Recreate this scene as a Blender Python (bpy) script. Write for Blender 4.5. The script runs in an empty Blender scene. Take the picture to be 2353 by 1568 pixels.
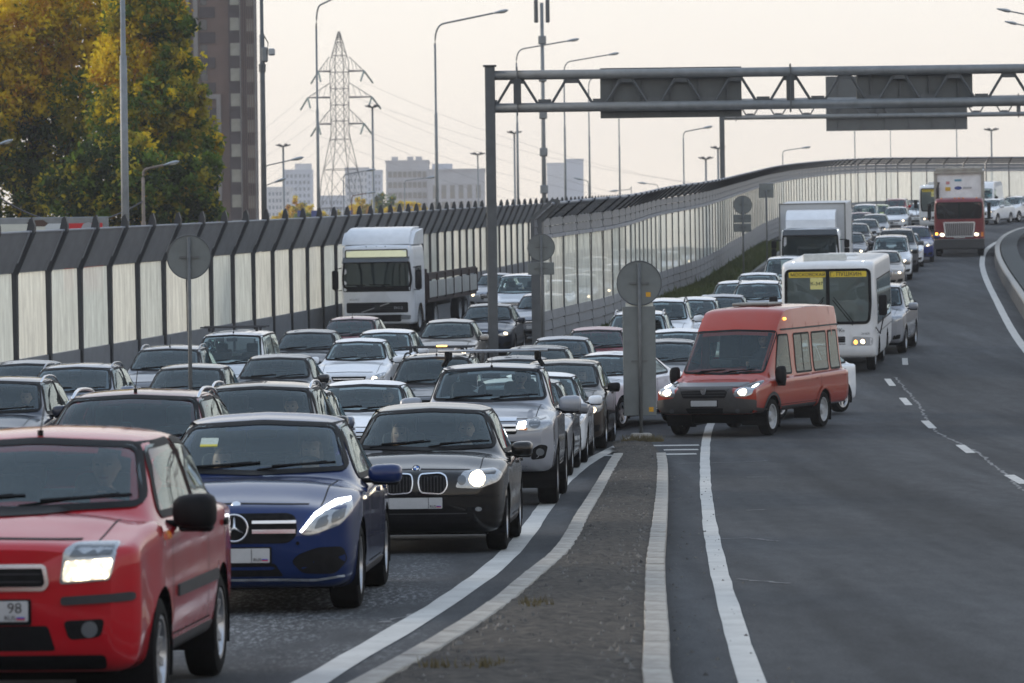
import bpy, bmesh, math, random
import numpy as np
from mathutils import Vector, Matrix
from mathutils.bvhtree import BVHTree
from mathutils.geometry import delaunay_2d_cdt, barycentric_transform, intersect_point_tri

random.seed(7); rng = np.random.default_rng(7)
scn = bpy.context.scene
COL = scn.collection
# ------------------------------------------------------------------ camera, sky, sun, exposure
CAM_H, FPX, ROLL, HOR = 1.88, 8820.0, math.radians(0.75), 44.0     # 135 mm lens, seen on a 2352 px wide frame
cam_d = bpy.data.cameras.new('camera'); cam = bpy.data.objects.new('camera', cam_d); COL.objects.link(cam)
cam_d.lens = 135; cam_d.sensor_width = 36; cam_d.clip_start = 0.5; cam_d.clip_end = 9000
cam_d.dof.use_dof = True; cam_d.dof.focus_distance = 50; cam_d.dof.aperture_fstop = 5.6
_p = math.atan(HOR / FPX); _F = Vector((0, math.cos(_p), math.sin(_p))); _U0 = Vector((0, -math.sin(_p), math.cos(_p))); _X = Vector((1, 0, 0))
_R = _X * math.cos(ROLL) - _U0 * math.sin(ROLL); _U = _X * math.sin(ROLL) + _U0 * math.cos(ROLL)
cam.matrix_world = Matrix(((_R.x, _U.x, -_F.x, 0), (_R.y, _U.y, -_F.y, 0), (_R.z, _U.z, -_F.z, CAM_H), (0, 0, 0, 1)))
scn.camera = cam
scn.view_settings.view_transform = 'Standard'; scn.view_settings.look = 'None'
scn.view_settings.exposure = 0.68; scn.view_settings.gamma = 1.0; scn.view_settings.use_curve_mapping = False
scn.cycles.use_denoising = True; scn.cycles.max_bounces = 8; scn.cycles.transparent_max_bounces = 24
scn.cycles.sample_clamp_indirect = 6.0; scn.cycles.caustics_reflective = False; scn.cycles.caustics_refractive = False
scn.cycles.volume_bounces = 0

SUN_EL, SUN_AZ = math.radians(17), math.radians(-66)              # azimuth from +Y towards +X
w = bpy.data.worlds.new('World'); scn.world = w; w.use_nodes = True
nt = w.node_tree; nt.nodes.clear()
out = nt.nodes.new('ShaderNodeOutputWorld'); bg = nt.nodes.new('ShaderNodeBackground')
sky = nt.nodes.new('ShaderNodeTexSky'); sky.sky_type = 'NISHITA'; sky.sun_disc = False
sky.sun_elevation = SUN_EL; sky.sun_rotation = SUN_AZ; sky.air_density = 1.2; sky.dust_density = 4.0; sky.ozone_density = 1.5
tc = nt.nodes.new('ShaderNodeTexCoord'); sep = nt.nodes.new('ShaderNodeSeparateXYZ'); nt.links.new(tc.outputs['Generated'], sep.inputs[0])
ramp = nt.nodes.new('ShaderNodeValToRGB'); nt.links.new(sep.outputs['Z'], ramp.inputs[0])   # an overcast dusk veil over the sky
cr = ramp.color_ramp; cr.elements[0].position = 0.0; cr.elements[0].color = (9.9, 8.55, 7.1, 1)
cr.elements[1].position = 1.0; cr.elements[1].color = (4.3, 5.4, 7.0, 1)
for p_, c_ in ((0.03, (9.9, 8.7, 7.3, 1)), (0.10, (8.95, 8.35, 7.6, 1)), (0.30, (6.4, 6.9, 7.5, 1)), (0.6, (4.8, 5.7, 7.1, 1))):
    e = cr.elements.new(p_); e.color = c_
mx = nt.nodes.new('ShaderNodeMix'); mx.data_type = 'RGBA'; mx.inputs['Factor'].default_value = 0.82
nt.links.new(sky.outputs[0], mx.inputs['A']); nt.links.new(ramp.outputs[0], mx.inputs['B'])
nt.links.new(mx.outputs['Result'], bg.inputs[0]); bg.inputs[1].default_value = 0.1; nt.links.new(bg.outputs[0], out.inputs[0])
sun_d = bpy.data.lights.new('sun', 'SUN'); sun = bpy.data.objects.new('sun', sun_d); COL.objects.link(sun)
sun_d.energy = 1.0; sun_d.angle = math.radians(14); sun_d.color = (1.0, 0.9, 0.78)
_sv = Vector((math.sin(SUN_AZ) * math.cos(SUN_EL), math.cos(SUN_AZ) * math.cos(SUN_EL), math.sin(SUN_EL)))
sun.rotation_euler = _sv.to_track_quat('Z', 'Y').to_euler()

# ------------------------------------------------------------------ the lie of the land (metres; y = distance up the road)
def interp(pts, t):
    if t <= pts[0][0]: return pts[0][1]
    for (a, b), (c, d) in zip(pts, pts[1:]):
        if t <= c: return b + (d - b) * (t - a) / (c - a)
    return pts[-1][1]
def zr(d):
    if d < 45: return 0.0
    if d < 100: return 0.00053 * (d - 45) ** 2
    if d < 275: return 1.603 + 0.0583 * (d - 100)
    t = min(d, 315) - 275
    return 11.806 + 0.0583 * (t - t * t / 80)
def zl(d):
    if d < 92: return zr(d)
    return 1.17 + 0.045 * (min(d, 300) - 92)
MID = [(92, -1.0), (104, 0.0), (112, 1.44), (119.5, 3.05), (140, 5.45), (152, 7.3), (185, 11.0), (226, 15.6), (250, 19.3), (272, 24.0), (281, 28), (286, 32), (289, 37), (292, 50), (294, 80)]
def xmid(d): return interp(MID, d)
def zg(x, d):
    t = (x - (xmid(d) - 1.3)) / 1.2
    t = max(0.0, min(1.0, t)); t = t * t * (3 - 2 * t)
    return zl(d) * (1 - t) + zr(d) * t
def slope(x, d): return math.atan((zg(x, d + 1) - zg(x, d - 1)) / 2)
def P(px, py, d):                                                   # the point at distance d on the line of sight of a photo pixel
    u, v = px - 1176, py - 784
    return Vector(((u - ROLL * v) * d / FPX, d, CAM_H + (HOR - (v + ROLL * u)) * d / FPX))
def G(px, py):                                                      # the same on the ground
    lo, hi = 8.0, 330.0
    def f(d):
        q = P(px, py, d); return q.z - zg(q.x, d)
    d = lo; prev = f(lo)
    while d < hi:
        d2 = d + 1.0
        if f(d2) <= 0:
            a, b = d, d2
            for _ in range(30):
                m = (a + b) / 2
                if f(m) > 0: a = m
                else: b = m
            return P(px, py, a)
        d = d2
    return P(px, py, hi)

# ------------------------------------------------------------------ materials
MATS = {}
def mat(name, col=(.5, .5, .5), rough=.5, metal=0.0, coat=0.0, spec=.5, noise=0.0, nscale=8.0, bump=0.0, bscale=60.0, emit=None, estr=0.0, col2=None, alpha=None):
    if name in MATS: return MATS[name]
    m = bpy.data.materials.new(name); m.use_nodes = True; n = m.node_tree; b = n.nodes['Principled BSDF']
    b.inputs['Base Color'].default_value = (*col, 1); b.inputs['Roughness'].default_value = rough; b.inputs['Metallic'].default_value = metal
    b.inputs['Coat Weight'].default_value = coat; b.inputs['Coat Roughness'].default_value = 0.04; b.inputs['Coat IOR'].default_value = 1.40; b.inputs['Specular IOR Level'].default_value = spec
    if emit: b.inputs['Emission Color'].default_value = (*emit, 1); b.inputs['Emission Strength'].default_value = estr
    t = None
    if noise or bump:
        t = n.nodes.new('ShaderNodeTexCoord')
    if noise:
        nz = n.nodes.new('ShaderNodeTexNoise'); nz.inputs['Scale'].default_value = nscale; nz.inputs['Detail'].default_value = 6
        nz.inputs['Roughness'].default_value = .65
        n.links.new(t.outputs['Object'], nz.inputs['Vector'])
        r = n.nodes.new('ShaderNodeValToRGB'); r.color_ramp.elements[0].position = .3; r.color_ramp.elements[1].position = .72
        c2 = col2 or tuple(min(1, c * (1 + noise)) for c in col); c1 = col if col2 else tuple(c * (1 - noise) for c in col)
        r.color_ramp.elements[0].color = (*c1, 1); r.color_ramp.elements[1].color = (*c2, 1)
        n.links.new(nz.outputs['Fac'], r.inputs[0]); n.links.new(r.outputs[0], b.inputs['Base Color'])
    if bump:
        nb = n.nodes.new('ShaderNodeTexNoise'); nb.inputs['Scale'].default_value = bscale; nb.inputs['Detail'].default_value = 4
        n.links.new(t.outputs['Object'], nb.inputs['Vector'])
        bp = n.nodes.new('ShaderNodeBump'); bp.inputs['Strength'].default_value = bump; bp.inputs['Distance'].default_value = .01
        n.links.new(nb.outputs['Fac'], bp.inputs['Height']); n.links.new(bp.outputs[0], b.inputs['Normal'])
    MATS[name] = m
    return m
def paint(col, metal=.25, rough=.38):
    key = 'paint_%02x%02x%02x' % tuple(int(c * 255) for c in col)
    if key in MATS: return MATS[key]
    m = mat(key, col, rough, metal, coat=1.0, noise=0, spec=.15)
    n = m.node_tree; b = n.nodes['Principled BSDF']                  # a thin, patchy film of road dust
    t = n.nodes.new('ShaderNodeTexCoord'); z = n.nodes.new('ShaderNodeTexNoise'); z.inputs['Scale'].default_value = 3.2; z.inputs['Detail'].default_value = 7
    n.links.new(t.outputs['Object'], z.inputs['Vector'])
    r = n.nodes.new('ShaderNodeMapRange'); r.inputs[1].default_value = .35; r.inputs[2].default_value = .75; r.inputs[3].default_value = .0; r.inputs[4].default_value = .09 if sum(col) > .2 else .012
    n.links.new(z.outputs['Fac'], r.inputs[0])
    x = n.nodes.new('ShaderNodeMix'); x.data_type = 'RGBA'; x.inputs['A'].default_value = (*col, 1); x.inputs['B'].default_value = (.16, .145, .13, 1)
    n.links.new(r.outputs[0], x.inputs['Factor']); n.links.new(x.outputs['Result'], b.inputs['Base Color'])
    c = n.nodes.new('ShaderNodeMapRange'); c.inputs[1].default_value = .35; c.inputs[2].default_value = .75; c.inputs[3].default_value = .03; c.inputs[4].default_value = .13
    n.links.new(z.outputs['Fac'], c.inputs[0]); n.links.new(c.outputs[0], b.inputs['Coat Roughness'])
    return m
def glass(name, tint, refl=1.0, rough=.02):
    if name in MATS: return MATS[name]
    m = bpy.data.materials.new(name); m.use_nodes = True; n = m.node_tree; n.nodes.clear()
    o = n.nodes.new('ShaderNodeOutputMaterial'); tr = n.nodes.new('ShaderNodeBsdfTransparent'); tr.inputs[0].default_value = (*tint, 1)
    g = n.nodes.new('ShaderNodeBsdfGlossy'); g.inputs['Roughness'].default_value = rough; g.inputs[0].default_value = (refl * .86, refl * .98, refl, 1)
    f = n.nodes.new('ShaderNodeFresnel'); f.inputs[0].default_value = 1.5
    a = n.nodes.new('ShaderNodeMath'); a.operation = 'ADD'; a.inputs[1].default_value = .010; n.links.new(f.outputs[0], a.inputs[0])
    x = n.nodes.new('ShaderNodeMixShader'); n.links.new(a.outputs[0], x.inputs[0]); n.links.new(tr.outputs[0], x.inputs[1]); n.links.new(g.outputs[0], x.inputs[2])
    n.links.new(x.outputs[0], o.inputs[0]); MATS[name] = m
    return m
def frosted(name, col, clear, streak=True):                          # dirty acrylic sheet of the noise walls
    m = bpy.data.materials.new(name); m.use_nodes = True; n = m.node_tree; n.nodes.clear()
    o = n.nodes.new('ShaderNodeOutputMaterial'); tr = n.nodes.new('ShaderNodeBsdfTransparent'); tr.inputs[0].default_value = (.82, .84, .82, 1)
    d = n.nodes.new('ShaderNodeBsdfDiffuse'); tl = n.nodes.new('ShaderNodeBsdfTranslucent'); g = n.nodes.new('ShaderNodeBsdfGlossy'); g.inputs['Roughness'].default_value = .12
    t = n.nodes.new('ShaderNodeTexCoord'); mp = n.nodes.new('ShaderNodeMapping'); mp.inputs['Scale'].default_value = (3.0, 3.0, .5)
    n.links.new(t.outputs['Object'], mp.inputs[0]); oi = n.nodes.new('ShaderNodeObjectInfo')
    ad = n.nodes.new('ShaderNodeVectorMath'); ad.operation = 'ADD'; sc = n.nodes.new('ShaderNodeVectorMath'); sc.operation = 'SCALE'; sc.inputs[3].default_value = 0.05
    n.links.new(oi.outputs['Location'], sc.inputs[0]); n.links.new(mp.outputs[0], ad.inputs[0]); n.links.new(sc.outputs[0], ad.inputs[1])
    z = n.nodes.new('ShaderNodeTexNoise'); z.inputs['Scale'].default_value = 1.6; z.inputs['Detail'].default_value = 7; z.inputs['Roughness'].default_value = .7
    n.links.new(ad.outputs[0], z.inputs['Vector'])
    r = n.nodes.new('ShaderNodeValToRGB'); r.color_ramp.elements[0].position = .3; r.color_ramp.elements[1].position = .7
    r.color_ramp.elements[0].color = (*[c * .82 for c in col], 1); r.color_ramp.elements[1].color = (*col, 1)
    rv = n.nodes.new('ShaderNodeValToRGB'); rv.color_ramp.elements[0].color = (.74, .80, .80, 1); rv.color_ramp.elements[1].color = (1, .99, .93, 1); n.links.new(oi.outputs['Random'], rv.inputs[0])
    tv = n.nodes.new('ShaderNodeMix'); tv.data_type = 'RGBA'; tv.blend_type = 'MULTIPLY'; tv.inputs['Factor'].default_value = 1.0; n.links.new(r.outputs[0], tv.inputs['A']); n.links.new(rv.outputs[0], tv.inputs['B'])
    n.links.new(z.outputs['Fac'], r.inputs[0]); n.links.new(tv.outputs['Result'], d.inputs[0]); n.links.new(tv.outputs['Result'], tl.inputs[0])
    s1 = n.nodes.new('ShaderNodeMixShader'); s1.inputs[0].default_value = .72; n.links.new(d.outputs[0], s1.inputs[1]); n.links.new(tl.outputs[0], s1.inputs[2])
    cl = n.nodes.new('ShaderNodeMapRange'); cl.inputs[1].default_value = .3; cl.inputs[2].default_value = .7; cl.inputs[3].default_value = clear + .18; cl.inputs[4].default_value = clear - .1
    n.links.new(z.outputs['Fac'], cl.inputs[0])
    s2 = n.nodes.new('ShaderNodeMixShader'); n.links.new(cl.outputs[0], s2.inputs[0]); n.links.new(s1.outputs[0], s2.inputs[1]); n.links.new(tr.outputs[0], s2.inputs[2])
    s3 = n.nodes.new('ShaderNodeMixShader'); f = n.nodes.new('ShaderNodeFresnel'); f.inputs[0].default_value = 1.4
    fm = n.nodes.new('ShaderNodeMath'); fm.operation = 'MULTIPLY'; fm.inputs[1].default_value = .3; n.links.new(f.outputs[0], fm.inputs[0]); n.links.new(fm.outputs[0], s3.inputs[0]); n.links.new(s2.outputs[0], s3.inputs[1]); n.links.new(g.outputs[0], s3.inputs[2])
    n.links.new(s3.outputs[0], o.inputs[0]); MATS[name] = m
    return m
BLACK = mat('black_plastic', (.007, .007, .008), .6, noise=.3, nscale=20, spec=.15)
TRIM = mat('grey_plastic', (.040, .040, .043), .6, noise=.2, nscale=14, spec=.25)
RUBBER = mat('tyre_rubber', (.009, .009, .009), .85, spec=.12, noise=.35, nscale=18, bump=.3, bscale=40)
CHROME = mat('chrome', (.72, .74, .78), .22, .9)
ALLOY = mat('alloy', (.42, .43, .45), .3, .9, noise=.15, nscale=20)
STEELRIM = mat('steel_rim', (.34, .35, .36), .45, .1, noise=.2, nscale=12)
LENS = mat('lamp_lens', (.36, .38, .40), .06, .55, coat=1.0, noise=.25, nscale=30)
LIT = mat('lit_lamp', (1, .95, .85), .3, emit=(1.0, .80, .52), estr=5.0)
_n = LIT.node_tree; _t = _n.nodes.new('ShaderNodeTexCoord'); _z = _n.nodes.new('ShaderNodeTexNoise'); _z.inputs['Scale'].default_value = 22; _z.inputs['Detail'].default_value = 2; _n.links.new(_t.outputs['Object'], _z.inputs['Vector'])
_r = _n.nodes.new('ShaderNodeMapRange'); _r.inputs[1].default_value = .40; _r.inputs[2].default_value = .66; _r.inputs[3].default_value = .45; _r.inputs[4].default_value = 4.5; _n.links.new(_z.outputs['Fac'], _r.inputs[0]); _n.links.new(_r.outputs[0], _n.nodes['Principled BSDF'].inputs['Emission Strength'])
LITSIDE = mat('lit_sidelight', (1, .95, .9), .3, emit=(.95, .98, 1.0), estr=4.0)
LITCOOL = mat('lit_lamp_white', (1, 1, 1), .3, emit=(.92, .97, 1.0), estr=8.0)
AMBER = mat('amber_lamp', (.75, .22, .03), .25, coat=.8, noise=.1)
AMBERLIT = mat('amber_lit', (1, .4, .05), .3, emit=(1.0, .42, .06), estr=3.0)
REDLAMP = mat('red_lamp', (.45, .02, .03), .2, coat=1.0)
GLASS = glass('car_glass', (.78, .87, .86))
GLASSD = glass('tinted_glass', (.22, .27, .28))
PLATE = mat('number_plate', (.45, .46, .47), .4, noise=.06, nscale=20)
INK = mat('plate_ink', (.03, .03, .03), .5)
CLOTH = mat('seat_cloth', (.045, .046, .048), .9, noise=.3, nscale=20)
DASH = mat('dashboard', (.022, .022, .024), .65, noise=.2, nscale=20)
WHITE = mat('white_enamel', (.72, .73, .74), .35, coat=.5, noise=.05, nscale=5)
GALV = mat('galvanised', (.20, .215, .225), .5, .35, noise=.18, nscale=3.5)
GALVD = mat('dark_galvanised', (.085, .092, .098), .55, .25, noise=.2, nscale=3)

# ------------------------------------------------------------------ mesh helpers
def mesh(name, v, f, m=None, smooth=False, mi=None, mats=None):
    me = bpy.data.meshes.new(name); me.from_pydata([tuple(map(float, p)) for p in v], [], [tuple(map(int, q)) for q in f])
    if mats:
        for x in mats: me.materials.append(x)
    elif m: me.materials.append(m)
    if mi is not None: me.polygons.foreach_set('material_index', np.asarray(mi, dtype=np.int32))
    if smooth is True: me.polygons.foreach_set('use_smooth', np.ones(len(me.polygons), dtype=bool))
    me.update()
    if smooth == 'auto':
        me.polygons.foreach_set('use_smooth', np.ones(len(me.polygons), dtype=bool))
        me.set_sharp_from_angle(angle=math.radians(38))
    return me
def obj(name, me, parent=None, loc=(0, 0, 0), rot=(0, 0, 0), scale=None, matx=None):
    o = bpy.data.objects.new(name, me); COL.objects.link(o)
    if parent: o.parent = parent
    if matx is not None: o.matrix_local = matx
    else: o.location = loc; o.rotation_euler = rot
    if scale: o.scale = scale
    return o
def tag(o, label=None, cat=None, group=None, kind=None):
    if label: o['label'] = label
    if cat: o['category'] = cat
    if group: o['group'] = group
    if kind: o['kind'] = kind
    return o
class MB:                                                           # collects shapes for one mesh
    def __init__(s): s.v = []; s.f = []
    def add(s, v, f):
        k = len(s.v); s.v += [tuple(p) for p in v]; s.f += [tuple(i + k for i in q) for q in f]; return s
    def box(s, c, d, rz=0, rx=0, ry=0):
        M = Matrix.Rotation(rz, 3, 'Z') @ Matrix.Rotation(ry, 3, 'Y') @ Matrix.Rotation(rx, 3, 'X')
        v = [Vector(c) + M @ Vector((x * d[0] / 2, y * d[1] / 2, z * d[2] / 2)) for x in (-1, 1) for y in (-1, 1) for z in (-1, 1)]
        return s.add(v, [(0, 1, 3, 2), (4, 6, 7, 5), (0, 4, 5, 1), (2, 3, 7, 6), (0, 2, 6, 4), (1, 5, 7, 3)])
    def bev(s, c, d, b=.02, seg=2, rz=0, rx=0, ry=0):
        bm = bmesh.new(); bmesh.ops.create_cube(bm, size=1)
        M = Matrix.Translation(c) @ Matrix.Rotation(rz, 4, 'Z') @ Matrix.Rotation(ry, 4, 'Y') @ Matrix.Rotation(rx, 4, 'X')
        for q in bm.verts: q.co = Vector((q.co.x * d[0], q.co.y * d[1], q.co.z * d[2]))
        bmesh.ops.bevel(bm, geom=bm.edges[:], offset=b, segments=seg, profile=.5, affect='EDGES', clamp_overlap=True)
        for q in bm.verts: q.co = M @ q.co
        bm.verts.index_update(); s.add([q.co.copy() for q in bm.verts], [[q.index for q in f.verts] for f in bm.faces]); bm.free(); return s
    def tube(s, pts, r, n=8, cap=True):
        pts = [Vector(p) for p in pts]; k = len(pts); rs = r if isinstance(r, (list, tuple)) else [r] * k
        V = []; up = Vector((0, 0, 1))
        for i, p in enumerate(pts):
            t = (pts[min(i + 1, k - 1)] - pts[max(i - 1, 0)]).normalized()
            a = t.cross(up); a = (t.cross(Vector((1, 0, 0))) if a.length < .05 else a).normalized(); b = t.cross(a)
            V += [p + (a * math.cos(q) + b * math.sin(q)) * rs[i] for q in (2 * math.pi * j / n for j in range(n))]
        F = [(i * n + j, i * n + (j + 1) % n, (i + 1) * n + (j + 1) % n, (i + 1) * n + j) for i in range(k - 1) for j in range(n)]
        if cap: F += [tuple(range(n))[::-1], tuple((k - 1) * n + j for j in range(n))]
        return s.add(V, F)
    def revolve(s, prof, c=(0, 0, 0), axis='X', n=28):               # prof: (along axis, radius)
        V = []; k = len(prof)
        for j in range(n):
            a = 2 * math.pi * j / n
            for h, r in prof:
                q = (h, r * math.cos(a), r * math.sin(a)) if axis == 'X' else ((r * math.cos(a), h, r * math.sin(a)) if axis == 'Y' else (r * math.cos(a), r * math.sin(a), h))
                V.append(Vector(c) + Vector(q))
        F = [(j * k + i, j * k + i + 1, ((j + 1) % n) * k + i + 1, ((j + 1) % n) * k + i) for j in range(n) for i in range(k - 1)]
        return s.add(V, F)
    def prism(s, poly, h0, h1, plane='XZ'):                          # polygon pushed along the third axis
        n = len(poly)
        def q(a, b, h): return (a, h, b) if plane == 'XZ' else ((h, a, b) if plane == 'YZ' else (a, b, h))
        V = [q(a, b, h0) for a, b in poly] + [q(a, b, h1) for a, b in poly]
        return s.add(V, [tuple(range(n)), tuple(range(2 * n - 1, n - 1, -1))] + [(i, i + n, (i + 1) % n + n, (i + 1) % n) for i in range(n)])
    def mesh(s, name, m, smooth=False): return mesh(name, s.v, s.f, m, smooth)
    def build(s, name, m, parent=None, smooth=False, **k): return obj(name, s.mesh(name, m, smooth), parent, **k)
def rounded(poly, r=.03, n=4):                                       # round the corners of a polygon
    out = []; k = len(poly)
    for i in range(k):
        p0, p1, p2 = (Vector(poly[(i + j) % k]) for j in (-1, 0, 1))
        a, b = p0 - p1, p2 - p1; rr = min(r, a.length * .45, b.length * .45)
        A = p1 + a.normalized() * rr; B = p1 + b.normalized() * rr
        for j in range(n + 1):
            t = j / n; out.append(tuple(A * (1 - t) ** 2 + p1 * 2 * t * (1 - t) + B * t * t))
    return out
def dense(poly, step=.05, closed=True):
    out = []; k = len(poly)
    for i in range(k if closed else k - 1):
        a, b = Vector(poly[i]), Vector(poly[(i + 1) % k]); m = max(1, int((b - a).length / step))
        out += [tuple(a + (b - a) * j / m) for j in range(m)]
    if not closed: out.append(tuple(poly[-1]))
    return out
def inside(poly, x, y):
    c = False; j = len(poly) - 1
    for i in range(len(poly)):
        xi, yi = poly[i]; xj, yj = poly[j]
        if (yi > y) != (yj > y) and x < (xj - xi) * (y - yi) / (yj - yi) + xi: c = not c
        j = i
    return c
def ellipse(cx, cy, rx, ry, n=20): return [(cx + rx * math.cos(2 * math.pi * i / n), cy + ry * math.sin(2 * math.pi * i / n)) for i in range(n)]
def text_mesh(s, size, m, ext=.003, align='CENTER'):
    cu = bpy.data.curves.new('lettering', 'FONT'); cu.body = s; cu.size = size; cu.extrude = ext; cu.align_x = align; cu.align_y = 'CENTER'; cu.resolution_u = 3
    o = bpy.data.objects.new('lettering', cu); COL.objects.link(o)
    dg = bpy.context.evaluated_depsgraph_get(); me = bpy.data.meshes.new_from_object(o.evaluated_get(dg))
    bpy.data.objects.remove(o); bpy.data.curves.remove(cu); me.materials.clear(); me.materials.append(m); me.name = 'lettering'
    return me
# ------------------------------------------------------------------ vehicle bodies: lofted hulls with panels laid onto them
def pchip(xs, Y, xq):
    xs = np.asarray(xs, float); Y = np.asarray(Y, float); h = np.diff(xs)[:, None]; dl = np.diff(Y, axis=0) / h
    m = np.zeros_like(Y); m[0] = dl[0]; m[-1] = dl[-1]
    a, b = dl[:-1], dl[1:]; w1 = 2 * h[1:] + h[:-1]; w2 = h[1:] + 2 * h[:-1]
    with np.errstate(divide='ignore', invalid='ignore'): hm = (w1 + w2) / (w1 / a + w2 / b)
    m[1:-1] = np.where(a * b > 0, hm, 0)
    xq = np.asarray(xq, float); i = np.clip(np.searchsorted(xs, xq, side='right') - 1, 0, len(xs) - 2); t = ((xq - xs[i]) / h[i, 0])[:, None]; hh = h[i]
    return (1 + 2 * t) * (1 - t) ** 2 * Y[i] + t * (1 - t) ** 2 * hh * m[i] + t * t * (3 - 2 * t) * Y[i + 1] + t * t * (t - 1) * hh * m[i + 1]
class Hull:
    def __init__(s, ys, secs, sub=4, step=.07):
        # ys: stations from nose to tail; secs: per station the half outline (x,z) from bottom centre to top centre
        yq = []
        for a, b in zip(ys, ys[1:]):
            k = max(2, int(math.ceil((b - a) / step))); yq += [a + (b - a) * j / k for j in range(k)]
        yq.append(ys[-1]); n = len(secs[0]); S = np.array(secs, float).reshape(len(ys), -1)
        Q = pchip(ys, S, yq).reshape(len(yq), n, 2)
        tq = np.linspace(0, n - 1, (n - 1) * sub + 1); V = []
        for y, c in zip(yq, Q):
            p = pchip(np.arange(n), c, tq)
            ring = [(x, y, z) for x, z in p] + [(-x, y, z) for x, z in p[-2:0:-1]]
            V += ring
        R = 2 * (len(tq) - 1); F = []
        for i in range(len(yq) - 1):
            for j in range(R): F.append((i * R + j, i * R + (j + 1) % R, (i + 1) * R + (j + 1) % R, (i + 1) * R + j))
        for i, rev in ((0, True), (len(yq) - 1, False)):
            c = np.mean(np.array(V[i * R:(i + 1) * R]), axis=0); V.append(tuple(c)); k = len(V) - 1
            for j in range(R):
                q = (i * R + j, i * R + (j + 1) % R, k); F.append(q if not rev else (q[1], q[0], q[2]))
        s.V = [Vector(p) for p in V]; s.F = F; s.bvh = BVHTree.FromPolygons(s.V, F); s.dead = set(); s.V0 = list(s.V)
        s.N = [Vector() for _ in s.V]
        for f in F:
            a, b, c = s.V[f[0]], s.V[f[1]], s.V[f[2]]; nn = (s.V[f[2]] - s.V[f[0]]).cross(s.V[f[-1]] - s.V[f[1]]) if len(f) == 4 else (b - a).cross(c - a)
            for q in f: s.N[q] += nn
    def hit(s, a, b, mode, side=1):
        if mode == 'front': o, d = Vector((a, -9, b)), Vector((0, 1, 0))
        elif mode == 'rear': o, d = Vector((a, 40, b)), Vector((0, -1, 0))
        elif mode == 'top': o, d = Vector((a, b, 9)), Vector((0, 0, -1))
        else: o, d = Vector((9 * side, a, b)), Vector((-side, 0, 0))
        p, nrm, i, t = s.bvh.ray_cast(o, d)
        if p is None:
            q = Vector((a, 0, b)) if mode == 'front' else (Vector((side, a, b)) if mode == 'side' else Vector((a, b, 1)))
            p, nrm, i, t = s.bvh.find_nearest(q)
        f = s.F[i]; V0 = s.V0
        for tri in ([(f[0], f[1], f[2]), (f[0], f[2], f[3])] if len(f) == 4 else [tuple(f)]):
            A, B, C = (V0[q] for q in tri)
            if len(f) == 3 or tri[2] == f[3] or intersect_point_tri(p, A, B, C):
                try:
                    q = barycentric_transform(p, A, B, C, s.N[tri[0]].normalized(), s.N[tri[1]].normalized(), s.N[tri[2]].normalized())
                    if q.length > .2 and all(map(math.isfinite, q)): nrm = q.normalized()
                except Exception: pass
                break
        if nrm.dot(d) > 0: nrm = -nrm
        return p, nrm
    def patch(s, name, poly, mode, m, off=.004, side=1, skirt=.02, res=.07, smooth=True):
        if side < 0 and mode != 'side': poly = [(-a, b) for a, b in poly]
        B = dense(poly, res); n = len(B); xs = [q[0] for q in B]; zs = [q[1] for q in B]; pts = list(B)
        x = min(xs) + res * .5
        while x < max(xs):
            z = min(zs) + res * .5
            while z < max(zs):
                if inside(B, x, z) and min((x - a) ** 2 + (z - b) ** 2 for a, b in B) > (res * .45) ** 2: pts.append((x, z))
                z += res
            x += res
        r = delaunay_2d_cdt([Vector(p) for p in pts], [], [list(range(n))], 1, 1e-5)
        v2, f2 = r[0], r[2]; V = []; N = []
        for q in v2:
            p, nr = s.hit(q.x, q.y, mode, side); V.append(p + nr * off); N.append(nr)
        F = [tuple(f) for f in f2]
        if F:
            acc = 0
            for f in F[:40]:
                a, b, c = (V[i] for i in f[:3]); acc += (b - a).cross(c - a).dot(N[f[0]])
            if acc < 0: F = [f[::-1] for f in F]
        ec = {}
        for f in F:
            for i in range(len(f)):
                e = (f[i], f[(i + 1) % len(f)]); ec[e] = 1
        k = len(V); lower = {}
        for (a, b) in list(ec):
            if (b, a) not in ec:
                for q in (a, b):
                    if q not in lower: lower[q] = len(V); V.append(V[q] - N[q] * (off + skirt))
                F.append((b, a, lower[a], lower[b]))
        me = mesh(name, V, F, m, True); me.normals_split_custom_set_from_vertices([N[i] if i < len(N) else N[0] for i in range(len(V))] if not lower else [N[i] if i < k else None for i in range(k)] + [N[a] for a, _ in sorted(lower.items(), key=lambda t: t[1])])
        return me
    def strip(s, name, pts, wdt, mode, m, off=.003, side=1, closed=False, step=.06):
        if side < 0 and mode != 'side': pts = [(-a, b) for a, b in pts]
        L = dense(pts, step, closed); k = len(L); V = []; F = []; NN = []
        for i, p in enumerate(L):
            a = Vector(L[(i - 1) % k] if closed else L[max(i - 1, 0)]); b = Vector(L[(i + 1) % k] if closed else L[min(i + 1, k - 1)])
            t = (b - a).normalized(); nn = Vector((-t.y, t.x)) * wdt / 2
            for q in (Vector(p) + nn, Vector(p) - nn):
                h, nr = s.hit(q.x, q.y, mode, side); V += [h + nr * off]; NN.append(nr)
        for i in range(k if closed else k - 1):
            j = (i + 1) % k; F.append((2 * i, 2 * i + 1, 2 * j + 1, 2 * j))
        me = mesh(name, V, F, m, True); me.normals_split_custom_set_from_vertices(NN)
        return me
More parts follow.
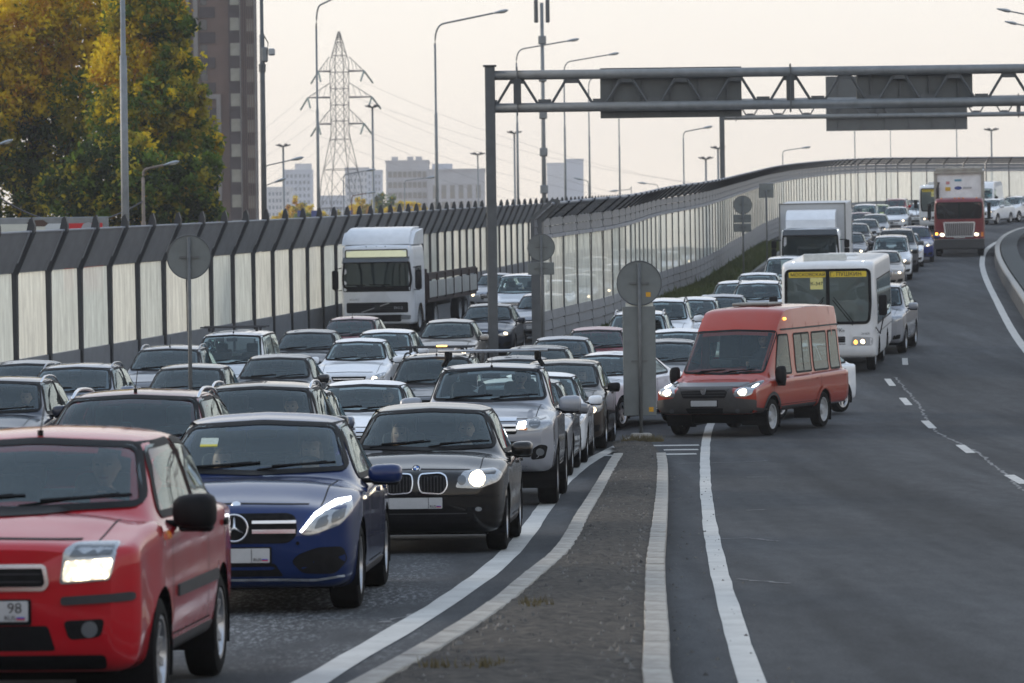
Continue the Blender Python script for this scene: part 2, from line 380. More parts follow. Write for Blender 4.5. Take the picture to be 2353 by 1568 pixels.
    def open_(s, poly, mode, lo=-99, hi=99, shrink=.03):              # take the sheet away behind a pane
        c = Vector((sum(p[0] for p in poly) / len(poly), sum(p[1] for p in poly) / len(poly)))
        pl = [tuple(Vector(p) - (Vector(p) - c).normalized() * shrink) for p in poly]
        for i, f in enumerate(s.F):
            ok = True
            for q in f:
                v = s.V[q]
                if mode == 'front': t = lo < v.y < hi and inside(pl, v.x, v.z)
                elif mode == 'rear': t = lo < v.y < hi and inside(pl, v.x, v.z)
                else: t = abs(v.x) > .3 and inside(pl, v.y, v.z)
                if not t: ok = False; break
            if ok: s.dead.add(i)
    def arch(s, yw, zw, R, xin):
        ins = [abs(v.x) > xin and (v.y - yw) ** 2 + (v.z - zw) ** 2 < R * R for v in s.V]
        mv = set()
        for i, f in enumerate(s.F):
            k = [ins[q] for q in f]
            if all(k): s.dead.add(i)
            elif any(k):
                if any(not ins[q] and (s.V[q].y - yw) ** 2 + (s.V[q].z - zw) ** 2 >= R * R for q in f):
                    mv |= {q for q in f if ins[q]}
        for q in mv:
            v = s.V[q]; d = Vector((v.y - yw, v.z - zw)); d = d.normalized() * R if d.length > 1e-4 else Vector((0, R))
            s.V[q] = Vector((v.x, yw + d.x, zw + d.y))
    def body(s, name='body', m=None):
        F = [f for i, f in enumerate(s.F) if i not in s.dead]
        use = sorted({q for f in F for q in f}); ix = {q: k for k, q in enumerate(use)}
        return mesh(name, [s.V[q] for q in use], [[ix[q] for q in f] for f in F], m, 'auto')
PAINT = 'PAINT'
FOGL = mat('fog_lens', (.16, .17, .18), .1, .3, coat=1.0)
class Kind:                                                          # a vehicle type: a list of parts that copies share
    def __init__(s, name, cat): s.name = name; s.cat = cat; s.parts = []
    def add(s, name, me, m=None, parent=None, loc=(0, 0, 0), rot=(0, 0, 0), when=None, smooth=None):
        s.parts.append(dict(name=name, me=me, m=m, parent=parent, loc=loc, rot=rot, when=when)); return len(s.parts) - 1
    def spawn(s, x, d, head, pm, label, group=None, opts=(), cat=None, name=None, z=None, far=False):
        r = bpy.data.objects.new(name or s.name, None); COL.objects.link(r)
        r.location = (x, d, (zg(x, d) if z is None else z) + .002); r.rotation_euler = (slope(x, d + 2), 0, -head); r.empty_display_size = .3
        tag(r, label, cat or s.cat, group); made = {}
        for i, p in enumerate(s.parts):
            w = p['when']
            if w and not (w.startswith('!') and w[1:] not in opts or w in opts): continue
            if far and p['name'] in ('panel_gap', 'door_handle', 'fog_lamp', 'wiper', 'wheel_arch', 'plate_frame', 'steering_wheel', 'interior_mirror'): continue
            if p['parent'] is not None and p['parent'] not in made: continue
            o = bpy.data.objects.new(p['name'], p['me']); COL.objects.link(o); o.parent = made[p['parent']] if p['parent'] is not None else r
            o.location = p['loc']; o.rotation_euler = p['rot']
            if p['m'] == PAINT:
                o.material_slots[0].link = 'OBJECT'; o.material_slots[0].material = pm
            made[i] = o
        return r
def pm_slot(me):
    if not me.materials: me.materials.append(None)
    return me
_W = {}
def wheel_meshes(r, wd, style):
    k = (r, wd, style)
    if k in _W: return _W[k]
    t = MB(); h = wd / 2; rr = r * .66
    t.revolve([(-h * .8, rr), (-h, rr + .02), (-h, r - .05), (-h * .86, r - .012), (-h * .55, r), (h * .55, r), (h * .86, r - .012), (h, r - .05), (h, rr + .02), (h * .8, rr), (h * .5, rr - .01), (-h * .8, rr)], n=40)
    tm = t.mesh('wheel', RUBBER, 'auto'); m = MB()
    m.revolve([(h * .55, rr - .03), (h * .9, rr - .012), (h * .93, rr + .006), (h * .8, rr + .012)], n=36)
    m.revolve([(h * .1, .0), (h * .1, rr)], n=24)
    if style == 'steel':
        m.revolve([(h * .35, 0), (h * .75, .02), (h * .75, .075), (h * .45, .10), (h * .2, .12), (h * .55, rr * .75), (h * .6, rr - .02)], n=24)
    else:
        ns = {'five': 5, 'ten': 10, 'seven': 7}[style]; wi = {'five': .045, 'ten': .022, 'seven': .032}[style]
        m.revolve([(h * .62, 0), (h * .72, .03), (h * .66, .06), (h * .3, .065)], n=18)
        for i in range(ns):
            a = 2 * math.pi * i / ns; ca, sa = math.cos(a), math.sin(a); q = []
            for rad, hw_, xx in ((.04, wi * .9, h * .64), (rr * .6, wi * .75, h * .70), (rr - .005, wi, h * .8)):
                for sg in (-1, 1): q.append((xx, rad * ca - sg * hw_ * sa, rad * sa + sg * hw_ * ca))
            q += [(x - .03, y, z) for x, y, z in q]
            m.add(q, [(0, 1, 3, 2), (2, 3, 5, 4), (0, 2, 8, 6), (2, 4, 10, 8), (1, 7, 9, 3), (3, 9, 11, 5)])
    rm = m.mesh('rim', STEELRIM if style == 'steel' else ALLOY, 'auto'); dk = MB().revolve([(h * .12, 0), (h * .12, rr * .98)], n=20).mesh('brake', BLACK)
    _W[k] = (tm, rm); return _W[k]
def add_wheels(K, track, yf, yr, r, wd=.21, style='five', dual=False):
    tm, rm = wheel_meshes(r, wd, style)
    for y in (yf, yr):
        for sg in (1, -1):
            rot = (random.random() * 3, 0, 0) if sg > 0 else (random.random() * 3, 0, math.pi)
            i = K.add('wheel', tm, loc=(sg * (track / 2 - wd / 2), y, r), rot=rot); K.add('rim', rm, parent=i)
            if dual and y == yr: K.add('wheel', tm, loc=(sg * (track / 2 - wd * 1.6), y, r), rot=rot)
def mirror_mesh(w=.24, h=.16, d=.12, flat=.6):
    bm = bmesh.new(); bmesh.ops.create_uvsphere(bm, u_segments=16, v_segments=10, radius=1)
    for v in bm.verts:
        x, y, z = v.co; y = y if y < 0 else y * .25; e = .58
        f = lambda t: math.copysign(abs(t) ** e, t)
        v.co = Vector((f(x) * w / 2, f(y) * d, f(z) * h / 2 * (1 + .12 * x)))
    me = bpy.data.meshes.new('wing_mirror'); bm.to_mesh(me); bm.free(); me.polygons.foreach_set('use_smooth', np.ones(len(me.polygons), dtype=bool)); return me
def add_mirrors(K, x, y, z, w=.24, h=.16, m=PAINT, arm=.06):
    me = mirror_mesh(w, h)
    me.materials.append(None if m == PAINT else m)
    st = MB().bev((0, 0, 0), (arm * 2 + .1, .07, .04), .012, 1).mesh('mirror_arm', BLACK)
    lo = MB().bev((0, 0, 0), (w * .8, .07, h * .3), .015, 1).mesh('mirror_base', BLACK)
    for sg in (1, -1):
        i = K.add('wing_mirror', me, m, loc=(sg * (x + arm + w / 2 - .02), y, z), rot=(0, 0, -.12 * sg))
        K.add('mirror_arm', st, parent=i, loc=(-sg * (w / 2 + .01), .05, -h * .38)); K.add('mirror_base', lo, parent=i, loc=(0, .01, -h * .46))
def seat_mesh(hw, y0, zf, rear_y):
    m = MB()
    for x in (-hw * .45, hw * .45):
        m.bev((x, y0 + .0, zf + .14), (.48, .5, .16), .05, 2); m.bev((x, y0 + .33, zf + .48), (.46, .14, .62), .06, 2, rx=-.22)
        m.bev((x, y0 + .44, zf + .88), (.26, .1, .2), .04, 2, rx=-.15); m.tube([(x - .06, y0 + .4, zf + .7), (x - .06, y0 + .43, zf + .85)], .01, 5); m.tube([(x + .06, y0 + .4, zf + .7), (x + .06, y0 + .43, zf + .85)], .01, 5)
    m.bev((0, rear_y, zf + .14), (hw * 1.7, .5, .18), .05, 2); m.bev((0, rear_y + .33, zf + .42), (hw * 1.7, .14, .5), .05, 2, rx=-.2)
    for x in (-hw * .5, hw * .5): m.bev((x, rear_y + .42, zf + .74), (.25, .1, .15), .04, 2)
    return m.mesh('seats', CLOTH, 'auto')
def steering_mesh():
    m = MB(); R = .185
    m.tube([(R * math.cos(a), .0, R * math.sin(a)) for a in (2 * math.pi * i / 20 for i in range(21))], .016, 6, cap=False)
    m.bev((0, .03, 0), (.16, .05, .12), .02, 1)
    for a in (0, math.pi, -math.pi / 2): m.tube([(0, .02, 0), (R * math.cos(a), 0, R * math.sin(a))], .014, 5)
    return m.mesh('steering_wheel', BLACK, 'auto')
STEER = steering_mesh()
def car_hull(p):
    L, W, H = p['L'], p['W'], p['H']; hw = W / 2; zb = p.get('zb', .20); nz = p['nose']; cz = p['cowl']; wsb, rf, rr, rwb = p['wsb'], p['rf'], p['rr'], p['rwb']
    belt, deck = p['belt'], p['deck']; rhw = p.get('rhw', hw * .66); fl = p.get('front', .78); tl = p.get('tail', .86)
    hc = p.get('hood_w', .80)
    def sec(z0, w, zs, ws, zt, wt, dr, zm=.45):
        return [(0, z0), (w * .8, z0), (w * .965, z0 + .06), (w, z0 + zm * (zs - z0)), (w * .995, zs - .05), (ws, zs), (wt, zt - dr), (wt * .6, zt - dr * .28), (0, zt)]
    bl = p.get('block', 0)                                            # upright blunt noses
    S = [(0, sec(zb + .16, hw * fl * (.86 + .08 * bl), nz - .17 + .06 * bl, hw * fl * .78, nz - .10 + .06 * bl, hw * fl * .6, .02)),
         (.04, sec(zb + .06, hw * fl * (.97 + .02 * bl), nz - .08 + .03 * bl, hw * fl * .90, nz - .03 + .02 * bl, hw * fl * .74, .03)),
         (.13, sec(zb + .01, hw * (fl + .10), nz - .03, hw * (fl + .03), nz + .01, hw * .72, .035)),
         (.34, sec(zb, hw * .965, nz + .01, hw * .90, nz + .055, hw * .74, .045)),
         (p['yf'], sec(zb, hw, nz + .04 + .25 * (cz - nz), hw * .92, nz + .07 + .45 * (cz - nz), hw * hc, .05)),
         (wsb - .14, sec(zb, hw, belt - .05, hw * .925, cz - .02, hw * hc, .05)),
         (wsb, sec(zb, hw, belt - .03, hw * .92, cz, hw * hc, .05))]
    def ws(t):
        zt = cz + (H - .085 - cz) * t; wt = hw * hc + (rhw - hw * hc) * t
        return (wsb + (rf - wsb) * t, sec(zb, hw, belt - .03 + .03 * t, hw * .92, zt, wt, .05 + .02 * t))
    S += [ws(.15), ws(.5), ws(.88)]
    S += [(rf + .12, sec(zb, hw, belt, hw * .92, H - .055, rhw, .065)), (rf + .42, sec(zb, hw, belt, hw * .92, H - .018, rhw * 1.01, .065)), ((rf + rr) / 2, sec(zb, hw, belt + .015, hw * .915, H, rhw * 1.01, .065)),
          (rr, sec(zb, hw, belt + .03, hw * .90, H - p.get('rdrop', .05), rhw * .97, .06))]
    dk = hw * .74
    def rw(t):
        zt = H - p.get('rdrop', .05) + (deck - H + p.get('rdrop', .05)) * t; wt = rhw * .97 + (dk - rhw * .97) * t
        return (rr + (rwb - rr) * t, sec(zb + .03 * t, hw * (1 - .03 * t), belt + .03 - .02 * t, hw * (.90 - .03 * t), zt, wt, .05))
    S += [rw(.2), rw(.8), (rwb, sec(zb + .03, hw * .965, min(belt + .01, deck - .02), hw * .87, deck, dk, .04))]
    if L - rwb > .35: S.append(((rwb + L - .12) / 2 + .05, sec(zb + .04, hw * .95, belt - .02, hw * .86, deck - .015, dk, .04)))
    e = L - rwb
    S += [(L - min(.1, e * .45), sec(zb + .08, hw * tl * 1.03, min(belt - .08, deck - .09), hw * tl * .95, deck - .05, hw * .66, .04)),
          (L - min(.02, e * .12), sec(zb + .14, hw * tl * .96, min(belt - .16, deck - .17), hw * tl * .86, deck - .13, hw * .60, .03)),
          (L, sec(zb + .22, hw * tl * .84, min(belt - .24, deck - .25), hw * tl * .74, deck - .20, hw * .52, .02))]
    return Hull([a for a, b in S], [b for a, b in S])
def side_panes(p):
    if 'panes' in p: return p['panes']
    L, H = p['L'], p['H']; b = p['belt'] + .03; t = H - .115; wsb, rf, rr, rwb = p['wsb'], p['rf'], p['rr'], p['rwb']
    y0 = wsb + .30 + p.get('sg', 0); mid = p.get('bpost', (rf + rr) / 2 + .05); ye = rr + p.get('cq', .15); yb = ye + p.get('cb', .22)
    a = rounded([(y0, b), (rf + .12, t), (mid - .05, t + .02), (mid - .05, b + .005)], .05)
    c = rounded([(mid + .05, b + .008), (mid + .05, t + .02), (ye - .25, t), (yb, b + .06), (yb - .08, b + .02)], .05)
    return a, c
def make_car(key, name, cat, p, face=None, rails=None, glassm=None, mirror=PAINT, style='five'):
    K = Kind(name, cat); h = car_hull(p); L, W, H = p['L'], p['W'], p['H']; hw = W / 2; zb = p.get('zb', .20); nz = p['nose']; cz = p['cowl']
    r = p.get('r', .32); yf, yr = p['yf'], p['yr']; rhw = p.get('rhw', hw * .66); hc = p.get('hood_w', .80); g = glassm or GLASS
    wb, wt = hw * hc - .0, rhw - .03
    wst = p.get('wst', H - .11); wt = p.get('wsw', wt)
    wsp = rounded([(-wb, cz + .03), (0, cz + .005), (wb, cz + .03), (wt, wst), (0, wst + .03), (-wt, wst)], .06)
    rwp = rounded([(-hw * .66, p['deck'] + .05), (hw * .66, p['deck'] + .05), (rhw - .08, H - p.get('rdrop', .05) - .09), (-rhw + .08, H - p.get('rdrop', .05) - .09)], .06)
    plist = side_panes(p); F = face or {}
    wsm = h.patch('windscreen', wsp, 'front', g, .005, skirt=.004); wfr = h.strip('windscreen_seal', wsp, .036, 'front', BLACK, .0075, closed=True)
    panes = [(pl, sg, h.patch('side_window', pl, 'side', p.get('sideglass', g), .005, sg, skirt=.004)) for pl in plist for sg in (1, -1)]
    seals = [h.strip('window_seal', pl, .04, 'side', F.get('sealm', BLACK), .0075, sg, closed=True) for pl in plist for sg in (1, -1)]
    vans = p.get('panel_rear'); rear = None
    rear = h.patch('rear_window', rwp, 'rear', g, .005, skirt=.004); rfr = h.strip('rear_seal', rwp, .06, 'rear', BLACK, .0075, closed=True)
    items = []
    def fp(nm, poly, m, off=.006, both=False, parent=None, when=None, mode='front', skirt=.02, res=.05):
        for sg in ((1, -1) if both else (1,)):
            items.append((nm, h.patch(nm, poly, mode, None if m == PAINT else m, off, sg, skirt, res), m, parent, when))
    zn = nz
    hl = F.get('head', [(.48 * hw, zn - .17), (.60 * hw, zn - .215), (.86 * hw, zn - .16), (.955 * hw, zn - .03), (.90 * hw, zn - .005), (.62 * hw, zn - .08)])
    fp('headlight', rounded(hl, F.get('hr', .025)), LENS, .008, True)
    lx, lz, lr = F.get('lamp', (.66 * hw, zn - .135, .062)); lshape = F.get('lampshape', ellipse(lx, lz, lr, lr * .8, 16))
    fp('headlamp_bulb', lshape, F.get('litm', LIT), .014, True, when='lit', skirt=.004, res=.04)
    if 'drl' in F: fp('daytime_light', F['drl'], LITSIDE, .013, True, when='lit', skirt=.004, res=.04)
    if 'dark' in F:
        for q in F['dark']: fp('headlamp_reflector', q, F.get('darkm', BLACK), .012, True, skirt=.003, res=.05)
    gr = F.get('grille', rounded([(-.40 * hw, zn - .19), (.40 * hw, zn - .19), (.46 * hw, zn - .085), (-.46 * hw, zn - .085)], .03))
    for q in (gr if isinstance(gr[0], list) else [gr]):
        fp('grille', q, BLACK, .004)
        if F.get('grim'): items.append(('grille_surround', h.strip('grille_surround', q, F['grim'], 'front', CHROME, .012, closed=True), CHROME, None, None))
    for a, b, c, d in F.get('bars', [(-.40 * hw, .40 * hw, zn - .138, .016)]):
        items.append(('grille_bar', h.strip('grille_bar', [(a, c), (b, c)], d, 'front', F.get('barm', CHROME), .012), CHROME, None, None))
    for q in F.get('lower', [rounded([(-.55 * hw, zb + .09), (.55 * hw, zb + .09), (.62 * hw, zb + .20), (-.62 * hw, zb + .20)], .03)]): fp('bumper_intake', q, BLACK, .004)
    for q in F.get('lower2', [rounded([(.66 * hw, zb + .11), (.88 * hw, zb + .13), (.90 * hw, zb + .25), (.70 * hw, zb + .22)], .03)]): fp('bumper_intake', q, BLACK, .004, True)
    for cx, cz_, cr in F.get('fog', []):
        fp('fog_lamp', ellipse(cx, cz_, cr, cr, 14), FOGL, .022, True, res=.03)
    for nm, q, m, off, both in F.get('extra', []): fp(nm, q, m, off, both)
    for nm, q, wd, m in F.get('lines', []): items.append((nm, h.strip(nm, q, wd, 'front', m, .010), m, None, None))
    pz = F.get('plate', zb + .29)
    items.append(('plate_frame', h.patch('plate_frame', rounded([(-.275, pz - .07), (.275, pz - .07), (.275, pz + .065), (-.275, pz + .065)], .012), 'front', BLACK, .012, res=.09), BLACK, None, None))
    pl = len(items); items.append(('number_plate', h.patch('number_plate', rounded([(-.26, pz - .05), (.26, pz - .05), (.26, pz + .056), (-.26, pz + .056)], .01), 'front', PLATE, .016, res=.09), PLATE, None, None))
    # panel gaps, sills, handles, tail lamps
    gaps = [([(-hw * .60, zn - .0), (0, zn + .012), (hw * .60, zn - .0)], 'front')]
    for q, md in gaps: items.append(('panel_gap', h.strip('panel_gap', q, .010, md, BLACK, .002), BLACK, None, None))
    mid = p.get('bpost', (p['rf'] + p['rr']) / 2 + .05); y0 = p['wsb'] + .12; be = p['belt']
    for sg in (1, -1):
        items.append(('panel_gap', h.strip('panel_gap', [(hw * .70 * sg, .18), (hw * .74 * sg, p['wsb'] - .06)], .010, 'top', BLACK, .002), BLACK, None, None))
        items.append(('panel_gap', h.strip('panel_gap', [(y0, be - .02), (y0, zb + .32), (y0 + .06, zb + .13), (mid + .1, zb + .13)], .010, 'side', BLACK, .002, sg), BLACK, None, None))
        items.append(('panel_gap', h.strip('panel_gap', [(mid, be + .02), (mid, zb + .13)], .010, 'side', BLACK, .002, sg), BLACK, None, None))
        items.append(('sill', h.patch('sill', rounded([(yf + r + .12, zb + .03), (yr - r - .12, zb + .03), (yr - r - .1, zb + .10), (yf + r + .1, zb + .10)], .02), 'side', TRIM, .006, sg), TRIM, None, None))
        for yy in (mid - .16, p['rr'] + .02):
            items.append(('door_handle', h.patch('door_handle', rounded([(yy - .09, be - .115), (yy + .07, be - .11), (yy + .07, be - .075), (yy - .09, be - .08)], .015), 'side', None if F.get('handle', PAINT) == PAINT else F['handle'], .022, sg), F.get('handle', PAINT), None, None))
        items.append(('tail_lamp', h.patch('tail_lamp', rounded([(hw * .56, p['deck'] - .34), (hw * .83, p['deck'] - .30), (hw * .84, p['deck'] - .14), (hw * .60, p['deck'] - .16)], .03), 'rear', REDLAMP, .008, sg), REDLAMP, None, None))
        for nm, q, m in F.get('side', []): items.append((nm, h.patch(nm, q, 'side', m, .014, sg), m, None, None))
    # openings
    h.open_(wsp, 'front', p['wsb'] - .2, p['rf'] + .4); h.open_(rwp, 'rear', p['rr'] - .4, L + 1)
    for pl_, sg, _ in panes:
        if sg > 0: h.open_(pl_, 'side')
    for yw in (yf, yr): h.arch(yw, r, r + p.get('gap', .045), hw * .52)
    K.add('body', pm_slot(h.body()), PAINT)
    i = K.add('windscreen', wsm); K.add('windscreen_seal', wfr, parent=i)
    for (q, sg, me), se in zip(panes, seals): j = K.add('side_window', me); K.add('window_seal', se, parent=j)
    j = K.add('rear_window', rear); K.add('rear_seal', rfr, parent=j); head = None
    for nm, me, m, par, when in items:
        if m == PAINT: pm_slot(me)
        pi = None
        if nm == 'headlight': head = len(K.parts)
        K.add(nm, me, m if m == PAINT else None, pi, when=when)
    # wheel wells, underbody, interior
    for yw in (yf, yr):
        for sg in (1, -1):
            a = MB(); R = r + p.get('gap', .045) + .004; n = 18; V = []; x0, x1 = sg * hw * .5, sg * (hw - .012)
            for k in range(n + 1):
                t = math.pi * (-.12 + 1.24 * k / n); V += [(x0, yw + R * math.cos(t), r + R * math.sin(t)), (x1, yw + R * math.cos(t), r + R * math.sin(t))]
            a.add(V, [(2 * k, 2 * k + 1, 2 * k + 3, 2 * k + 2) for k in range(n)]); a.add([V[2 * k] for k in range(n + 1)], [tuple(range(n + 1))])
            K.add('wheel_arch', a.mesh('wheel_arch', BLACK))
    u = MB().box((0, (yf + yr) / 2, zb + .05), (W * .78, yr - yf + 1.0, .12)).box((0, yf, r), (W * .5, .5, .22)); K.add('underbody', u.mesh('underbody', BLACK))
    zf = p.get('floor', zb + .16)
    da = MB().prism([(p['wsb'] + .10, zf + .05), (p['wsb'] + .12, cz - .055), (p['wsb'] + .45, cz - .02), (p['wsb'] + .62, cz - .09), (p['wsb'] + .60, zf + .1)], -hw * .84, hw * .84, 'YZ')
    K.add('dashboard', da.mesh('dashboard', DASH))
    sy = p.get('seat_y', p['wsb'] + 1.08)
    K.add('seats', seat_mesh(hw * .85, sy, zf + (H - 1.45) * .45, min(p['rr'] - .25, sy + .95)))
    K.add('steering_wheel', STEER, loc=(hw * .40, p['wsb'] + .66, cz - .06), rot=(-.45, 0, 0))
    K.add('interior_mirror', MB().bev((0, 0, 0), (.24, .03, .07), .02, 2).mesh('interior_mirror', BLACK), loc=(0, p['rf'] - .02, H - .17))
    K.seat = (hw * .40, sy, zf + min(.17, (H - 1.45) * .45) + .11)
    wi = MB().tube([(0, 0, 0), (.28, .02, .035), (.55, .06, .06)], .009, 5).tube([(.12, .0, .03), (.62, .05, .055)], .010, 4).mesh('wiper', BLACK)
    for x in (-.58, .02):
        q, _n = h.hit(x, cz + .035, 'front'); K.add('wiper', wi, loc=(q.x, q.y - .03, q.z - .005))
    add_mirrors(K, hw * .93, p['wsb'] + .32, p['belt'] + .05, p.get('mw', .23), p.get('mh', .15), mirror)
    add_wheels(K, W - .03, yf, yr, r, p.get('tw', .21), style)
    if rails:
        zt = H - .02
        for sg in (1, -1):
            m = MB(); pts = []
            for k in range(9):
                t = k / 8; y = p['rf'] + .22 + (p['rr'] - p['rf'] - .25) * t; q, _n = h.hit(sg * (rhw - .02), y, 'top')
                pts.append((q.x, q.y, q.z + .055 * math.sin(min(1, 4 * min(t, 1 - t)) * math.pi / 2)))
            m.tube(pts, .017, 6); K.add('roof_rail', m.mesh('roof_rail', {'chrome': CHROME, 'black': BLACK, 'grey': ALLOY}[rails], True))
    q, _n = h.hit(0, p.get('ant', p['rf'] + .25), 'top')
    K.add('antenna', MB().tube([(0, 0, -.01), (0, 0, .03)], .018, 6).tube([(0, 0, .02), (0, .14, p.get('anth', .20))], .004, 4).mesh('antenna', BLACK), loc=q, when='ant')
    K.p = p; K.h = h
    return K
# ------------------------------------------------------------------ the kinds of cars
R_ = rounded
INNER = mat('lamp_inner', (.13, .14, .15), .18, .6, coat=.8)
def rect(x0, x1, z0, z1, r=.02): return R_([(x0, z0), (x1, z0), (x1, z1), (x0, z1)], r)
FORD = make_car('ford', 'car', 'car', dict(L=4.02, W=1.72, H=1.535, zb=.27, nose=.97, cowl=1.085, wsb=1.02, rf=1.74, rr=3.40, rwb=3.90, belt=1.02, deck=1.04, yf=.80, yr=3.29, r=.315, rhw=.60, front=.86, block=1, hood_w=.80, mw=.24, mh=.19, ant=1.90, anth=.16, tw=.2, gap=.055),
    dict(head=[(.425, .745), (.69, .765), (.725, .955), (.50, .955), (.45, .92)], hr=.02, lampshape=R_([(.44, .758), (.685, .775), (.70, .875), (.455, .865)], .02),
         dark=[R_([(.475, .885), (.695, .895), (.705, .938), (.51, .938)], .012)], darkm=INNER,
         grille=R_([(-.34, .722), (.34, .722), (.36, .75), (.345, .84), (-.345, .84), (-.36, .75)], .02), grim=.022, bars=[(-.33, .33, .76, .006), (-.33, .33, .80, .006)], barm=TRIM,
         lower=[R_([(-.40, .40), (.40, .40), (.36, .53), (-.36, .53)], .02)], lower2=[R_([(.47, .455), (.64, .47), (.66, .565), (.44, .555)], .03)], fog=[(.58, .51, .042)],
         extra=[('bumper_strip', R_([(.43, .635), (.80, .655), (.80, .70), (.43, .68)], .02), TRIM, .016, True), ('front_skirt', rect(-.66, .66, .30, .375, .03), BLACK, .006, False)],
         plate=.605, handle=BLACK, side=[('door_strip', R_([(1.30, .60), (3.0, .60), (3.0, .665), (1.30, .665)], .02), TRIM), ('indicator', R_([(.98, .93), (1.04, .93), (1.05, .965), (.99, .965)], .012), AMBER)]), mirror=BLACK, style='ten')
_fp = FORD.h.hit(.0, .605, 'front')[0]
FORD.add('lettering', text_mesh('98', .078, INK, .001), loc=(.19, _fp.y - .017, .622), rot=(math.pi / 2, 0, 0))
FORD.add('lettering', text_mesh('RUS', .034, INK, .001), loc=(.165, _fp.y - .017, .572), rot=(math.pi / 2, 0, 0))
FLAGW = mat('flag_white', (.75, .75, .75), .5, noise=.03); FLAGB = mat('flag_blue', (.03, .08, .4), .5, noise=.03); FLAGR = mat('flag_red', (.5, .02, .03), .5, noise=.03)
for k_, m_ in enumerate((FLAGR, FLAGB)): FORD.add('flag_stripe', MB().box((0, 0, 0), (.045, .002, .008)).mesh('flag_stripe', m_), loc=(.222, _fp.y - .018, .566 + .008 * k_))
# long-nosed saloon with the star
def star(cx, cz, R):
    m = MB(); m.tube([(cx + R * math.cos(a), 0, cz + R * math.sin(a)) for a in (2 * math.pi * i / 28 for i in range(29))], R * .085, 6, cap=False)
    for k in range(3):
        a = math.pi / 2 + 2 * math.pi * k / 3; t = (cx + R * .95 * math.cos(a), cz + R * .95 * math.sin(a)); n = (-math.sin(a) * R * .16, math.cos(a) * R * .16)
        m.add([(t[0], 0, t[1]), (cx + n[0], 0, cz + n[1]), (cx - n[0], 0, cz - n[1]), (cx, -.012, cz), (cx, .012, cz)], [(0, 1, 3), (0, 3, 2), (0, 4, 1), (0, 2, 4)])
    return m.mesh('star_emblem', CHROME, True)
MERC = make_car('merc', 'car', 'car', dict(L=4.69, W=1.81, H=1.485, zb=.19, nose=.82, cowl=1.015, wsb=1.42, rf=2.16, rr=3.20, rwb=4.08, belt=.95, deck=1.05, yf=.79, yr=3.63, r=.33, rhw=.605, front=.80, hood_w=.80, mw=.27, mh=.15, tw=.235),
    dict(head=[(.485, .605), (.56, .59), (.78, .665), (.865, .78), (.84, .862), (.73, .845), (.60, .755)], hr=.03, drl=R_([(.50, .612), (.605, .728), (.742, .812), (.838, .832), (.838, .856), (.73, .84), (.592, .752), (.485, .622)], .008),
         lampshape=ellipse(.70, .715, .012, .012), litm=LENS, darkm=INNER, dark=[R_([(.59, .635), (.69, .665), (.70, .745), (.625, .715)], .025), R_([(.715, .675), (.80, .715), (.82, .79), (.725, .755)], .025)],
         grille=R_([(-.40, .535), (.40, .535), (.47, .60), (.455, .735), (.40, .76), (-.40, .76), (-.455, .735), (-.47, .60)], .05),
         bars=[(.13, .455, .625, .03), (-.455, -.13, .625, .03), (.13, .46, .695, .022), (-.46, -.13, .695, .022)],
         lower=[R_([(-.36, .29), (.36, .29), (.30, .385), (-.30, .385)], .02)], lower2=[R_([(.42, .40), (.50, .31), (.74, .30), (.83, .40), (.80, .505), (.62, .505), (.47, .45)], .04)],
         lines=[('chrome_lip', [(-.80, .285), (-.60, .262), (-.30, .268), (.30, .268), (.60, .262), (.80, .285)], .018, CHROME)],
         extra=[('parking_sensor', ellipse(.47, .535, .014, .014, 10), BLACK, .006, True)], plate=.445), style='five')
MERC.add('windscreen_sticker', MERC.h.patch('windscreen_sticker', rect(-.47, -.33, 1.235, 1.285, .005), 'front', mat('sticker_pale', (.42, .48, .42), .5, noise=.2, nscale=40), .008, skirt=.002)); MERC.add('windscreen_sticker', MERC.h.patch('windscreen_sticker', rect(-.47, -.33, 1.222, 1.236, .002), 'front', mat('sticker_yellow', (.55, .48, .05), .5), .009, skirt=.002))
_fp = MERC.h.hit(0, .65, 'front')[0]; MERC.add('star_emblem', star(0, 0, .10), loc=(0, _fp.y - .035, .655))
_fp = MERC.h.hit(0, .825, 'front')[0]; MERC.add('bonnet_badge', MB().revolve([(-.008, 0), (-.006, .025), (0, .034), (.02, .036)], axis='Y', n=18).mesh('bonnet_badge', CHROME, True), loc=(0, _fp.y + .0, .825 + .004), rot=(-.9, 0, 0))
# hatchback with twin kidney grille
_kd = R_([(.025, .70), (.045, .60), (.26, .585), (.315, .66), (.30, .755), (.24, .785), (.04, .775)], .04)
BIM = make_car('bmw', 'car', 'car', dict(L=4.24, W=1.75, H=1.455, zb=.19, nose=.815, cowl=.985, wsb=1.46, rf=2.14, rr=3.35, rwb=4.05, belt=.93, deck=1.0, yf=.74, yr=3.40, r=.315, rhw=.585, front=.80, hood_w=.80, mw=.22, mh=.15),
    dict(head=[(.385, .645), (.62, .635), (.80, .70), (.84, .775), (.76, .825), (.46, .80)], hr=.035, lampshape=ellipse(.60, .725, .078, .075, 20), darkm=INNER, dark=[ellipse(.452, .715, .042, .045, 16)],
         grille=[_kd, [(-a, b) for a, b in _kd[::-1]]], grim=.012, bars=[(s_ * (.05 + .036 * k), s_ * (.051 + .036 * k), .68, .15) for s_ in (1, -1) for k in range(7)], barm=TRIM,
         lower=[R_([(-.52, .30), (.52, .30), (.58, .385), (-.58, .385)], .02)], lower2=[R_([(.48, .40), (.74, .41), (.72, .47), (.50, .455)], .02)],
         lines=[('bumper_gap', [(-.80, .56), (-.3, .57), (.3, .57), (.80, .56)], .012, BLACK), ('bumper_line', [(-.5, .395), (.5, .395)], .012, TRIM)],
         extra=[('fog_lamp', ellipse(.61, .435, .03, .022, 12), LENS, .012, True)], plate=.495, sealm=BLACK), style='five')
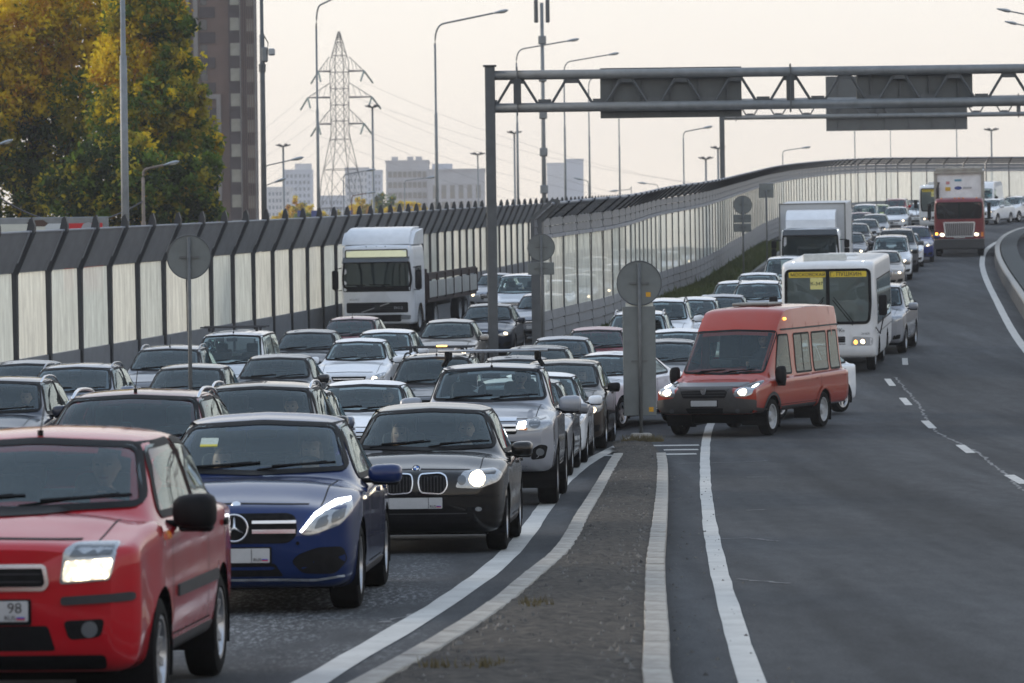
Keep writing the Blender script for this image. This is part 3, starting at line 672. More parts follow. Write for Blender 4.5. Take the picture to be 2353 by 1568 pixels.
for q_ in BIM.parts:
    if q_['name'] == 'grille_bar': q_['when'] = 'never'
def kidney_bars(h):
    m = MB()
    for s_ in (1, -1):
        for k in range(8):
            x = s_ * (.055 + .032 * k); q, n_ = h.hit(x, .68, 'front'); m.box((x, q.y - .004, .682), (.010, .012, .15))
    return m.mesh('grille_slats', TRIM)
BIM.add('grille_slats', kidney_bars(BIM.h))
def roundel(R):
    m = MB().revolve([(-.01, 0), (-.009, R * .92), (-.004, R), (.02, R)], axis='Y', n=24).mesh('bonnet_roundel', CHROME, True)
    k = Kind('x', 'x'); out_ = [m]
    for q, c in ((0, (.02, .12, .42)), (1, (.8, .8, .8)), (2, (.02, .12, .42)), (3, (.8, .8, .8))):
        a0 = math.pi / 2 * q; P_ = [(0, 0)] + [(R * .66 * math.cos(a0 + math.pi / 2 * j / 6), R * .66 * math.sin(a0 + math.pi / 2 * j / 6)) for j in range(7)]
        out_.append(MB().prism(P_, -.014, -.008).mesh('roundel_quarter', mat('roundel_%d' % (q % 2), c, .3, coat=.5)))
    out_.append(MB().revolve([(-.012, R * .66), (-.012, R * .9)], axis='Y', n=24).mesh('roundel_ring', BLACK))
    return out_
_fp = BIM.h.hit(0, .825, 'front')[0]; _i = None
for q_ in roundel(.042):
    _j = BIM.add(q_.name.split('.')[0], q_, parent=_i, loc=(0, 0, 0) if _i is not None else (0, _fp.y + .0, .83), rot=(0, 0, 0) if _i is not None else (-.75, 0, 0)); _i = _j if _i is None else _i
def plate_marks(K, z):
    y_ = K.h.hit(.19, z, 'front')[0].y
    K.add('plate_divider', MB().box((.125, y_ - .019, z + .003), (.004, .002, .10)).mesh('plate_divider', INK)); K.add('lettering', text_mesh('RUS', .034, INK, .001), loc=(.168, y_ - .019, z - .03), rot=(math.pi / 2, 0, 0))
    for k_, m_ in enumerate((FLAGR, FLAGB)): K.add('flag_stripe', MB().box((0, 0, 0), (.045, .002, .008)).mesh('flag_stripe', m_), loc=(.225, y_ - .019, z - .035 + .008 * k_))
plate_marks(MERC, .445); plate_marks(BIM, .495)
# double-cab pickup
HILUX = make_car('hilux', 'pickup_truck', 'pickup', dict(L=5.33, W=1.855, H=1.83, zb=.44, nose=1.12, cowl=1.33, wsb=1.38, rf=2.02, rr=3.15, rwb=3.45, belt=1.235, deck=1.22, yf=.95, yr=4.03, r=.395, rhw=.665, front=.86, block=.8, hood_w=.80, mw=.30, mh=.21, tw=.26, ant=2.12, anth=.19, gap=.07, cb=.12, cq=.05, floor=.62),
    dict(head=[(.40, .985), (.60, .97), (.80, .99), (.86, 1.09), (.80, 1.165), (.44, 1.085)], hr=.03, lampshape=R_([(.42, 1.0), (.53, .995), (.55, 1.085), (.45, 1.08)], .02), litm=LITCOOL, darkm=INNER, dark=[ellipse(.655, 1.065, .072, .066)],
         grille=R_([(-.42, .93), (.42, .93), (.44, 1.03), (.40, 1.13), (-.40, 1.13), (-.44, 1.03)], .03), bars=[(-.42, .42, 1.115, .045), (-.42, .42, 1.045, .03), (-.42, .42, .985, .03)],
         lower=[R_([(-.50, .62), (.50, .62), (.56, .84), (-.56, .84)], .04)], lower2=[R_([(.60, .60), (.78, .62), (.82, .78), (.72, .80), (.62, .74)], .04)], fog=[(.715, .70, .048)],
         extra=[('amber_reflector', R_([(.45, .985), (.55, .978), (.57, 1.005), (.46, 1.012)], .01), AMBER, .014, True)], plate=.74,
         lines=[('chrome_bumper_bar', [(-.55, .505), (.55, .505)], .05, CHROME)], handle=CHROME, side=[('side_step', R_([(1.5, .40), (3.4, .40), (3.4, .46), (1.5, .46)], .02), CHROME)]), style='five')
_m = MB()
for y_ in (2.25, 2.75): _m.tube([(-.72, y_, 1.99), (.72, y_, 1.99)], .019, 8)
HILUX.add('roof_bars', _m.mesh('roof_bars', ALLOY, True))
for sg_ in (1, -1):
    for y_ in (2.25, 2.75): HILUX.add('bar_clamp', MB().bev((0, 0, 0), (.07, .07, .13), .02, 1).tube([(0, 0, -.03), (sg_ * .07, 0, -.14)], .022, 5).mesh('bar_clamp', BLACK), loc=(sg_ * .60, y_, 1.925))
HILUX.add('bed_liner', MB().box((0, 4.35, 1.225), (1.45, 1.5, .02)).mesh('bed_liner', BLACK))
HILUX.add('paper_crane', MB().add([(0, 0, 0), (-.085, .01, .045), (-.02, .0, .02), (.085, .0, .055), (.02, 0, .02), (.0, .0, -.06), (-.06, 0, -.035)], [(0, 1, 2), (0, 3, 4), (0, 4, 5), (0, 5, 6), (0, 2, 4)]).tube([(0, 0, .02), (0, 0, .16)], .002, 3).mesh('paper_crane', WHITE), loc=(-.17, 1.72, 1.50), rot=(0, 0, .1))
# ordinary traffic
SED = dict(L=4.45, W=1.73, H=1.47, zb=.2, nose=.79, cowl=1.0, wsb=1.28, rf=2.0, rr=3.1, rwb=3.75, belt=.96, deck=1.07, yf=.82, yr=3.43, r=.31, rhw=.575, front=.80)
SEDAN = make_car('sedan', 'car', 'car', SED, style='ten')
SEDANB = make_car('sedanb', 'car', 'car', dict(SED, L=4.6, W=1.80, H=1.48, rhw=.60, nose=.80, cowl=1.01, rwb=3.95, yr=3.5, front=.82),
    dict(head=[(.44, .645), (.62, .60), (.82, .65), (.86, .74), (.80, .77), (.56, .70)], lamp=(.68, .675, .055), grille=R_([(-.36, .50), (.36, .50), (.44, .70), (.30, .745), (-.30, .745), (-.44, .70)], .05), bars=[(-.40, .40, .60, .012), (-.42, .42, .66, .012)], grim=.014), style='five')
HATCH = make_car('hatch', 'car', 'car', dict(L=4.1, W=1.73, H=1.50, zb=.21, nose=.81, cowl=1.02, wsb=1.14, rf=1.88, rr=3.40, rwb=3.98, belt=.98, deck=1.02, yf=.82, yr=3.40, r=.315, rhw=.59, front=.80), style='five')
BROWN = make_car('brownhatch', 'car', 'car', dict(L=4.2, W=1.77, H=1.56, zb=.21, nose=.88, cowl=1.08, wsb=1.10, rf=1.90, rr=3.50, rwb=4.08, belt=1.03, deck=1.06, yf=.84, yr=3.48, r=.325, rhw=.61, front=.80),
    dict(head=[(.46, .66), (.60, .62), (.82, .70), (.88, .87), (.80, .90), (.58, .80)], hr=.04, lamp=(.66, .72, .075), fog=[(.64, .38, .05)]), mirror=BLACK, style='five')
CROSS_P = dict(L=4.4, W=1.81, H=1.66, zb=.25, nose=.95, cowl=1.14, wsb=1.2, rf=1.92, rr=3.62, rwb=4.27, belt=1.10, deck=1.13, yf=.88, yr=3.53, r=.35, rhw=.625, front=.82, mw=.26, mh=.17)
CROSS = make_car('cross', 'suv', 'suv', CROSS_P, rails='chrome', style='five')
CROSSG = make_car('crossg', 'suv', 'suv', dict(CROSS_P, H=1.63, rf=1.98, L=4.5, rwb=4.36), dict(head=[(.44, .78), (.62, .75), (.84, .80), (.88, .90), (.80, .925), (.52, .86)], lamp=(.68, .825, .055), grille=R_([(-.42, .62), (.42, .62), (.44, .86), (-.44, .86)], .05), bars=[(-.42, .42, .80, .02), (-.42, .42, .72, .02)]), rails='grey', style='ten')
CROSSB = make_car('crossb', 'suv', 'suv', dict(CROSS_P, H=1.68, belt=1.12), dict(grille=R_([(-.50, .70), (.50, .70), (.52, .90), (-.52, .90)], .04), bars=[(-.46, .46, .80, .03)]), rails='black', style='five')
SUV = make_car('suv', 'suv', 'suv', dict(L=4.8, W=1.87, H=1.85, zb=.30, nose=1.08, cowl=1.26, wsb=1.42, rf=1.95, rr=4.15, rwb=4.68, belt=1.2, deck=1.22, yf=.88, yr=3.66, r=.385, rhw=.66, front=.86, block=.7, mw=.27, mh=.19, tw=.25, cq=.25), rails='grey', style='seven')
VAN_P = dict(L=4.4, W=1.75, H=1.80, zb=.23, nose=.93, cowl=1.13, wsb=1.05, rf=1.75, rr=4.12, rwb=4.34, belt=1.09, deck=1.1, yf=.84, yr=3.65, r=.32, rhw=.63, front=.84, block=.5, rdrop=.03)
VAN = make_car('van', 'van', 'van', VAN_P, mirror=BLACK, style='steel')
TALL = make_car('tallvan', 'van', 'van', dict(L=5.6, W=2.02, H=2.55, zb=.28, nose=1.08, cowl=1.36, wsb=.95, rf=1.75, rr=5.3, rwb=5.54, belt=1.30, deck=1.32, yf=.95, yr=4.4, r=.34, rhw=.80, front=.86, block=.6, rdrop=.04, mw=.22, mh=.36, wst=2.02, wsw=.76, panes=[R_([(1.4, 1.38), (2.2, 1.38), (2.2, 2.0), (1.75, 2.0)], .05)]), mirror=BLACK, style='steel')
def rack(K, ys, z, hw_):
    m = MB()
    for y_ in ys: m.bev((0, y_, z + .05), (hw_ * 2, .06, .03), .01, 1)
    for y_ in ys:
        for sg in (1, -1): m.bev((sg * hw_ * .72, y_, z), (.06, .08, .09), .015, 1)
    K.add('roof_rack', m.mesh('roof_rack', TRIM), when='rack')
rack(VAN, (1.95, 2.55), 1.845, .72); rack(CROSSB, (2.2, 2.9), 1.74, .66); rack(CROSS, (2.2, 2.9), 1.72, .66)
YELLOW = mat('yellow_lamp', (.7, .55, .1), .3, emit=(1, .55, .15), estr=2.0)
CROSSB.add('roof_beacon', MB().bev((0, 0, 0), (.20, .09, .03), .012, 1).mesh('roof_beacon', YELLOW), loc=(.10, 2.15, 1.815), when='beacon')
CROSSB.add('roof_dome', MB().revolve([(0, .12), (.05, .11), (.09, .07), (.10, 0)], axis='Z', n=16).mesh('roof_dome', WHITE, True), loc=(.42, 2.3, 1.70), when='beacon')
# rows of dark squares on the taxi's rear quarter
for sg_ in (1, -1):
    m_ = MB()
    for i_ in range(4):
        for j_ in range(2):
            q_, n_ = HATCH.h.hit(3.36 + .05 * i_ + .025 * j_, .90 - .035 * j_, 'side', sg_)
            if (i_ + j_) % 1 == 0: m_.box((q_.x + sg_ * .002, q_.y, q_.z), (.004, .024, .022))
    HATCH.add('chequer_squares', m_.mesh('chequer_squares', INK), when='taxi')
HATCH.add('taxi_sign', MB().bev((0, 0, 0), (.34, .12, .10), .03, 2).mesh('taxi_sign', WHITE), loc=(0, 2.4, 1.55), when='taxisign')
# ------------------------------------------------------------------ minibus, bus, lorries
def van_panes(z0, z1, cuts): return [R_([(a, z0), (b, z0), (c, z1), (d, z1)], .05) for a, b, c, d in cuts]
GAZ = make_car('gazelle', 'minibus', 'minibus', dict(L=5.5, W=2.02, H=2.42, zb=.42, nose=.93, cowl=1.15, wsb=.95, rf=2.15, rr=5.22, rwb=5.44, belt=1.07, deck=1.1, yf=1.0, yr=3.9, r=.345, rhw=.80, front=.88, block=.6, hood_w=.80, wst=1.93, wsw=.80, rdrop=.03, tw=.21, mw=.2, mh=.34, gap=.06, floor=.75, seat_y=2.15, sideglass=GLASSD,
    panes=van_panes(1.12, 1.86, [(1.42, 2.28, 2.24, 1.80), (2.55, 3.42, 3.42, 2.55), (3.58, 4.42, 4.42, 3.58), (4.56, 5.14, 5.08, 4.56)])),
    dict(head=[(.56, .76), (.80, .765), (.93, .80), (.95, .93), (.90, 1.04), (.74, 1.0), (.62, .90)], hr=.05, lampshape=ellipse(.755, .84, .085, .06, 18), drl=ellipse(.88, .95, .03, .03, 10),
         grille=R_([(-.42, .74), (.42, .74), (.50, .93), (-.50, .93)], .03), bars=[(-.42, .42, .79, .012), (-.44, .44, .84, .012), (-.46, .46, .89, .012)], barm=TRIM,
         lower=[R_([(-.34, .44), (.34, .44), (.38, .55), (-.38, .55)], .03)], lower2=[], fog=[(.66, .50, .04)],
         extra=[('bumper', R_([(-.97, .41), (0, .385), (.97, .41), (.985, .70), (.62, .74), (.52, .94), (-.52, .94), (-.62, .74), (-.985, .70)], .04), mat('bumper_grey', (.045, .042, .041), .55, noise=.15, nscale=10), .022, False),
                ('grille_band', R_([(-.62, .935), (.62, .935), (.72, .995), (-.72, .995)], .03), mat('dull_silver', (.25, .25, .26), .35, .6), .024, False)], plate=.64,
         side=[('side_rib', R_([(1.35, .93), (5.35, .985), (5.35, 1.0), (1.35, .945)], .008), None), ('side_rib', R_([(1.45, .60), (3.45, .60), (3.45, .615), (1.45, .615)], .006), None)]), mirror=BLACK, style='steel')
for q_ in GAZ.parts:
    if q_['name'] == 'side_rib': q_['m'] = PAINT; pm_slot(q_['me'])
def raise_front(K, names, dy):
    for q in K.parts:
        if q['name'] in names: q['loc'] = (q['loc'][0], q['loc'][1] - dy, q['loc'][2])
raise_front(GAZ, ('bumper_intake', 'grille', 'grille_bar', 'plate_frame', 'number_plate', 'fog_lamp'), .026)
_q = GAZ.h.hit(0, .87, 'front')[0]
GAZ.add('front_emblem', MB().prism(R_([(-.045, .05), (-.06, .02), (-.035, -.06), (.035, -.06), (.06, .02), (.045, .05)], .015), -.02, 0).mesh('front_emblem', CHROME), loc=(0, _q.y - .036, .87))
for y_ in (2.6, 3.35, 4.1, 4.8):
    m_ = GAZ.h.strip('roof_rib', [(-.86, y_), (.86, y_)], .035, 'top', None, .012); GAZ.add('roof_rib', pm_slot(m_), PAINT)
for sg_ in (1, -1): GAZ.add('drip_rail', GAZ.h.patch('drip_rail', R_([(1.95, 1.945), (5.3, 1.965), (5.3, 1.995), (1.95, 1.975)], .01), 'side', TRIM, .02, sg_))
GAZ.add('roof_hatch', MB().bev((0, 0, 0), (.75, .85, .06), .03, 2).mesh('roof_hatch', mat('hatch_grey', (.22, .22, .2), .5, noise=.2)), loc=(-.05, 3.1, 2.44))
for sg_ in (1, -1):
    q_, n_ = GAZ.h.hit(2.2, 2.16, 'side', sg_); GAZ.add('roof_marker', MB().bev((0, 0, 0), (.06, .1, .05), .015, 1).mesh('roof_marker', AMBERLIT if sg_ > 0 else AMBER), loc=q_)
GAZ.add('window_slider', GAZ.h.strip('window_slider', [(2.98, 1.12), (2.98, 1.86)], .03, 'side', BLACK, .009, 1))
for sg_ in (1, -1):
    for y_ in (1.0, 3.9):
        pts_ = [(y_ + .44 * math.cos(t), .345 + .44 * math.sin(t)) for t in (math.pi * (.06 + .88 * k / 14) for k in range(15))]
        GAZ.add('arch_trim', GAZ.h.strip('arch_trim', pts_, .06, 'side', TRIM, .012, sg_) if y_ < 2 else pm_slot(GAZ.h.strip('arch_trim', pts_, .06, 'side', None, .02, sg_)), None if y_ < 2 else PAINT)
    GAZ.add('mud_flap', MB().box((sg_ * .85, 1.45, .26), (.22, .015, .26)).mesh('mud_flap', BLACK)); GAZ.add('mud_flap', MB().box((sg_ * .8, 4.36, .26), (.34, .015, .28)).mesh('mud_flap', BLACK))

def flank(w, prof): return [(x * w, z) for x, z in prof]
BUSG = glass('bus_glass', (.50, .56, .56))
BUSW = mat('bus_white', (.72, .73, .74), .35, coat=.4, noise=.06, nscale=2.5)
BUSY = mat('route_yellow', (.72, .53, .04), .45, noise=.05); CARD = mat('card_yellow', (.72, .66, .25), .6, noise=.05)
def make_bus():
    K = Kind('bus', 'bus'); hw = 1.2; L = 7.3; H = 2.86
    def s(w, zb, zt): return [(0, zb), (w * .86, zb), (w * .985, zb + .06), (w, .9), (w, 1.5), (w * .99, 2.1), (w * .98, zt - .16), (w * .92, zt - .035), (0, zt)]
    st = [(0, s(1.06, .52, 2.70)), (.03, s(1.12, .46, 2.76)), (.10, s(1.17, .42, 2.81)), (.22, s(1.195, .40, 2.84)), (.45, s(1.2, .38, 2.85)), (1.5, s(1.2, .36, 2.86)), (5.8, s(1.2, .36, 2.86)), (6.9, s(1.2, .4, 2.85)), (7.2, s(1.16, .46, 2.78)), (7.3, s(1.08, .56, 2.6))]
    h = Hull([a for a, b in st], [b for a, b in st], step=.12)
    ws = R_([(-1.02, 1.28), (1.02, 1.28), (1.06, 1.7), (1.05, 2.62), (-1.05, 2.62), (-1.06, 1.7)], .12)
    P0 = [('windscreen', h.patch('windscreen', ws, 'front', BUSG, .006, skirt=.004, res=.12)), ('windscreen_seal', h.strip('windscreen_seal', ws, .07, 'front', BLACK, .014, closed=True)),
          ('windscreen_post', h.patch('windscreen_post', rect(-.045, .045, 1.26, 2.62, .01), 'front', BLACK, .018))]
    for a, b in ((-.98, -.05), (.05, .98)): P0.append(('route_board', h.patch('route_board', R_([(a, 2.44), (b, 2.44), (b, 2.585), (a, 2.585)], .03), 'front', BUSY, .012, res=.12)))
    P0.append(('route_card', h.patch('route_card', rect(-.44, -.12, 2.14, 2.43, .01), 'front', CARD, .010, res=.12)))
    panes = [(.75, 1.25)] + [(1.45 + .86 * k, 1.45 + .86 * k + .78) for k in range(6)]
    side = []
    for sg in (1, -1):
        for a, b in panes:
            pl = R_([(a, 1.25), (b, 1.25), (b, 2.32), (a, 2.32)], .05); side.append((pl, h.patch('side_window', pl, 'side', GLASSD, .006, sg, skirt=.004, res=.2)))
    low = [('grille', h.patch('grille', rect(-.42, .42, .78, .94, .03), 'front', TRIM, .006)), ('front_flap', h.patch('front_flap', rect(-.52, .52, .70, 1.20, .03), 'front', BUSW, .004))]
    for k in range(3): low.append(('grille_slot', h.patch('grille_slot', rect(-.42, .42, .735 + .001 + k * .0 - .0 - .0 + (.0 if k == 0 else 0), .755, .008), 'front', BLACK, .010)) if k == 0 else ('grille_slot', h.patch('grille_slot', rect(-.40, .40, .80 + .05 * (k - 1), .82 + .05 * (k - 1), .008), 'front', BLACK, .012)))
    for sg in (1, -1):
        low.append(('headlight_panel', h.patch('headlight_panel', R_([(.55, .70), (1.10, .70), (1.12, .90), (.62, .94)], .06), 'front', mat('lamp_panel', (.42, .43, .45), .3, .3), .006, sg)))
        low.append(('headlight', h.patch('headlight', ellipse(.86, .80, .085, .085, 18), 'front', LENS, .012, sg)))
        low.append(('headlamp_bulb', h.patch('headlamp_bulb', ellipse(.86, .80, .06, .06, 18), 'front', LIT, .016, sg, skirt=.003)))
        low.append(('indicator', h.patch('indicator', ellipse(.68, .79, .045, .055, 14), 'front', AMBERLIT if sg > 0 else AMBER, .014, sg)))
        low.append(('fog_lamp', h.patch('fog_lamp', ellipse(.78, .56, .045, .045, 14), 'front', LENS, .010, sg)))
    low.append(('bumper', h.patch('bumper', R_([(-1.14, .43), (1.14, .43), (1.15, .66), (-1.15, .66)], .05), 'front', BUSW, .03, res=.12)))
    # keep drawing order: openings behind the panes, then arches
    h.open_(ws, 'front', -1, .9, .03)
    for yw in (1.35, 5.0): h.arch(yw, .40, .50, .6)
    K.add('body', h.body('body', BUSW))
    for nm, me in P0 + low: K.add(nm, me)
    for pl, me in side: K.add('side_window', me)
    for sg in (1, -1): K.add('window_band', h.patch('window_band', rect(.68, 6.75, 1.20, 2.36, .05), 'side', BLACK, .003, sg, res=.2))
    y0 = h.hit(0, 2.4, 'front')[0].y
    K.add('lettering', text_mesh('МОСКОВСКАЯ', .122, INK, .002), loc=(-.50, h.hit(-.5, 2.51, 'front')[0].y - .02, 2.51), rot=(math.pi / 2 + .12, 0, 0))
    K.add('lettering', text_mesh('Г. ПУШКИН', .145, INK, .002), loc=(.46, h.hit(.46, 2.51, 'front')[0].y - .02, 2.51), rot=(math.pi / 2 + .12, 0, 0))
    K.add('lettering', text_mesh('К-347', .125, INK, .002), loc=(-.28, h.hit(-.28, 2.28, 'front')[0].y - .018, 2.28), rot=(math.pi / 2 + .08, 0, 0))
    K.add('lettering', text_mesh('ПАРК»', .13, INK, .002), loc=(.20, h.hit(.2, 1.09, 'front')[0].y - .016, 1.09), rot=(math.pi / 2, 0, 0))
    K.add('lettering', text_mesh('211631', .075, INK, .002), loc=(.94, h.hit(.94, 1.0, 'front')[0].y - .012, 1.0), rot=(math.pi / 2, 0, .12))
    K.add('air_vent', MB().bev((0, 0, 0), (1.05, .7, .16), .05, 2).bev((0, -.33, .02), (1.1, .1, .2), .03, 1).mesh('air_vent', mat('vent_white', (.55, .55, .52), .5, noise=.15)), loc=(-.12, 1.0, 2.90))
    K.add('roof_hatch', MB().bev((0, 0, 0), (.8, .8, .08), .03, 1).mesh('roof_hatch', BUSW), loc=(.1, 4.2, 2.88))
    for sg in (1, -1): K.add('roof_marker', MB().bev((0, 0, 0), (.05, .05, .07), .015, 1).mesh('roof_marker', LITCOOL), loc=(sg * .88, .32, 2.80))
    for x0, x1 in ((-.12, -.62), (.12, .62)):
        q = h.hit(x0, 1.12, 'front')[0]; e = h.hit(x1 if x0 < 0 else x1, 1.12, 'front')[0]
        K.add('wiper', MB().tube([(x1, q.y - .06, 1.22), (x0, q.y - .05, 1.86)], .011, 5).tube([(x1 + (.05 if x0 > 0 else -.05), q.y - .07, 1.26), (x0 + .02, q.y - .06, 1.94)], .008, 4).mesh('wiper', BLACK))
    for sg in (1, -1):
        m = MB().tube([(sg * 1.15, .2, 1.2), (sg * 1.3, .02, 1.0), (sg * 1.38, -.02, 1.35), (sg * 1.38, -.02, 1.6)], .018, 6); i = K.add('mirror_arm', m.mesh('mirror_arm', BLACK, True))
        K.add('wing_mirror', MB().bev((sg * 1.38, -.02, 1.72), (.22, .12, .52), .05, 2).mesh('wing_mirror', BLACK, 'auto'))
    for sg in (1, -1): K.add('skirt_line', h.strip('skirt_line', [(.6, .98), (6.9, .98)], .02, 'side', TRIM, .006, sg))
    K.add('underbody', MB().box((0, 3.6, .5), (2.0, 6.6, .2)).mesh('underbody', BLACK))
    K.add('dashboard', MB().box((0, .45, 1.0), (2.1, .5, .3)).mesh('dashboard', DASH))
    m = MB()
    for y in (2.2, 3.1, 4.0, 4.9):
        for x in (-.75, -.3, .45, .85): m.bev((x, y, 1.1), (.42, .12, .8), .05, 1).bev((x, y - .22, .8), (.42, .45, .12), .04, 1)
    m.bev((.62, 1.15, 1.15), (.5, .12, .9), .05, 1); K.add('seats', m.mesh('seats', mat('bus_seat', (.12, .03, .05), .9, noise=.2)))
    K.add('steering_wheel', STEER, loc=(.62, .72, 1.22), rot=(-.9, 0, 0)); K.add('floor_panel', MB().box((0, 3.6, .66), (2.3, 7.0, .04)).mesh('floor_panel', BLACK))
    add_wheels(K, 2.2, 1.35, 5.0, .40, .22, 'steel', dual=True); K.seat = (.62, .98, 1.0); K.h = h
    return K
BUS = make_bus()

def cab(K, hw, zb, H, L, m, ws, bow=.12, top=None, nose_r=.1):
    def s(w, z0, zt): return [(0, z0), (w * .9, z0), (w * .99, z0 + .08), (w, z0 + .45 * (zt - z0)), (w, z0 + .6 * (zt - z0)), (w * .985, zt - .5), (w * .96, zt - .18), (w * .88, zt - .04), (0, zt)]
    st = [(0, s(hw - nose_r * 1.4, zb + .08, H - .22)), (.03, s(hw - nose_r * .8, zb + .03, H - .13)), (.10, s(hw - nose_r * .3, zb, H - .06)), (.25, s(hw, zb, H - .01)), (.8, s(hw, zb, H)), (L - .1, s(hw, zb, H)), (L, s(hw - .02, zb, H - .03))]
    h = Hull([a for a, b in st], [b for a, b in st], step=.12)
    return h
def make_volvo():
    K = Kind('lorry', 'lorry'); K.cat = 'lorry'; hw = 1.245; H = 3.32; h = cab(K, hw, .35, H, 2.3, BUSW, None)
    m = mat('lorry_white', (.70, .72, .75), .35, coat=.5, noise=.08, nscale=3)
    ws = R_([(-1.12, 1.72), (1.12, 1.72), (1.16, 2.0), (1.10, 2.66), (-1.10, 2.66), (-1.16, 2.0)], .1); top = R_([(-1.05, 2.80), (1.05, 2.80), (1.05, 3.10), (-1.05, 3.10)], .07)
    it = [('windscreen', h.patch('windscreen', ws, 'front', GLASSD, .006, skirt=.004, res=.12)), ('windscreen_seal', h.strip('windscreen_seal', ws, .07, 'front', BLACK, .012, closed=True)),
          ('cowl_panel', h.patch('cowl_panel', R_([(-1.14, 1.56), (1.14, 1.56), (1.16, 1.75), (-1.16, 1.75)], .04), 'front', BLACK, .008, res=.12)),
          ('upper_window', h.patch('upper_window', top, 'front', mat('lit_curtain', (.62, .63, .45), .5, noise=.12, nscale=2, emit=(.75, .76, .5), estr=.25), .006, res=.12)), ('upper_window_seal', h.strip('upper_window_seal', top, .04, 'front', BLACK, .010, closed=True)),
          ('sun_visor', MB().prism([(-.22, 2.62), (-.24, 2.66), (-.02, 2.84), (.04, 2.84)], -1.13, 1.13, 'YZ').mesh('sun_visor', mat('visor_smoke', (.022, .024, .026), .2, coat=.6))),
          ('grille', h.patch('grille', R_([(-1.05, .78), (1.05, .78), (1.05, 1.16), (-1.05, 1.16)], .05), 'front', BLACK, .006, res=.12)), ('lower_grille', h.patch('lower_grille', R_([(-.8, .45), (.8, .45), (.85, .70), (-.85, .70)], .05), 'front', BLACK, .006, res=.12))]
    for k in range(4): it.append(('grille_bar', h.strip('grille_bar', [(-1.0, .86 + .075 * k), (1.0, .86 + .075 * k)], .018, 'front', TRIM, .012)))
    it.append(('grille_diagonal', h.strip('grille_diagonal', [(-.55, .80), (.42, 1.14)], .035, 'front', ALLOY, .018))); it.append(('grille_badge', h.patch('grille_badge', rect(-.10, .10, .89, 1.06, .02), 'front', TRIM, .022)))
    for sg in (1, -1):
        it.append(('headlight', h.patch('headlight', R_([(.78, .52), (1.12, .52), (1.14, .68), (.82, .70)], .04), 'front', LENS, .008, sg)))
        sw = R_([(.55, 1.62), (1.55, 1.62), (1.55, 2.45), (.42, 2.45), (.36, 1.80)], .06); it.append(('side_window', h.patch('side_window', sw, 'side', GLASSD, .006, sg))); it.append(('window_seal', h.strip('window_seal', sw, .05, 'side', BLACK, .009, sg, closed=True)))
        it.append(('roof_marker', MB().bev((sg * 1.08, .12, 3.18), (.07, .06, .07), .02, 1).mesh('roof_marker', AMBERLIT))); it.append(('panel_gap', h.strip('panel_gap', [(.30, .9), (.30, 2.5)], .014, 'side', BLACK, .003, sg)))
        it.append(('mirror_arm', MB().tube([(sg * 1.22, .2, 2.45), (sg * 1.42, .02, 2.4), (sg * 1.44, 0, 1.6), (sg * 1.22, .2, 1.62)], .022, 6).mesh('mirror_arm', BLACK, True))); it.append(('wing_mirror', MB().bev((sg * 1.42, 0, 2.0), (.22, .16, .72), .06, 2).mesh('wing_mirror', BLACK, 'auto')))
    for x in (-.35, 0, .3): it.append(('roof_lamp', MB().bev((x, .08, 3.21), (.06, .06, .06), .02, 1).mesh('roof_lamp', BLACK)))
    for x in (-.7, .15): it.append(('wiper', MB().tube([(x + .35, -.02, 1.66), (x, -.03, 1.80)], .018, 5).tube([(x + .3, -.03, 1.80), (x - .4, -.03, 1.82)], .014, 4).mesh('wiper', BLACK)))
    for yw in (1.35,): h.arch(yw, .5, .6, .7)
    K.add('body', h.body('body', m))
    for nm, me in it: K.add(nm, me)
    K.add('wind_deflector', MB().prism([(.18, 3.30), (.30, 3.52), (.62, 3.80), (1.2, 3.90), (2.25, 3.92), (2.25, 3.3)], -1.08, 1.08, 'YZ').mesh('wind_deflector', m, 'auto'))
    for sg in (1, -1): K.add('deflector_side', MB().prism([(.26, 3.28), (.42, 3.50), (.75, 3.72), (2.25, 3.84), (2.25, 3.28)], sg * 1.08, sg * 1.22, 'YZ').mesh('deflector_side', m, 'auto'))
    K.add('lettering', text_mesh('VOLVO', .10, mat('grey_ink', (.22, .23, .25), .5), .002), loc=(-.78, h.hit(-.78, 1.27, 'front')[0].y - .006, 1.27), rot=(math.pi / 2, 0, 0))
    K.add('lettering', text_mesh('FH12', .14, mat('light_ink', (.35, .36, .38), .5), .002), loc=(.72, h.hit(.72, .95, 'front')[0].y - .016, .95), rot=(math.pi / 2, 0, 0))
    tm, rm = wheel_meshes(.5, .3, 'steel')
    for y in (1.35, 4.6, 9.8, 11.1):
        for sg in (1, -1): i = K.add('wheel', tm, loc=(sg * 1.06, y, .5), rot=(0, 0, 0 if sg > 0 else math.pi)); K.add('rim', rm, parent=i)
    K.add('chassis', MB().box((0, 6.5, .85), (.9, 11.5, .25)).mesh('chassis', BLACK))
    bed = mat('bed_brown', (.035, .022, .020), .7, noise=.3, nscale=2); alu = mat('bed_side_alu', (.42, .43, .42), .5, .3, noise=.18, nscale=2)
    K.add('bed_floor', MB().box((0, 8.2, 1.12), (2.44, 10.6, .18)).mesh('bed_floor', bed))
    for k in range(6):
        for sg in (1, -1): K.add('side_board', MB().bev((sg * 1.23, 3.85 + 1.75 * k, 1.52), (.04, 1.70, .62), .01, 1).mesh('side_board', alu))
    for k in range(7):
        for sg in (1, -1): K.add('stanchion', MB().box((sg * 1.24, 2.97 + 1.75 * k, 1.62), (.07, .07, .95)).mesh('stanchion', bed))
    for sg in (1, -1): K.add('side_rail', MB().box((sg * 1.20, 8.2, 2.02), (.05, 10.5, .26)).mesh('side_rail', bed))
    K.add('headboard', MB().box((0, 2.95, 1.75), (2.4, .06, 1.1)).mesh('headboard', bed))
    K.seat = (.6, 1.2, 1.75)
    return K
VOLVO = make_volvo()
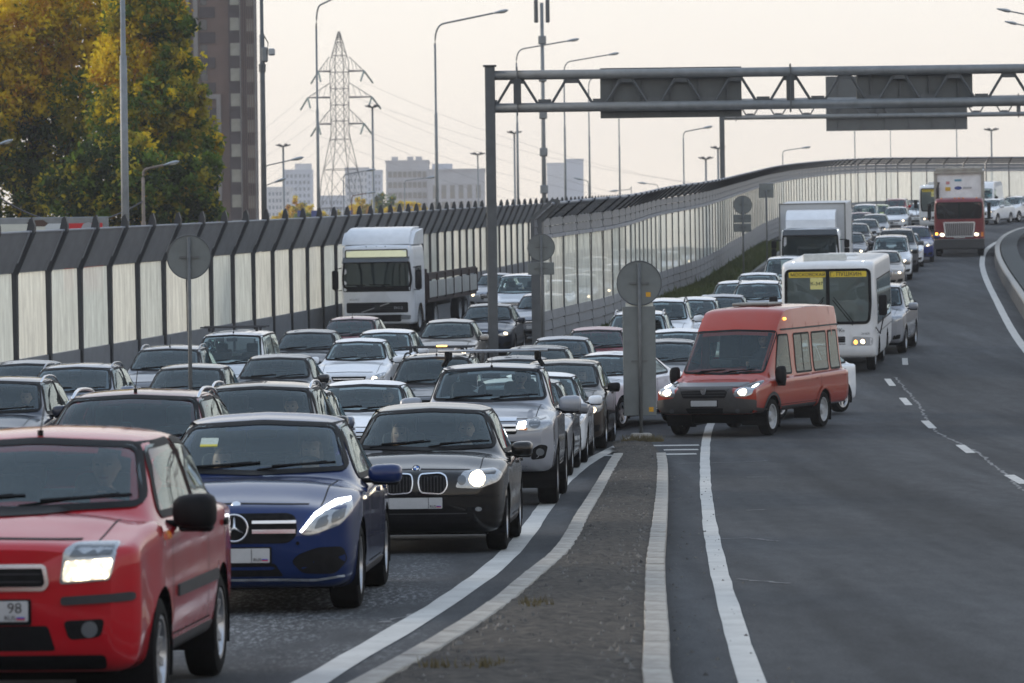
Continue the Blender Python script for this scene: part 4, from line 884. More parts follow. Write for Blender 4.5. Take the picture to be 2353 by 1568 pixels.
def make_red():
    K = Kind('container_lorry', 'lorry'); hw = 1.22; h = cab(K, hw, .55, 2.86, 2.0, None, None, nose_r=.13); m = mat('lorry_maroon', (.16, .010, .016), .35, .1, coat=.6, noise=.2, nscale=3)
    ws = R_([(-1.06, 1.86), (1.06, 1.86), (1.08, 2.62), (-1.08, 2.62)], .1); gr = R_([(-.66, .98), (.66, .98), (.74, 1.66), (-.74, 1.66)], .04)
    it = [('windscreen', h.patch('windscreen', ws, 'front', GLASSD, .006, skirt=.004, res=.12)), ('windscreen_seal', h.strip('windscreen_seal', ws, .05, 'front', BLACK, .010, closed=True)), ('windscreen_post', h.patch('windscreen_post', rect(-.025, .025, 1.86, 2.62, .005), 'front', BLACK, .014)),
          ('grille', h.patch('grille', gr, 'front', mat('dull_chrome', (.28, .28, .30), .35, .8), .01, res=.12)), ('grille_surround', h.strip('grille_surround', gr, .07, 'front', CHROME, .03, closed=True)), ('bumper', MB().bev((0, -.05, .62), (2.42, .3, .5), .05, 2).mesh('bumper', mat('bumper_black', (.03, .032, .036), .5))), ('number_plate', h.patch('number_plate', rect(-.27, .27, .90, 1.0, .01), 'front', PLATE, .014))]
    for k in range(15): it.append(('grille_slat', h.strip('grille_slat', [(-.60 + .086 * k, 1.02), (-.66 + .094 * k, 1.62)], .03, 'front', BLACK, .016)))
    for sg in (1, -1):
        it.append(('headlight', h.patch('headlight', rect(.66, 1.0, .98, 1.16, .04), 'front', LENS, .010, sg))); it.append(('headlamp_bulb', h.patch('headlamp_bulb', ellipse(.83, 1.07, .105, .085, 18), 'front', LIT, .018, sg, skirt=.003)))
        it.append(('indicator', h.patch('indicator', rect(1.04, 1.15, .96, 1.18, .02), 'front', AMBERLIT if sg < 0 else AMBER, .012, sg)))
        it.append(('wing_mirror', MB().bev((sg * 1.44, .1, 2.2), (.18, .14, .8), .05, 2).tube([(sg * 1.2, .2, 2.65), (sg * 1.44, .12, 2.6), (sg * 1.44, .12, 1.75), (sg * 1.2, .2, 1.72)], .02, 6).mesh('wing_mirror', BLACK, 'auto')))
        sw = R_([(.5, 1.8), (1.4, 1.8), (1.4, 2.5), (.45, 2.5)], .06); it.append(('side_window', h.patch('side_window', sw, 'side', GLASSD, .006, sg)))
    for x in (-.85, -.2, 0, .2, .85): it.append(('roof_lamp', MB().bev((x, .14, 2.84), (.09, .07, .06), .02, 1).mesh('roof_lamp', AMBER)))
    for x in (-.45, .55): it.append(('wiper', MB().tube([(x + .25, 0, 1.84), (x - .15, 0, 2.1)], .014, 5).mesh('wiper', BLACK)))
    h.arch(1.15, .5, .6, .7); K.add('body', h.body('body', m))
    for nm, me in it: K.add(nm, me)
    cw = mat('container_white', (.78, .79, .80), .5, noise=.15, nscale=1.8); fr = mat('container_frame', (.33, .31, .27), .6, noise=.3, nscale=3)
    K.add('container', MB().box((0, 8.2, 2.72), (2.36, 12.0, 2.72)).mesh('container', cw))
    for sg in (1, -1): K.add('corner_post', MB().box((sg * 1.15, 2.18, 2.72), (.16, .16, 2.84)).mesh('corner_post', fr))
    K.add('top_rail', MB().box((0, 2.16, 4.08), (2.44, .18, .14)).mesh('top_rail', fr)); K.add('roof_unit', MB().bev((0, 2.14, 4.22), (2.3, .12, .16), .03, 1).mesh('roof_unit', fr))
    for x, z, ww, hh, c in ((-.55, 3.26, .26, .18, (.62, .38, .03)), (-.55, 3.56, .18, .14, (.55, .25, .25)), (-.05, 3.68, .34, .10, (.1, .3, .42)), (.4, 3.3, .42, .10, (.42, .42, .43))): K.add('sticker', MB().box((x, 2.185, z), (ww, .012, hh)).mesh('sticker', mat('sticker_%d' % int(z * 100 + x * 10), c, .5, noise=.1, nscale=15)))
    K.add('sticker', MB().prism(ellipse(-.05, 3.30, .18, .085, 20), 2.176, 2.19).mesh('sticker', mat('sticker_oval', (.03, .06, .25), .5, noise=.1)))
    K.add('chassis', MB().box((0, 7, .95), (.9, 13, .3)).box((0, 2.1, 1.2), (2.2, .2, .3)).mesh('chassis', BLACK))
    K.add('exhaust_stack', MB().tube([(-1.05, 2.06, 1.0), (-1.05, 2.06, 3.3), (-1.0, 2.0, 3.6)], .07, 8).mesh('exhaust_stack', TRIM, True))
    tm, rm = wheel_meshes(.51, .3, 'steel')
    for y in (1.15, 4.4, 5.7, 11.5, 12.8):
        for sg in (1, -1): i = K.add('wheel', tm, loc=(sg * 1.02, y, .51), rot=(0, 0, 0 if sg > 0 else math.pi)); K.add('rim', rm, parent=i)
    return K
REDT = make_red()
def make_box():
    K = Kind('box_lorry', 'lorry'); hw = 1.12; h = cab(K, hw, .45, 2.55, 1.8, None, None); m = mat('box_cab_white', (.70, .72, .75), .35, coat=.4, noise=.08, nscale=3)
    ws = R_([(-1.0, 1.42), (1.0, 1.42), (1.04, 1.6), (1.0, 2.32), (-1.0, 2.32), (-1.04, 1.6)], .12)
    it = [('windscreen', h.patch('windscreen', ws, 'front', GLASSD, .006, skirt=.004, res=.12)), ('windscreen_seal', h.strip('windscreen_seal', ws, .06, 'front', BLACK, .010, closed=True)), ('sun_visor', MB().prism([(-.2, 2.24), (-.22, 2.30), (.0, 2.5), (.05, 2.5)], -1.02, 1.02, 'YZ').mesh('sun_visor', MATS['visor_smoke'])),
          ('grille', h.patch('grille', rect(-.7, .7, .85, 1.15, .04), 'front', BLACK, .006, res=.12)), ('bumper', h.patch('bumper', rect(-1.05, 1.05, .48, .72, .05), 'front', TRIM, .03, res=.12)), ('visor_camera', MB().bev((.1, .1, 2.12), (.26, .06, .16), .03, 1).mesh('visor_camera', BLACK))]
    for sg in (1, -1):
        it.append(('headlight', h.patch('headlight', rect(.66, 1.0, .74, .90, .04), 'front', LENS, .010, sg))); it.append(('roof_marker', MB().bev((sg * 1.0, .1, 2.46), (.06, .06, .06), .02, 1).mesh('roof_marker', LITCOOL)))
        for z in (1.95, 1.58): it.append(('wing_mirror', MB().bev((sg * 1.36, .05, z), (.20, .14, .30 if z > 1.7 else .42), .05, 2).tube([(sg * 1.1, .2, 2.1), (sg * 1.36, .08, 2.1)], .018, 5).mesh('wing_mirror', BLACK, 'auto')))
        sw = R_([(.5, 1.4), (1.4, 1.4), (1.4, 2.2), (.4, 2.2)], .06); it.append(('side_window', h.patch('side_window', sw, 'side', GLASSD, .006, sg)))
    h.arch(1.2, .42, .5, .6); K.add('body', h.body('body', m))
    for nm, me in it: K.add(nm, me)
    K.add('wind_deflector', MB().prism([(.25, 2.54), (.35, 2.85), (.75, 3.12), (1.6, 3.20), (1.7, 2.54)], -.92, .92, 'YZ').mesh('wind_deflector', m, 'auto'))
    bx = mat('box_panel', (.50, .51, .52), .5, noise=.07, nscale=2); K.add('cargo_box', MB().bev((0, 5.0, 2.18), (2.5, 6.2, 2.46), .02, 1).mesh('cargo_box', bx)); fr = mat('box_frame', (.20, .20, .19), .5, noise=.1)
    for sg in (1, -1): K.add('corner_post', MB().box((sg * 1.235, 1.91, 2.18), (.06, .06, 2.5)).mesh('corner_post', fr))
    K.add('top_rail', MB().box((0, 1.91, 3.42), (2.53, .06, .05)).mesh('top_rail', fr)); K.add('chassis', MB().box((0, 4.4, .75), (.9, 7.2, .3)).mesh('chassis', BLACK))
    tm, rm = wheel_meshes(.42, .26, 'steel')
    for y in (1.2, 5.6):
        for sg in (1, -1): i = K.add('wheel', tm, loc=(sg * .98, y, .42), rot=(0, 0, 0 if sg > 0 else math.pi)); K.add('rim', rm, parent=i)
    return K
BOXT = make_box()
# ------------------------------------------------------------------ ground, road, island
LB = [(30, -21.0), (60, -17.0), (92, -12.1), (112, -9.1), (132, -6.4), (170, -2.96), (200, 0.0), (230, 3.2), (270, 6.8), (300, 9.5)]
RE = [(4, 6.4), (20, 7.6), (60, 10.6), (107, 14.3), (133, 16.9), (184, 22.6), (205, 25.7), (222, 29.2), (235, 33.5), (244, 39), (250, 47), (255, 58), (259, 80)]
def zfar(x, d):
    z = zg(x, min(d, 330)) if -60 < x < 110 else 0.0
    if x < -30: z *= max(0, (x + 60) / 30) if x > -60 else 0
    if x > 80: z *= max(0, (110 - x) / 30) if x < 110 else 0
    if d > 330: z *= max(0.0, 1 - (d - 330) / 90)
    return z
def grid(name, xs_of, ds, nx, m, dz=0.0, zf=zg):
    V = []; F = []
    for d in ds:
        a, b = xs_of(d)
        for i in range(nx + 1):
            x = a + (b - a) * i / nx; V.append((x, d, zf(x, d) + dz))
    for j in range(len(ds) - 1):
        for i in range(nx):
            k = j * (nx + 1) + i; F.append((k, k + 1, k + nx + 2, k + nx + 1))
    return mesh(name, V, F, m, True)
EARTH = mat('dry_earth', (.060, .052, .045), .95, noise=.35, nscale=.6, bump=.4, bscale=9, col2=(.10, .088, .074))
xs_g = [-6000, -2000, -500, -120, -60, -45, -30, -25, -20, -15, -10, -5, 0, 5, 10, 15, 20, 25, 30, 40, 50, 60, 70, 80, 95, 110, 200, 800, 6000]
ds_g = [-400, -50, 0, 20, 40] + list(range(48, 340, 8)) + [345, 360, 380, 400, 421, 600, 1200, 3000, 7000]
V = [(x, d, zfar(x, d) - .12) for d in ds_g for x in xs_g]; n_ = len(xs_g)
tag(obj('ground', mesh('ground', V, [(j * n_ + i, j * n_ + i + 1, (j + 1) * n_ + i + 1, (j + 1) * n_ + i) for j in range(len(ds_g) - 1) for i in range(n_ - 1)], EARTH, True)), kind='structure')
def asphalt():
    m = bpy.data.materials.new('asphalt'); m.use_nodes = True; n = m.node_tree; b = n.nodes['Principled BSDF']; L = n.links
    t = n.nodes.new('ShaderNodeTexCoord')
    def nz(scale, sx=1, sy=1, det=6, rough=.6, rz=0):
        mp = n.nodes.new('ShaderNodeMapping'); mp.inputs['Scale'].default_value = (sx, sy, 1); mp.inputs['Rotation'].default_value = (0, 0, rz); L.new(t.outputs['Object'], mp.inputs[0])
        z = n.nodes.new('ShaderNodeTexNoise'); z.inputs['Scale'].default_value = scale; z.inputs['Detail'].default_value = det; z.inputs['Roughness'].default_value = rough; L.new(mp.outputs[0], z.inputs['Vector']); return z
    def mr(src, a, b_, c, d):
        r = n.nodes.new('ShaderNodeMapRange'); r.inputs[1].default_value = a; r.inputs[2].default_value = b_; r.inputs[3].default_value = c; r.inputs[4].default_value = d; L.new(src, r.inputs[0]); return r.outputs[0]
    def mul(a, b_):
        q = n.nodes.new('ShaderNodeMath'); q.operation = 'MULTIPLY'; L.new(a, q.inputs[0]); L.new(b_, q.inputs[1]); return q.outputs[0]
    big = nz(.25, 1, .12, 5); lane = nz(.9, 1, .02, 3, rz=.09); fine = nz(40, det=5, rough=.9); mid = nz(4, 1, .22, 8, .8)
    f = mul(mul(mr(big.outputs['Fac'], .35, .65, .78, 1.22), mr(lane.outputs['Fac'], .35, .65, .72, 1.16)), mul(mr(fine.outputs['Fac'], .3, .7, .4, 1.6), mr(mid.outputs['Fac'], .3, .7, .76, 1.24)))
    c = n.nodes.new('ShaderNodeVectorMath'); c.operation = 'SCALE'; c.inputs[0].default_value = (.071, .0735, .077); L.new(f, c.inputs[3])
    # pale scuffs ground into the surface beside the island
    sc = nz(7, 3.2, .55, 8, .8, rz=.5); pt = nz(.5, 1, .6, 3); sepx = n.nodes.new('ShaderNodeSeparateXYZ'); L.new(t.outputs['Object'], sepx.inputs[0])
    dy = mr(sepx.outputs['Y'], 23, 27, 0, 1); dy2 = mr(sepx.outputs['Y'], 33, 40, 1, 0); dx = mr(sepx.outputs['X'], -.9, -.5, 1, 0)
    msk = mul(mul(mul(dy, dy2), dx), mul(mr(sc.outputs['Fac'], .49, .60, 0, .85), mr(pt.outputs['Fac'], .36, .50, 0, 1)))
    x = n.nodes.new('ShaderNodeMix'); x.data_type = 'RGBA'; L.new(msk, x.inputs['Factor']); L.new(c.outputs[0], x.inputs['A']); x.inputs['B'].default_value = (.30, .31, .32, 1)
    L.new(x.outputs['Result'], b.inputs['Base Color']); L.new(mr(fine.outputs['Fac'], .2, .8, .72, .95), b.inputs['Roughness']); b.inputs['Specular IOR Level'].default_value = .08
    bp = n.nodes.new('ShaderNodeBump'); bp.inputs['Strength'].default_value = .35; bp.inputs['Distance'].default_value = .008; L.new(fine.outputs['Fac'], bp.inputs['Height']); L.new(bp.outputs[0], b.inputs['Normal'])
    return m
ROAD = asphalt()
ds_r = [4 + 2 * i for i in range(60)] + [124 + 3 * i for i in range(66)]
tag(obj('road', grid('road', lambda d: (interp(LB, d) - .4, interp(RE, d) + 2.2), ds_r, 40, ROAD)), kind='structure')
def smooth_line(pts, step=1.0):                                      # plan polyline through points, evenly resampled
    p = np.array([(q[0], q[1]) for q in pts], float); s = np.concatenate([[0], np.cumsum(np.hypot(*np.diff(p, axis=0).T))])
    t = np.arange(0, s[-1] + 1e-6, step); 
    if s[-1] - t[-1] > .2 * step: t = np.append(t, s[-1])
    return pchip(s, p, t)
def ribbon(name, pts, w, dz, m, wob=0.0):
    p = np.asarray(pts); V = []; F = []
    for i in range(len(p)):
        t = p[min(i + 1, len(p) - 1)] - p[max(i - 1, 0)]; t /= np.hypot(*t); n2 = np.array([t[1], -t[0]])
        for s in (-1, 1):
            q = p[i] + n2 * s * (w / 2 + (rng.random() - .5) * wob); V.append((q[0], q[1], zg(q[0], q[1]) + dz))
    F = [(2 * i, 2 * i + 1, 2 * i + 3, 2 * i + 2) for i in range(len(p) - 1)]
    return mesh(name, V, F, m, True)
def road_paint():
    m = mat('road_paint', (.46, .455, .43), .6, noise=.18, nscale=2.2, bump=.2, bscale=50); n = m.node_tree; b = n.nodes['Principled BSDF']
    src = b.inputs['Base Color'].links[0].from_socket; t = n.nodes.new('ShaderNodeTexCoord'); mp = n.nodes.new('ShaderNodeMapping'); mp.inputs['Scale'].default_value = (1, .4, 1); n.links.new(t.outputs['Object'], mp.inputs[0])
    z = n.nodes.new('ShaderNodeTexNoise'); z.inputs['Scale'].default_value = 9; z.inputs['Detail'].default_value = 9; z.inputs['Roughness'].default_value = .75; n.links.new(mp.outputs[0], z.inputs['Vector'])
    r = n.nodes.new('ShaderNodeMapRange'); r.inputs[1].default_value = .60; r.inputs[2].default_value = .70; n.links.new(z.outputs['Fac'], r.inputs[0])
    x = n.nodes.new('ShaderNodeMix'); x.data_type = 'RGBA'; n.links.new(r.outputs[0], x.inputs['Factor']); n.links.new(src, x.inputs['A']); x.inputs['B'].default_value = (.13, .13, .128, 1); n.links.new(x.outputs['Result'], b.inputs['Base Color'])
    return m
WPAINT = road_paint()
def gpts(px): return [tuple(G(*q)[:2]) for q in px]
left_px = [(712, 1568), (870, 1475), (1000, 1398), (1110, 1322), (1190, 1248), (1245, 1175), (1290, 1112), (1350, 1062), (1420, 1024), (1462, 1001)]
ll = gpts(left_px); ll = [(ll[0][0] - .95, ll[0][1] - 9)] + ll
tag(obj('road_line', ribbon('road_line', smooth_line(ll), .21, .005, WPAINT, .02)), kind='structure')
rl = gpts([(1728, 1568), (1675, 1400), (1649, 1300), (1630, 1200), (1620, 1100), (1624, 1000), (1632, 975)]); rl = [(rl[0][0] - .2, rl[0][1] - 9)] + rl
rl.append((rl[-1][0] + 1.6, rl[-1][1] + 16))
tag(obj('road_line', ribbon('road_line', smooth_line(rl), .16, .005, WPAINT, .012)), kind='structure')
tag(obj('road_line', ribbon('road_line', smooth_line([(x - .0, d) for d, x in RE if d < 262]), .24, .005, WPAINT, .012)), kind='structure')
for x, y in ((2044, 878), (2080, 922), (2133, 975), (2217, 1031), (2335, 1101)):
    g = G(x, y); tag(obj('lane_dash', ribbon('lane_dash', [(g.x + .055 * t, g.y + t) for t in (-1.5, 0, 1.5)], .16, .005, WPAINT)), kind='structure')
for k, d0 in enumerate((102, 112, 122, 133, 145, 157, 170)): tag(obj('lane_dash', ribbon('lane_dash', [(9.55 + .098 * (d0 + t - 93), d0 + t) for t in (-1.5, 0, 1.5)], .15, .005, WPAINT)), kind='structure')
for x0, x1, y in ((1500, 1606, 1023), (1524, 1604, 1033), (1530, 1600, 1043), (1424, 1462, 1026), (1405, 1428, 1036), (1380, 1420, 1046)):
    a, b = G(x0, y), G(x1, y); d = (a.y + b.y) / 2; tag(obj('hatch_bar', ribbon('hatch_bar', [(a.x, d), ((a.x + b.x) / 2, d), (b.x, d)], .42, .005, WPAINT)), kind='structure')
SEAL = mat('crack_seal', (.12, .122, .125), .6, noise=.4, nscale=5)
cp = smooth_line(gpts([(2056, 866), (2072, 885), (2110, 930), (2128, 960), (2165, 1000), (2205, 1018), (2300, 1083), (2352, 1128)]), .25); cp = cp + (rng.random(cp.shape) - .5) * .07
tag(obj('road_crack', ribbon('road_crack', cp, .045, .004, SEAL, .04)), kind='structure')
for px_ in ([(1660, 1238), (1700, 1236), (1790, 1243)], [(1560, 1064), (1700, 1061), (1760, 1058)], [(1716, 1172), (1760, 1170)], [(1715, 1096), (1770, 1095)], [(880, 1430), (990, 1400)], [(1690, 1330), (1810, 1340)]):
    tag(obj('scrape', ribbon('scrape', smooth_line(gpts(px_), .1) + 0, .05, .0045, SEAL, .06)), kind='structure')
# the island: kerb stones round packed grit
def G2(px, py, h=.13):
    d = 30.0
    for _ in range(40):
        q = P(px, py, d); v = (py - 784) + ROLL * (px - 1176) - HOR; d = max(5, (CAM_H - zg(q.x, d) - h) * FPX / v)
    return P(px, py, d)
kl = [tuple(G2(*q)[:2]) for q in [(832, 1568), (995, 1478), (1130, 1393), (1222, 1318), (1288, 1262), (1342, 1172), (1384, 1103), (1413, 1052), (1421, 1040)]]
kr = [tuple(G2(*q)[:2]) for q in [(1512, 1568), (1508, 1450), (1505, 1300), (1516, 1180), (1521, 1110), (1521, 1060), (1518, 1040)]]
kl = [(kl[0][0] - 1.3, kl[0][1] - 12)] + kl; kr = [(kr[0][0] - .1, kr[0][1] - 12)] + kr
GRIT = mat('packed_grit', (.024, .022, .021), .95, noise=.4, nscale=7, bump=1.0, bscale=40, col2=(.115, .10, .083), spec=.2)
KERB = mat('kerb_concrete', (.22, .20, .175), .85, noise=.3, nscale=6, col2=(.42, .395, .35), bump=.5, bscale=40)
pl, pr = smooth_line(kl), smooth_line(kr)
V = []; F = []; k0 = 260; nn = 22
for i in range(k0 + 1):
    d = min(pl[0][1], pr[0][1]) + (68.6 - min(pl[0][1], pr[0][1])) * i / k0
    a, b = np.interp(d, pl[:, 1], pl[:, 0]), np.interp(d, pr[:, 1], pr[:, 0])
    for j in range(nn + 1):
        x = a + (b - a) * j / nn; V.append((x, d, zg(x, d) + .105 + .03 * math.sin(math.pi * j / nn) + rng.random() * .022))
F = [(i * (nn + 1) + j, i * (nn + 1) + j + 1, (i + 1) * (nn + 1) + j + 1, (i + 1) * (nn + 1) + j) for i in range(k0) for j in range(nn)]
isl = tag(obj('traffic_island', mesh('traffic_island', V, F, GRIT, True)), kind='structure')
stone = [MB().bev((0, 0, 0), (.16, .992, .22), .007, 1).mesh('kerb_stone', KERB, 'auto') for _ in range(3)]
for me in stone:
    for v in me.vertices: v.co += Vector((rng.random() - .5, rng.random() - .5, rng.random() - .5)) * .008
for line in (pl, pr):
    for a, b in zip(line, line[1:]):
        c = (a + b) / 2; L_ = np.hypot(*(b - a)); h = math.atan2(b[0] - a[0], b[1] - a[1])
        obj('kerb_stone', random.choice(stone), isl, loc=(c[0], c[1], zg(*c) + .025 + (rng.random() - .5) * .006), rot=(slope(*c) + (rng.random() - .5) * .004, (rng.random() - .5) * .02, -h + (rng.random() - .5) * .006), scale=(1, L_, 1))
m_ = MB(); PEB = mat('pebbles', (.025, .024, .023), .9, noise=.6, nscale=3, col2=(.20, .19, .175))
for k in range(5200):
    d = 14 + 54 * rng.random() ** 1.6; a, b = np.interp(d, pl[:, 1], pl[:, 0]), np.interp(d, pr[:, 1], pr[:, 0]); x = a + .13 + (b - a - .26) * rng.random() + (.08 if rng.random() < .02 else 0); s = .007 + .03 * rng.random() ** 4
    q = [(x + s * (rng.random() + .3) * i, d + s * 1.5 * j, zg(x, d) + .125 + s * h) for i, j, h in ((1, 0, 0), (-1, .4, 0), (-.2, -1, 0), (0, 0, 1.1))]; m_.add(q, [(0, 1, 3), (1, 2, 3), (2, 0, 3)])
for k in range(420):
    d = 14 + 45 * rng.random() ** 1.5; x = np.interp(d, pr[:, 1], pr[:, 0]) + .12 + .7 * rng.random() ** 2; s = .005 + .014 * rng.random() ** 3
    q = [(x + s * i, d + s * j, zg(x, d) + .003 + s * h) for i, j, h in ((1, 0, 0), (-1, .4, 0), (-.2, -1, 0), (0, 0, 1.0))]; m_.add(q, [(0, 1, 3), (1, 2, 3), (2, 0, 3)])
tag(m_.build('gravel', PEB), 'loose grit scattered over the island and its gutter', 'gravel', kind='stuff')
def blades(spots, n, hgt, m1, name, label, cat='grass'):
    V = []; F = []
    for (x, d, r, zz) in spots:
        for k in range(n):
            a, q = rng.random() * 6.28, r * rng.random() ** .5; bx, by = x + q * math.cos(a), d + q * math.sin(a); h = hgt * (.4 + .8 * rng.random()); lx, ly = (rng.random(2) - .5) * h * .9; ww = .004 + .004 * rng.random(); z0 = zg(bx, by) + zz; i = len(V)
            V += [(bx - ww, by, z0), (bx + ww, by, z0), (bx + lx, by + ly, z0 + h)]; F.append((i, i + 1, i + 2))
    return tag(obj(name, mesh(name, V, F, m1)), label, cat, kind='stuff')
DRYG = mat('dry_grass', (.13, .105, .05), .9, noise=.4, nscale=3); GREENG = mat('verge_grass', (.055, .085, .022), .9, noise=.5, nscale=1.2, col2=(.10, .10, .035))
sp = [(*G2(x, y)[:2], .12, .12) for x, y in ((1228, 1385), (1236, 1392), (1000, 1530), (1140, 1530), (1085, 1535))]
blades(sp, 32, .07, DRYG, 'weeds', 'thin tufts of dry weeds on the gritty island')
blades([(2.30 + .12 * k, 68.3, .14, .12) for k in range(-2, 3)], 90, .13, DRYG, 'dry_straw', 'clump of dry straw round the foot of the sign post')
# grass strip below the glass wall, with its kerb
vd = [114 + 2 * i for i in range(48)]
VERGE = mat('verge_soil', (.05, .058, .026), .95, noise=.5, nscale=1.5, bump=.8, bscale=14, col2=(.095, .085, .05))
tag(obj('verge', grid('verge', lambda d: (xmid(d) + .12, xmid(d) + .12 + 1.4 * min(1, (d - 112) / 14)), vd, 5, VERGE, .13)), kind='structure')
V = []; F = []
for k in range(26000):
    d = 117 + 90 * rng.random(); x = xmid(d) + .15 + 1.3 * rng.random() * min(1, (d - 112) / 14); h = .10 + .16 * rng.random() + (.25 * rng.random() if rng.random() < .06 else 0); ww = .02 + .03 * rng.random(); z0 = zg(x, d) + .12; i = len(V); lx, ly = (rng.random(2) - .5) * h
    V += [(x - ww, d, z0), (x + ww, d + (rng.random() - .5) * .04, z0), (x + lx, d + ly, z0 + h)]; F.append((i, i + 1, i + 2))
tag(obj('verge_grass', mesh('verge_grass', V, F, GREENG)), 'rough green grass along the foot of the glass wall', 'grass', kind='stuff')
vk = MB().bev((0, 0, 0), (.15, 1.98, .25), .02, 1).mesh('kerb_stone', mat('grey_kerb', (.20, .195, .185), .9, noise=.3, nscale=4), 'auto'); ker = None
pts_ = smooth_line([(xmid(d) + .2 + 1.4 * min(1, (d - 112) / 14), d) for d in range(115, 206, 3)], 2.0)
kb = tag(bpy.data.objects.new('kerb', None), kind='structure'); COL.objects.link(kb)
for a, b in zip(pts_, pts_[1:]):
    c = (a + b) / 2; obj('kerb_stone', vk, kb, loc=(c[0], c[1], zg(*c) + .03), rot=(slope(*c), 0, -math.atan2(b[0] - a[0], b[1] - a[1])))
# ------------------------------------------------------------------ noise walls
POSTM = mat('wall_post', (.030, .034, .040), .5, .3, noise=.25, nscale=2); PANELD = mat('panel_grey', (.19, .20, .215), .6, .1, noise=.2, nscale=1.5, bump=.3, bscale=30); PANELM = mat('panel_mid', (.17, .182, .20), .55, .15, noise=.2, nscale=1.5)
LEDGE = mat('ledge_light', (.26, .28, .32), .5, .2, noise=.12, nscale=2); FROST = frosted('acrylic_left', (.97, .98, .94), .14); FROSTM = frosted('acrylic_mid', (.94, .96, .94), .42)
def frame_of(a, b, za, zb_):
    ex = Vector((b[0] - a[0], b[1] - a[1], zb_ - za)).normalized(); ey = Vector((-ex.y, ex.x, 0)).normalized(); ez = ex.cross(ey)
    c = Vector(((a[0] + b[0]) / 2, (a[1] + b[1]) / 2, (za + zb_) / 2))
    return Matrix(((ex.x, ey.x, ez.x, c.x), (ex.y, ey.y, ez.y, c.y), (ex.z, ey.z, ez.z, c.z), (0, 0, 0, 1))), Matrix(((ex.x, ey.x, 0, a[0]), (ex.y, ey.y, 0, a[1]), (0, 0, 1, za), (0, 0, 0, 1)))
CLEARB = bpy.data.materials.new('clear_back'); CLEARB.use_nodes = True; _n = CLEARB.node_tree; _n.nodes.clear(); _n.links.new(_n.nodes.new('ShaderNodeBsdfTransparent').outputs[0], _n.nodes.new('ShaderNodeOutputMaterial').inputs[0])
def pane_box(c, d, m): q = MB().box(c, d); return mesh('glass_panel', q.v, q.f, mats=[m, CLEARB], mi=[1, 1, 0, 1, 1, 1])
def slant(m, w, y0, z0, y1, z1, t):                                   # leaning panel between two heights
    return m.prism([(y0 - t / 2, z0), (y0 + t / 2, z0), (y1 + t / 2, z1), (y1 - t / 2, z1)], -w / 2, w / 2, 'YZ')
wl = tag(bpy.data.objects.new('noise_wall', None), 'grey noise wall with dark spiked posts and frosted panels along the jammed lanes', 'noise wall'); COL.objects.link(wl)
B3 = 3.0; SP = 2.86
ml_post = MB().prism([(-.10, -.3), (.10, -.3), (.10, 2.95), (-.36, 3.97), (-.42, 4.23), (-.50, 4.29), (-.56, 4.09), (-.56, 3.92), (-.10, 2.90)], -.07, .07, 'YZ').mesh('post', POSTM)
ml_base = MB().box((0, 0, .43), (SP, .10, .84)).mesh('base_panel', PANELD); ml_gl = pane_box((0, 0, 1.9), (SP, .02, 2.08), FROST)
_t = MB(); slant(_t, SP, 0, 2.95, -.42, 3.92, .09); ml_top = _t.mesh('leaning_panel', PANELD); ml_cap = MB().bev((0, -.43, 3.94), (SP, .13, .05), .01, 1).mesh('cap_rail', LEDGE)
pb = smooth_line([(x, d) for d, x in LB if d >= 60], B3); st_ = [p for p in pb if 76 < p[1] < 292]
for a, b in zip(st_, st_[1:]):
    Mx, Mp = frame_of(a, b, zl(a[1]), zl(b[1]))
    obj('post', ml_post, wl, matx=Mp)
    for nm, me in (('base_panel', ml_base), ('glass_panel', ml_gl), ('leaning_panel', ml_top), ('cap_rail', ml_cap)): obj(nm, me, wl, matx=Mx)
wm = tag(bpy.data.objects.new('noise_wall', None), 'glass noise wall with slatted base curving up beside the inclined road', 'noise wall'); COL.objects.link(wm)
S2 = 1.93
mm_post = MB().prism([(-.035, -.3), (.03, -.3), (.03, 3.78), (-.46, 4.24), (-.60, 4.24), (-.56, 4.16), (-.035, 3.74)], -.035, .035, 'YZ').mesh('post', POSTM)
mm_end = MB().prism([(-.16, -.4), (.16, -.4), (.16, 3.80), (-.46, 4.34), (-.66, 4.30), (-.62, 4.14), (-.16, 3.70)], -.14, .14, 'YZ').mesh('post', GALVD)
mm_gl = pane_box((0, 0, 2.14), (S2, .02, 2.06), FROSTM); mm_led = MB().bev((0, -.03, 3.24), (S2, .16, .11), .01, 1).mesh('ledge', LEDGE)
rows = []
for k in range(4): rows.append(('base_slat', MB().prism([(-.07, .28 * k + .02), (.05, .28 * k + .02), (.05, .28 * k + .27), (-.03, .28 * k + .27)], -S2 / 2, S2 / 2, 'YZ').mesh('base_slat', PANELM)))
for k in range(2): rows.append(('upper_slat', MB().prism([(-.06, 3.31 + .23 * k), (.05, 3.31 + .23 * k), (.05, 3.52 + .23 * k), (-.02, 3.52 + .23 * k)], -S2 / 2, S2 / 2, 'YZ').mesh('upper_slat', PANELM)))
for k in range(3):
    y0, z0, y1, z1 = -.16 * k, 3.78 + .135 * k, -.16 * (k + 1) + .015, 3.78 + .135 * (k + 1) - .015; _t = MB(); slant(_t, S2, y0, z0, y1, z1, .07); rows.append(('leaning_slat', _t.mesh('leaning_slat', PANELD)))
def join(name, lst, m): 
    q = MB()
    for me in lst: q.add([v.co for v in me.vertices], [tuple(p.vertices) for p in me.polygons])
    return q.mesh(name, m)
far_ = [('base_panel', join('base_panel', [m for n, m in rows if n == 'base_slat'], PANELM)), ('upper_panel', join('upper_panel', [m for n, m in rows if n == 'upper_slat'], PANELM)), ('leaning_panel', join('leaning_panel', [m for n, m in rows if n == 'leaning_slat'], PANELD))]
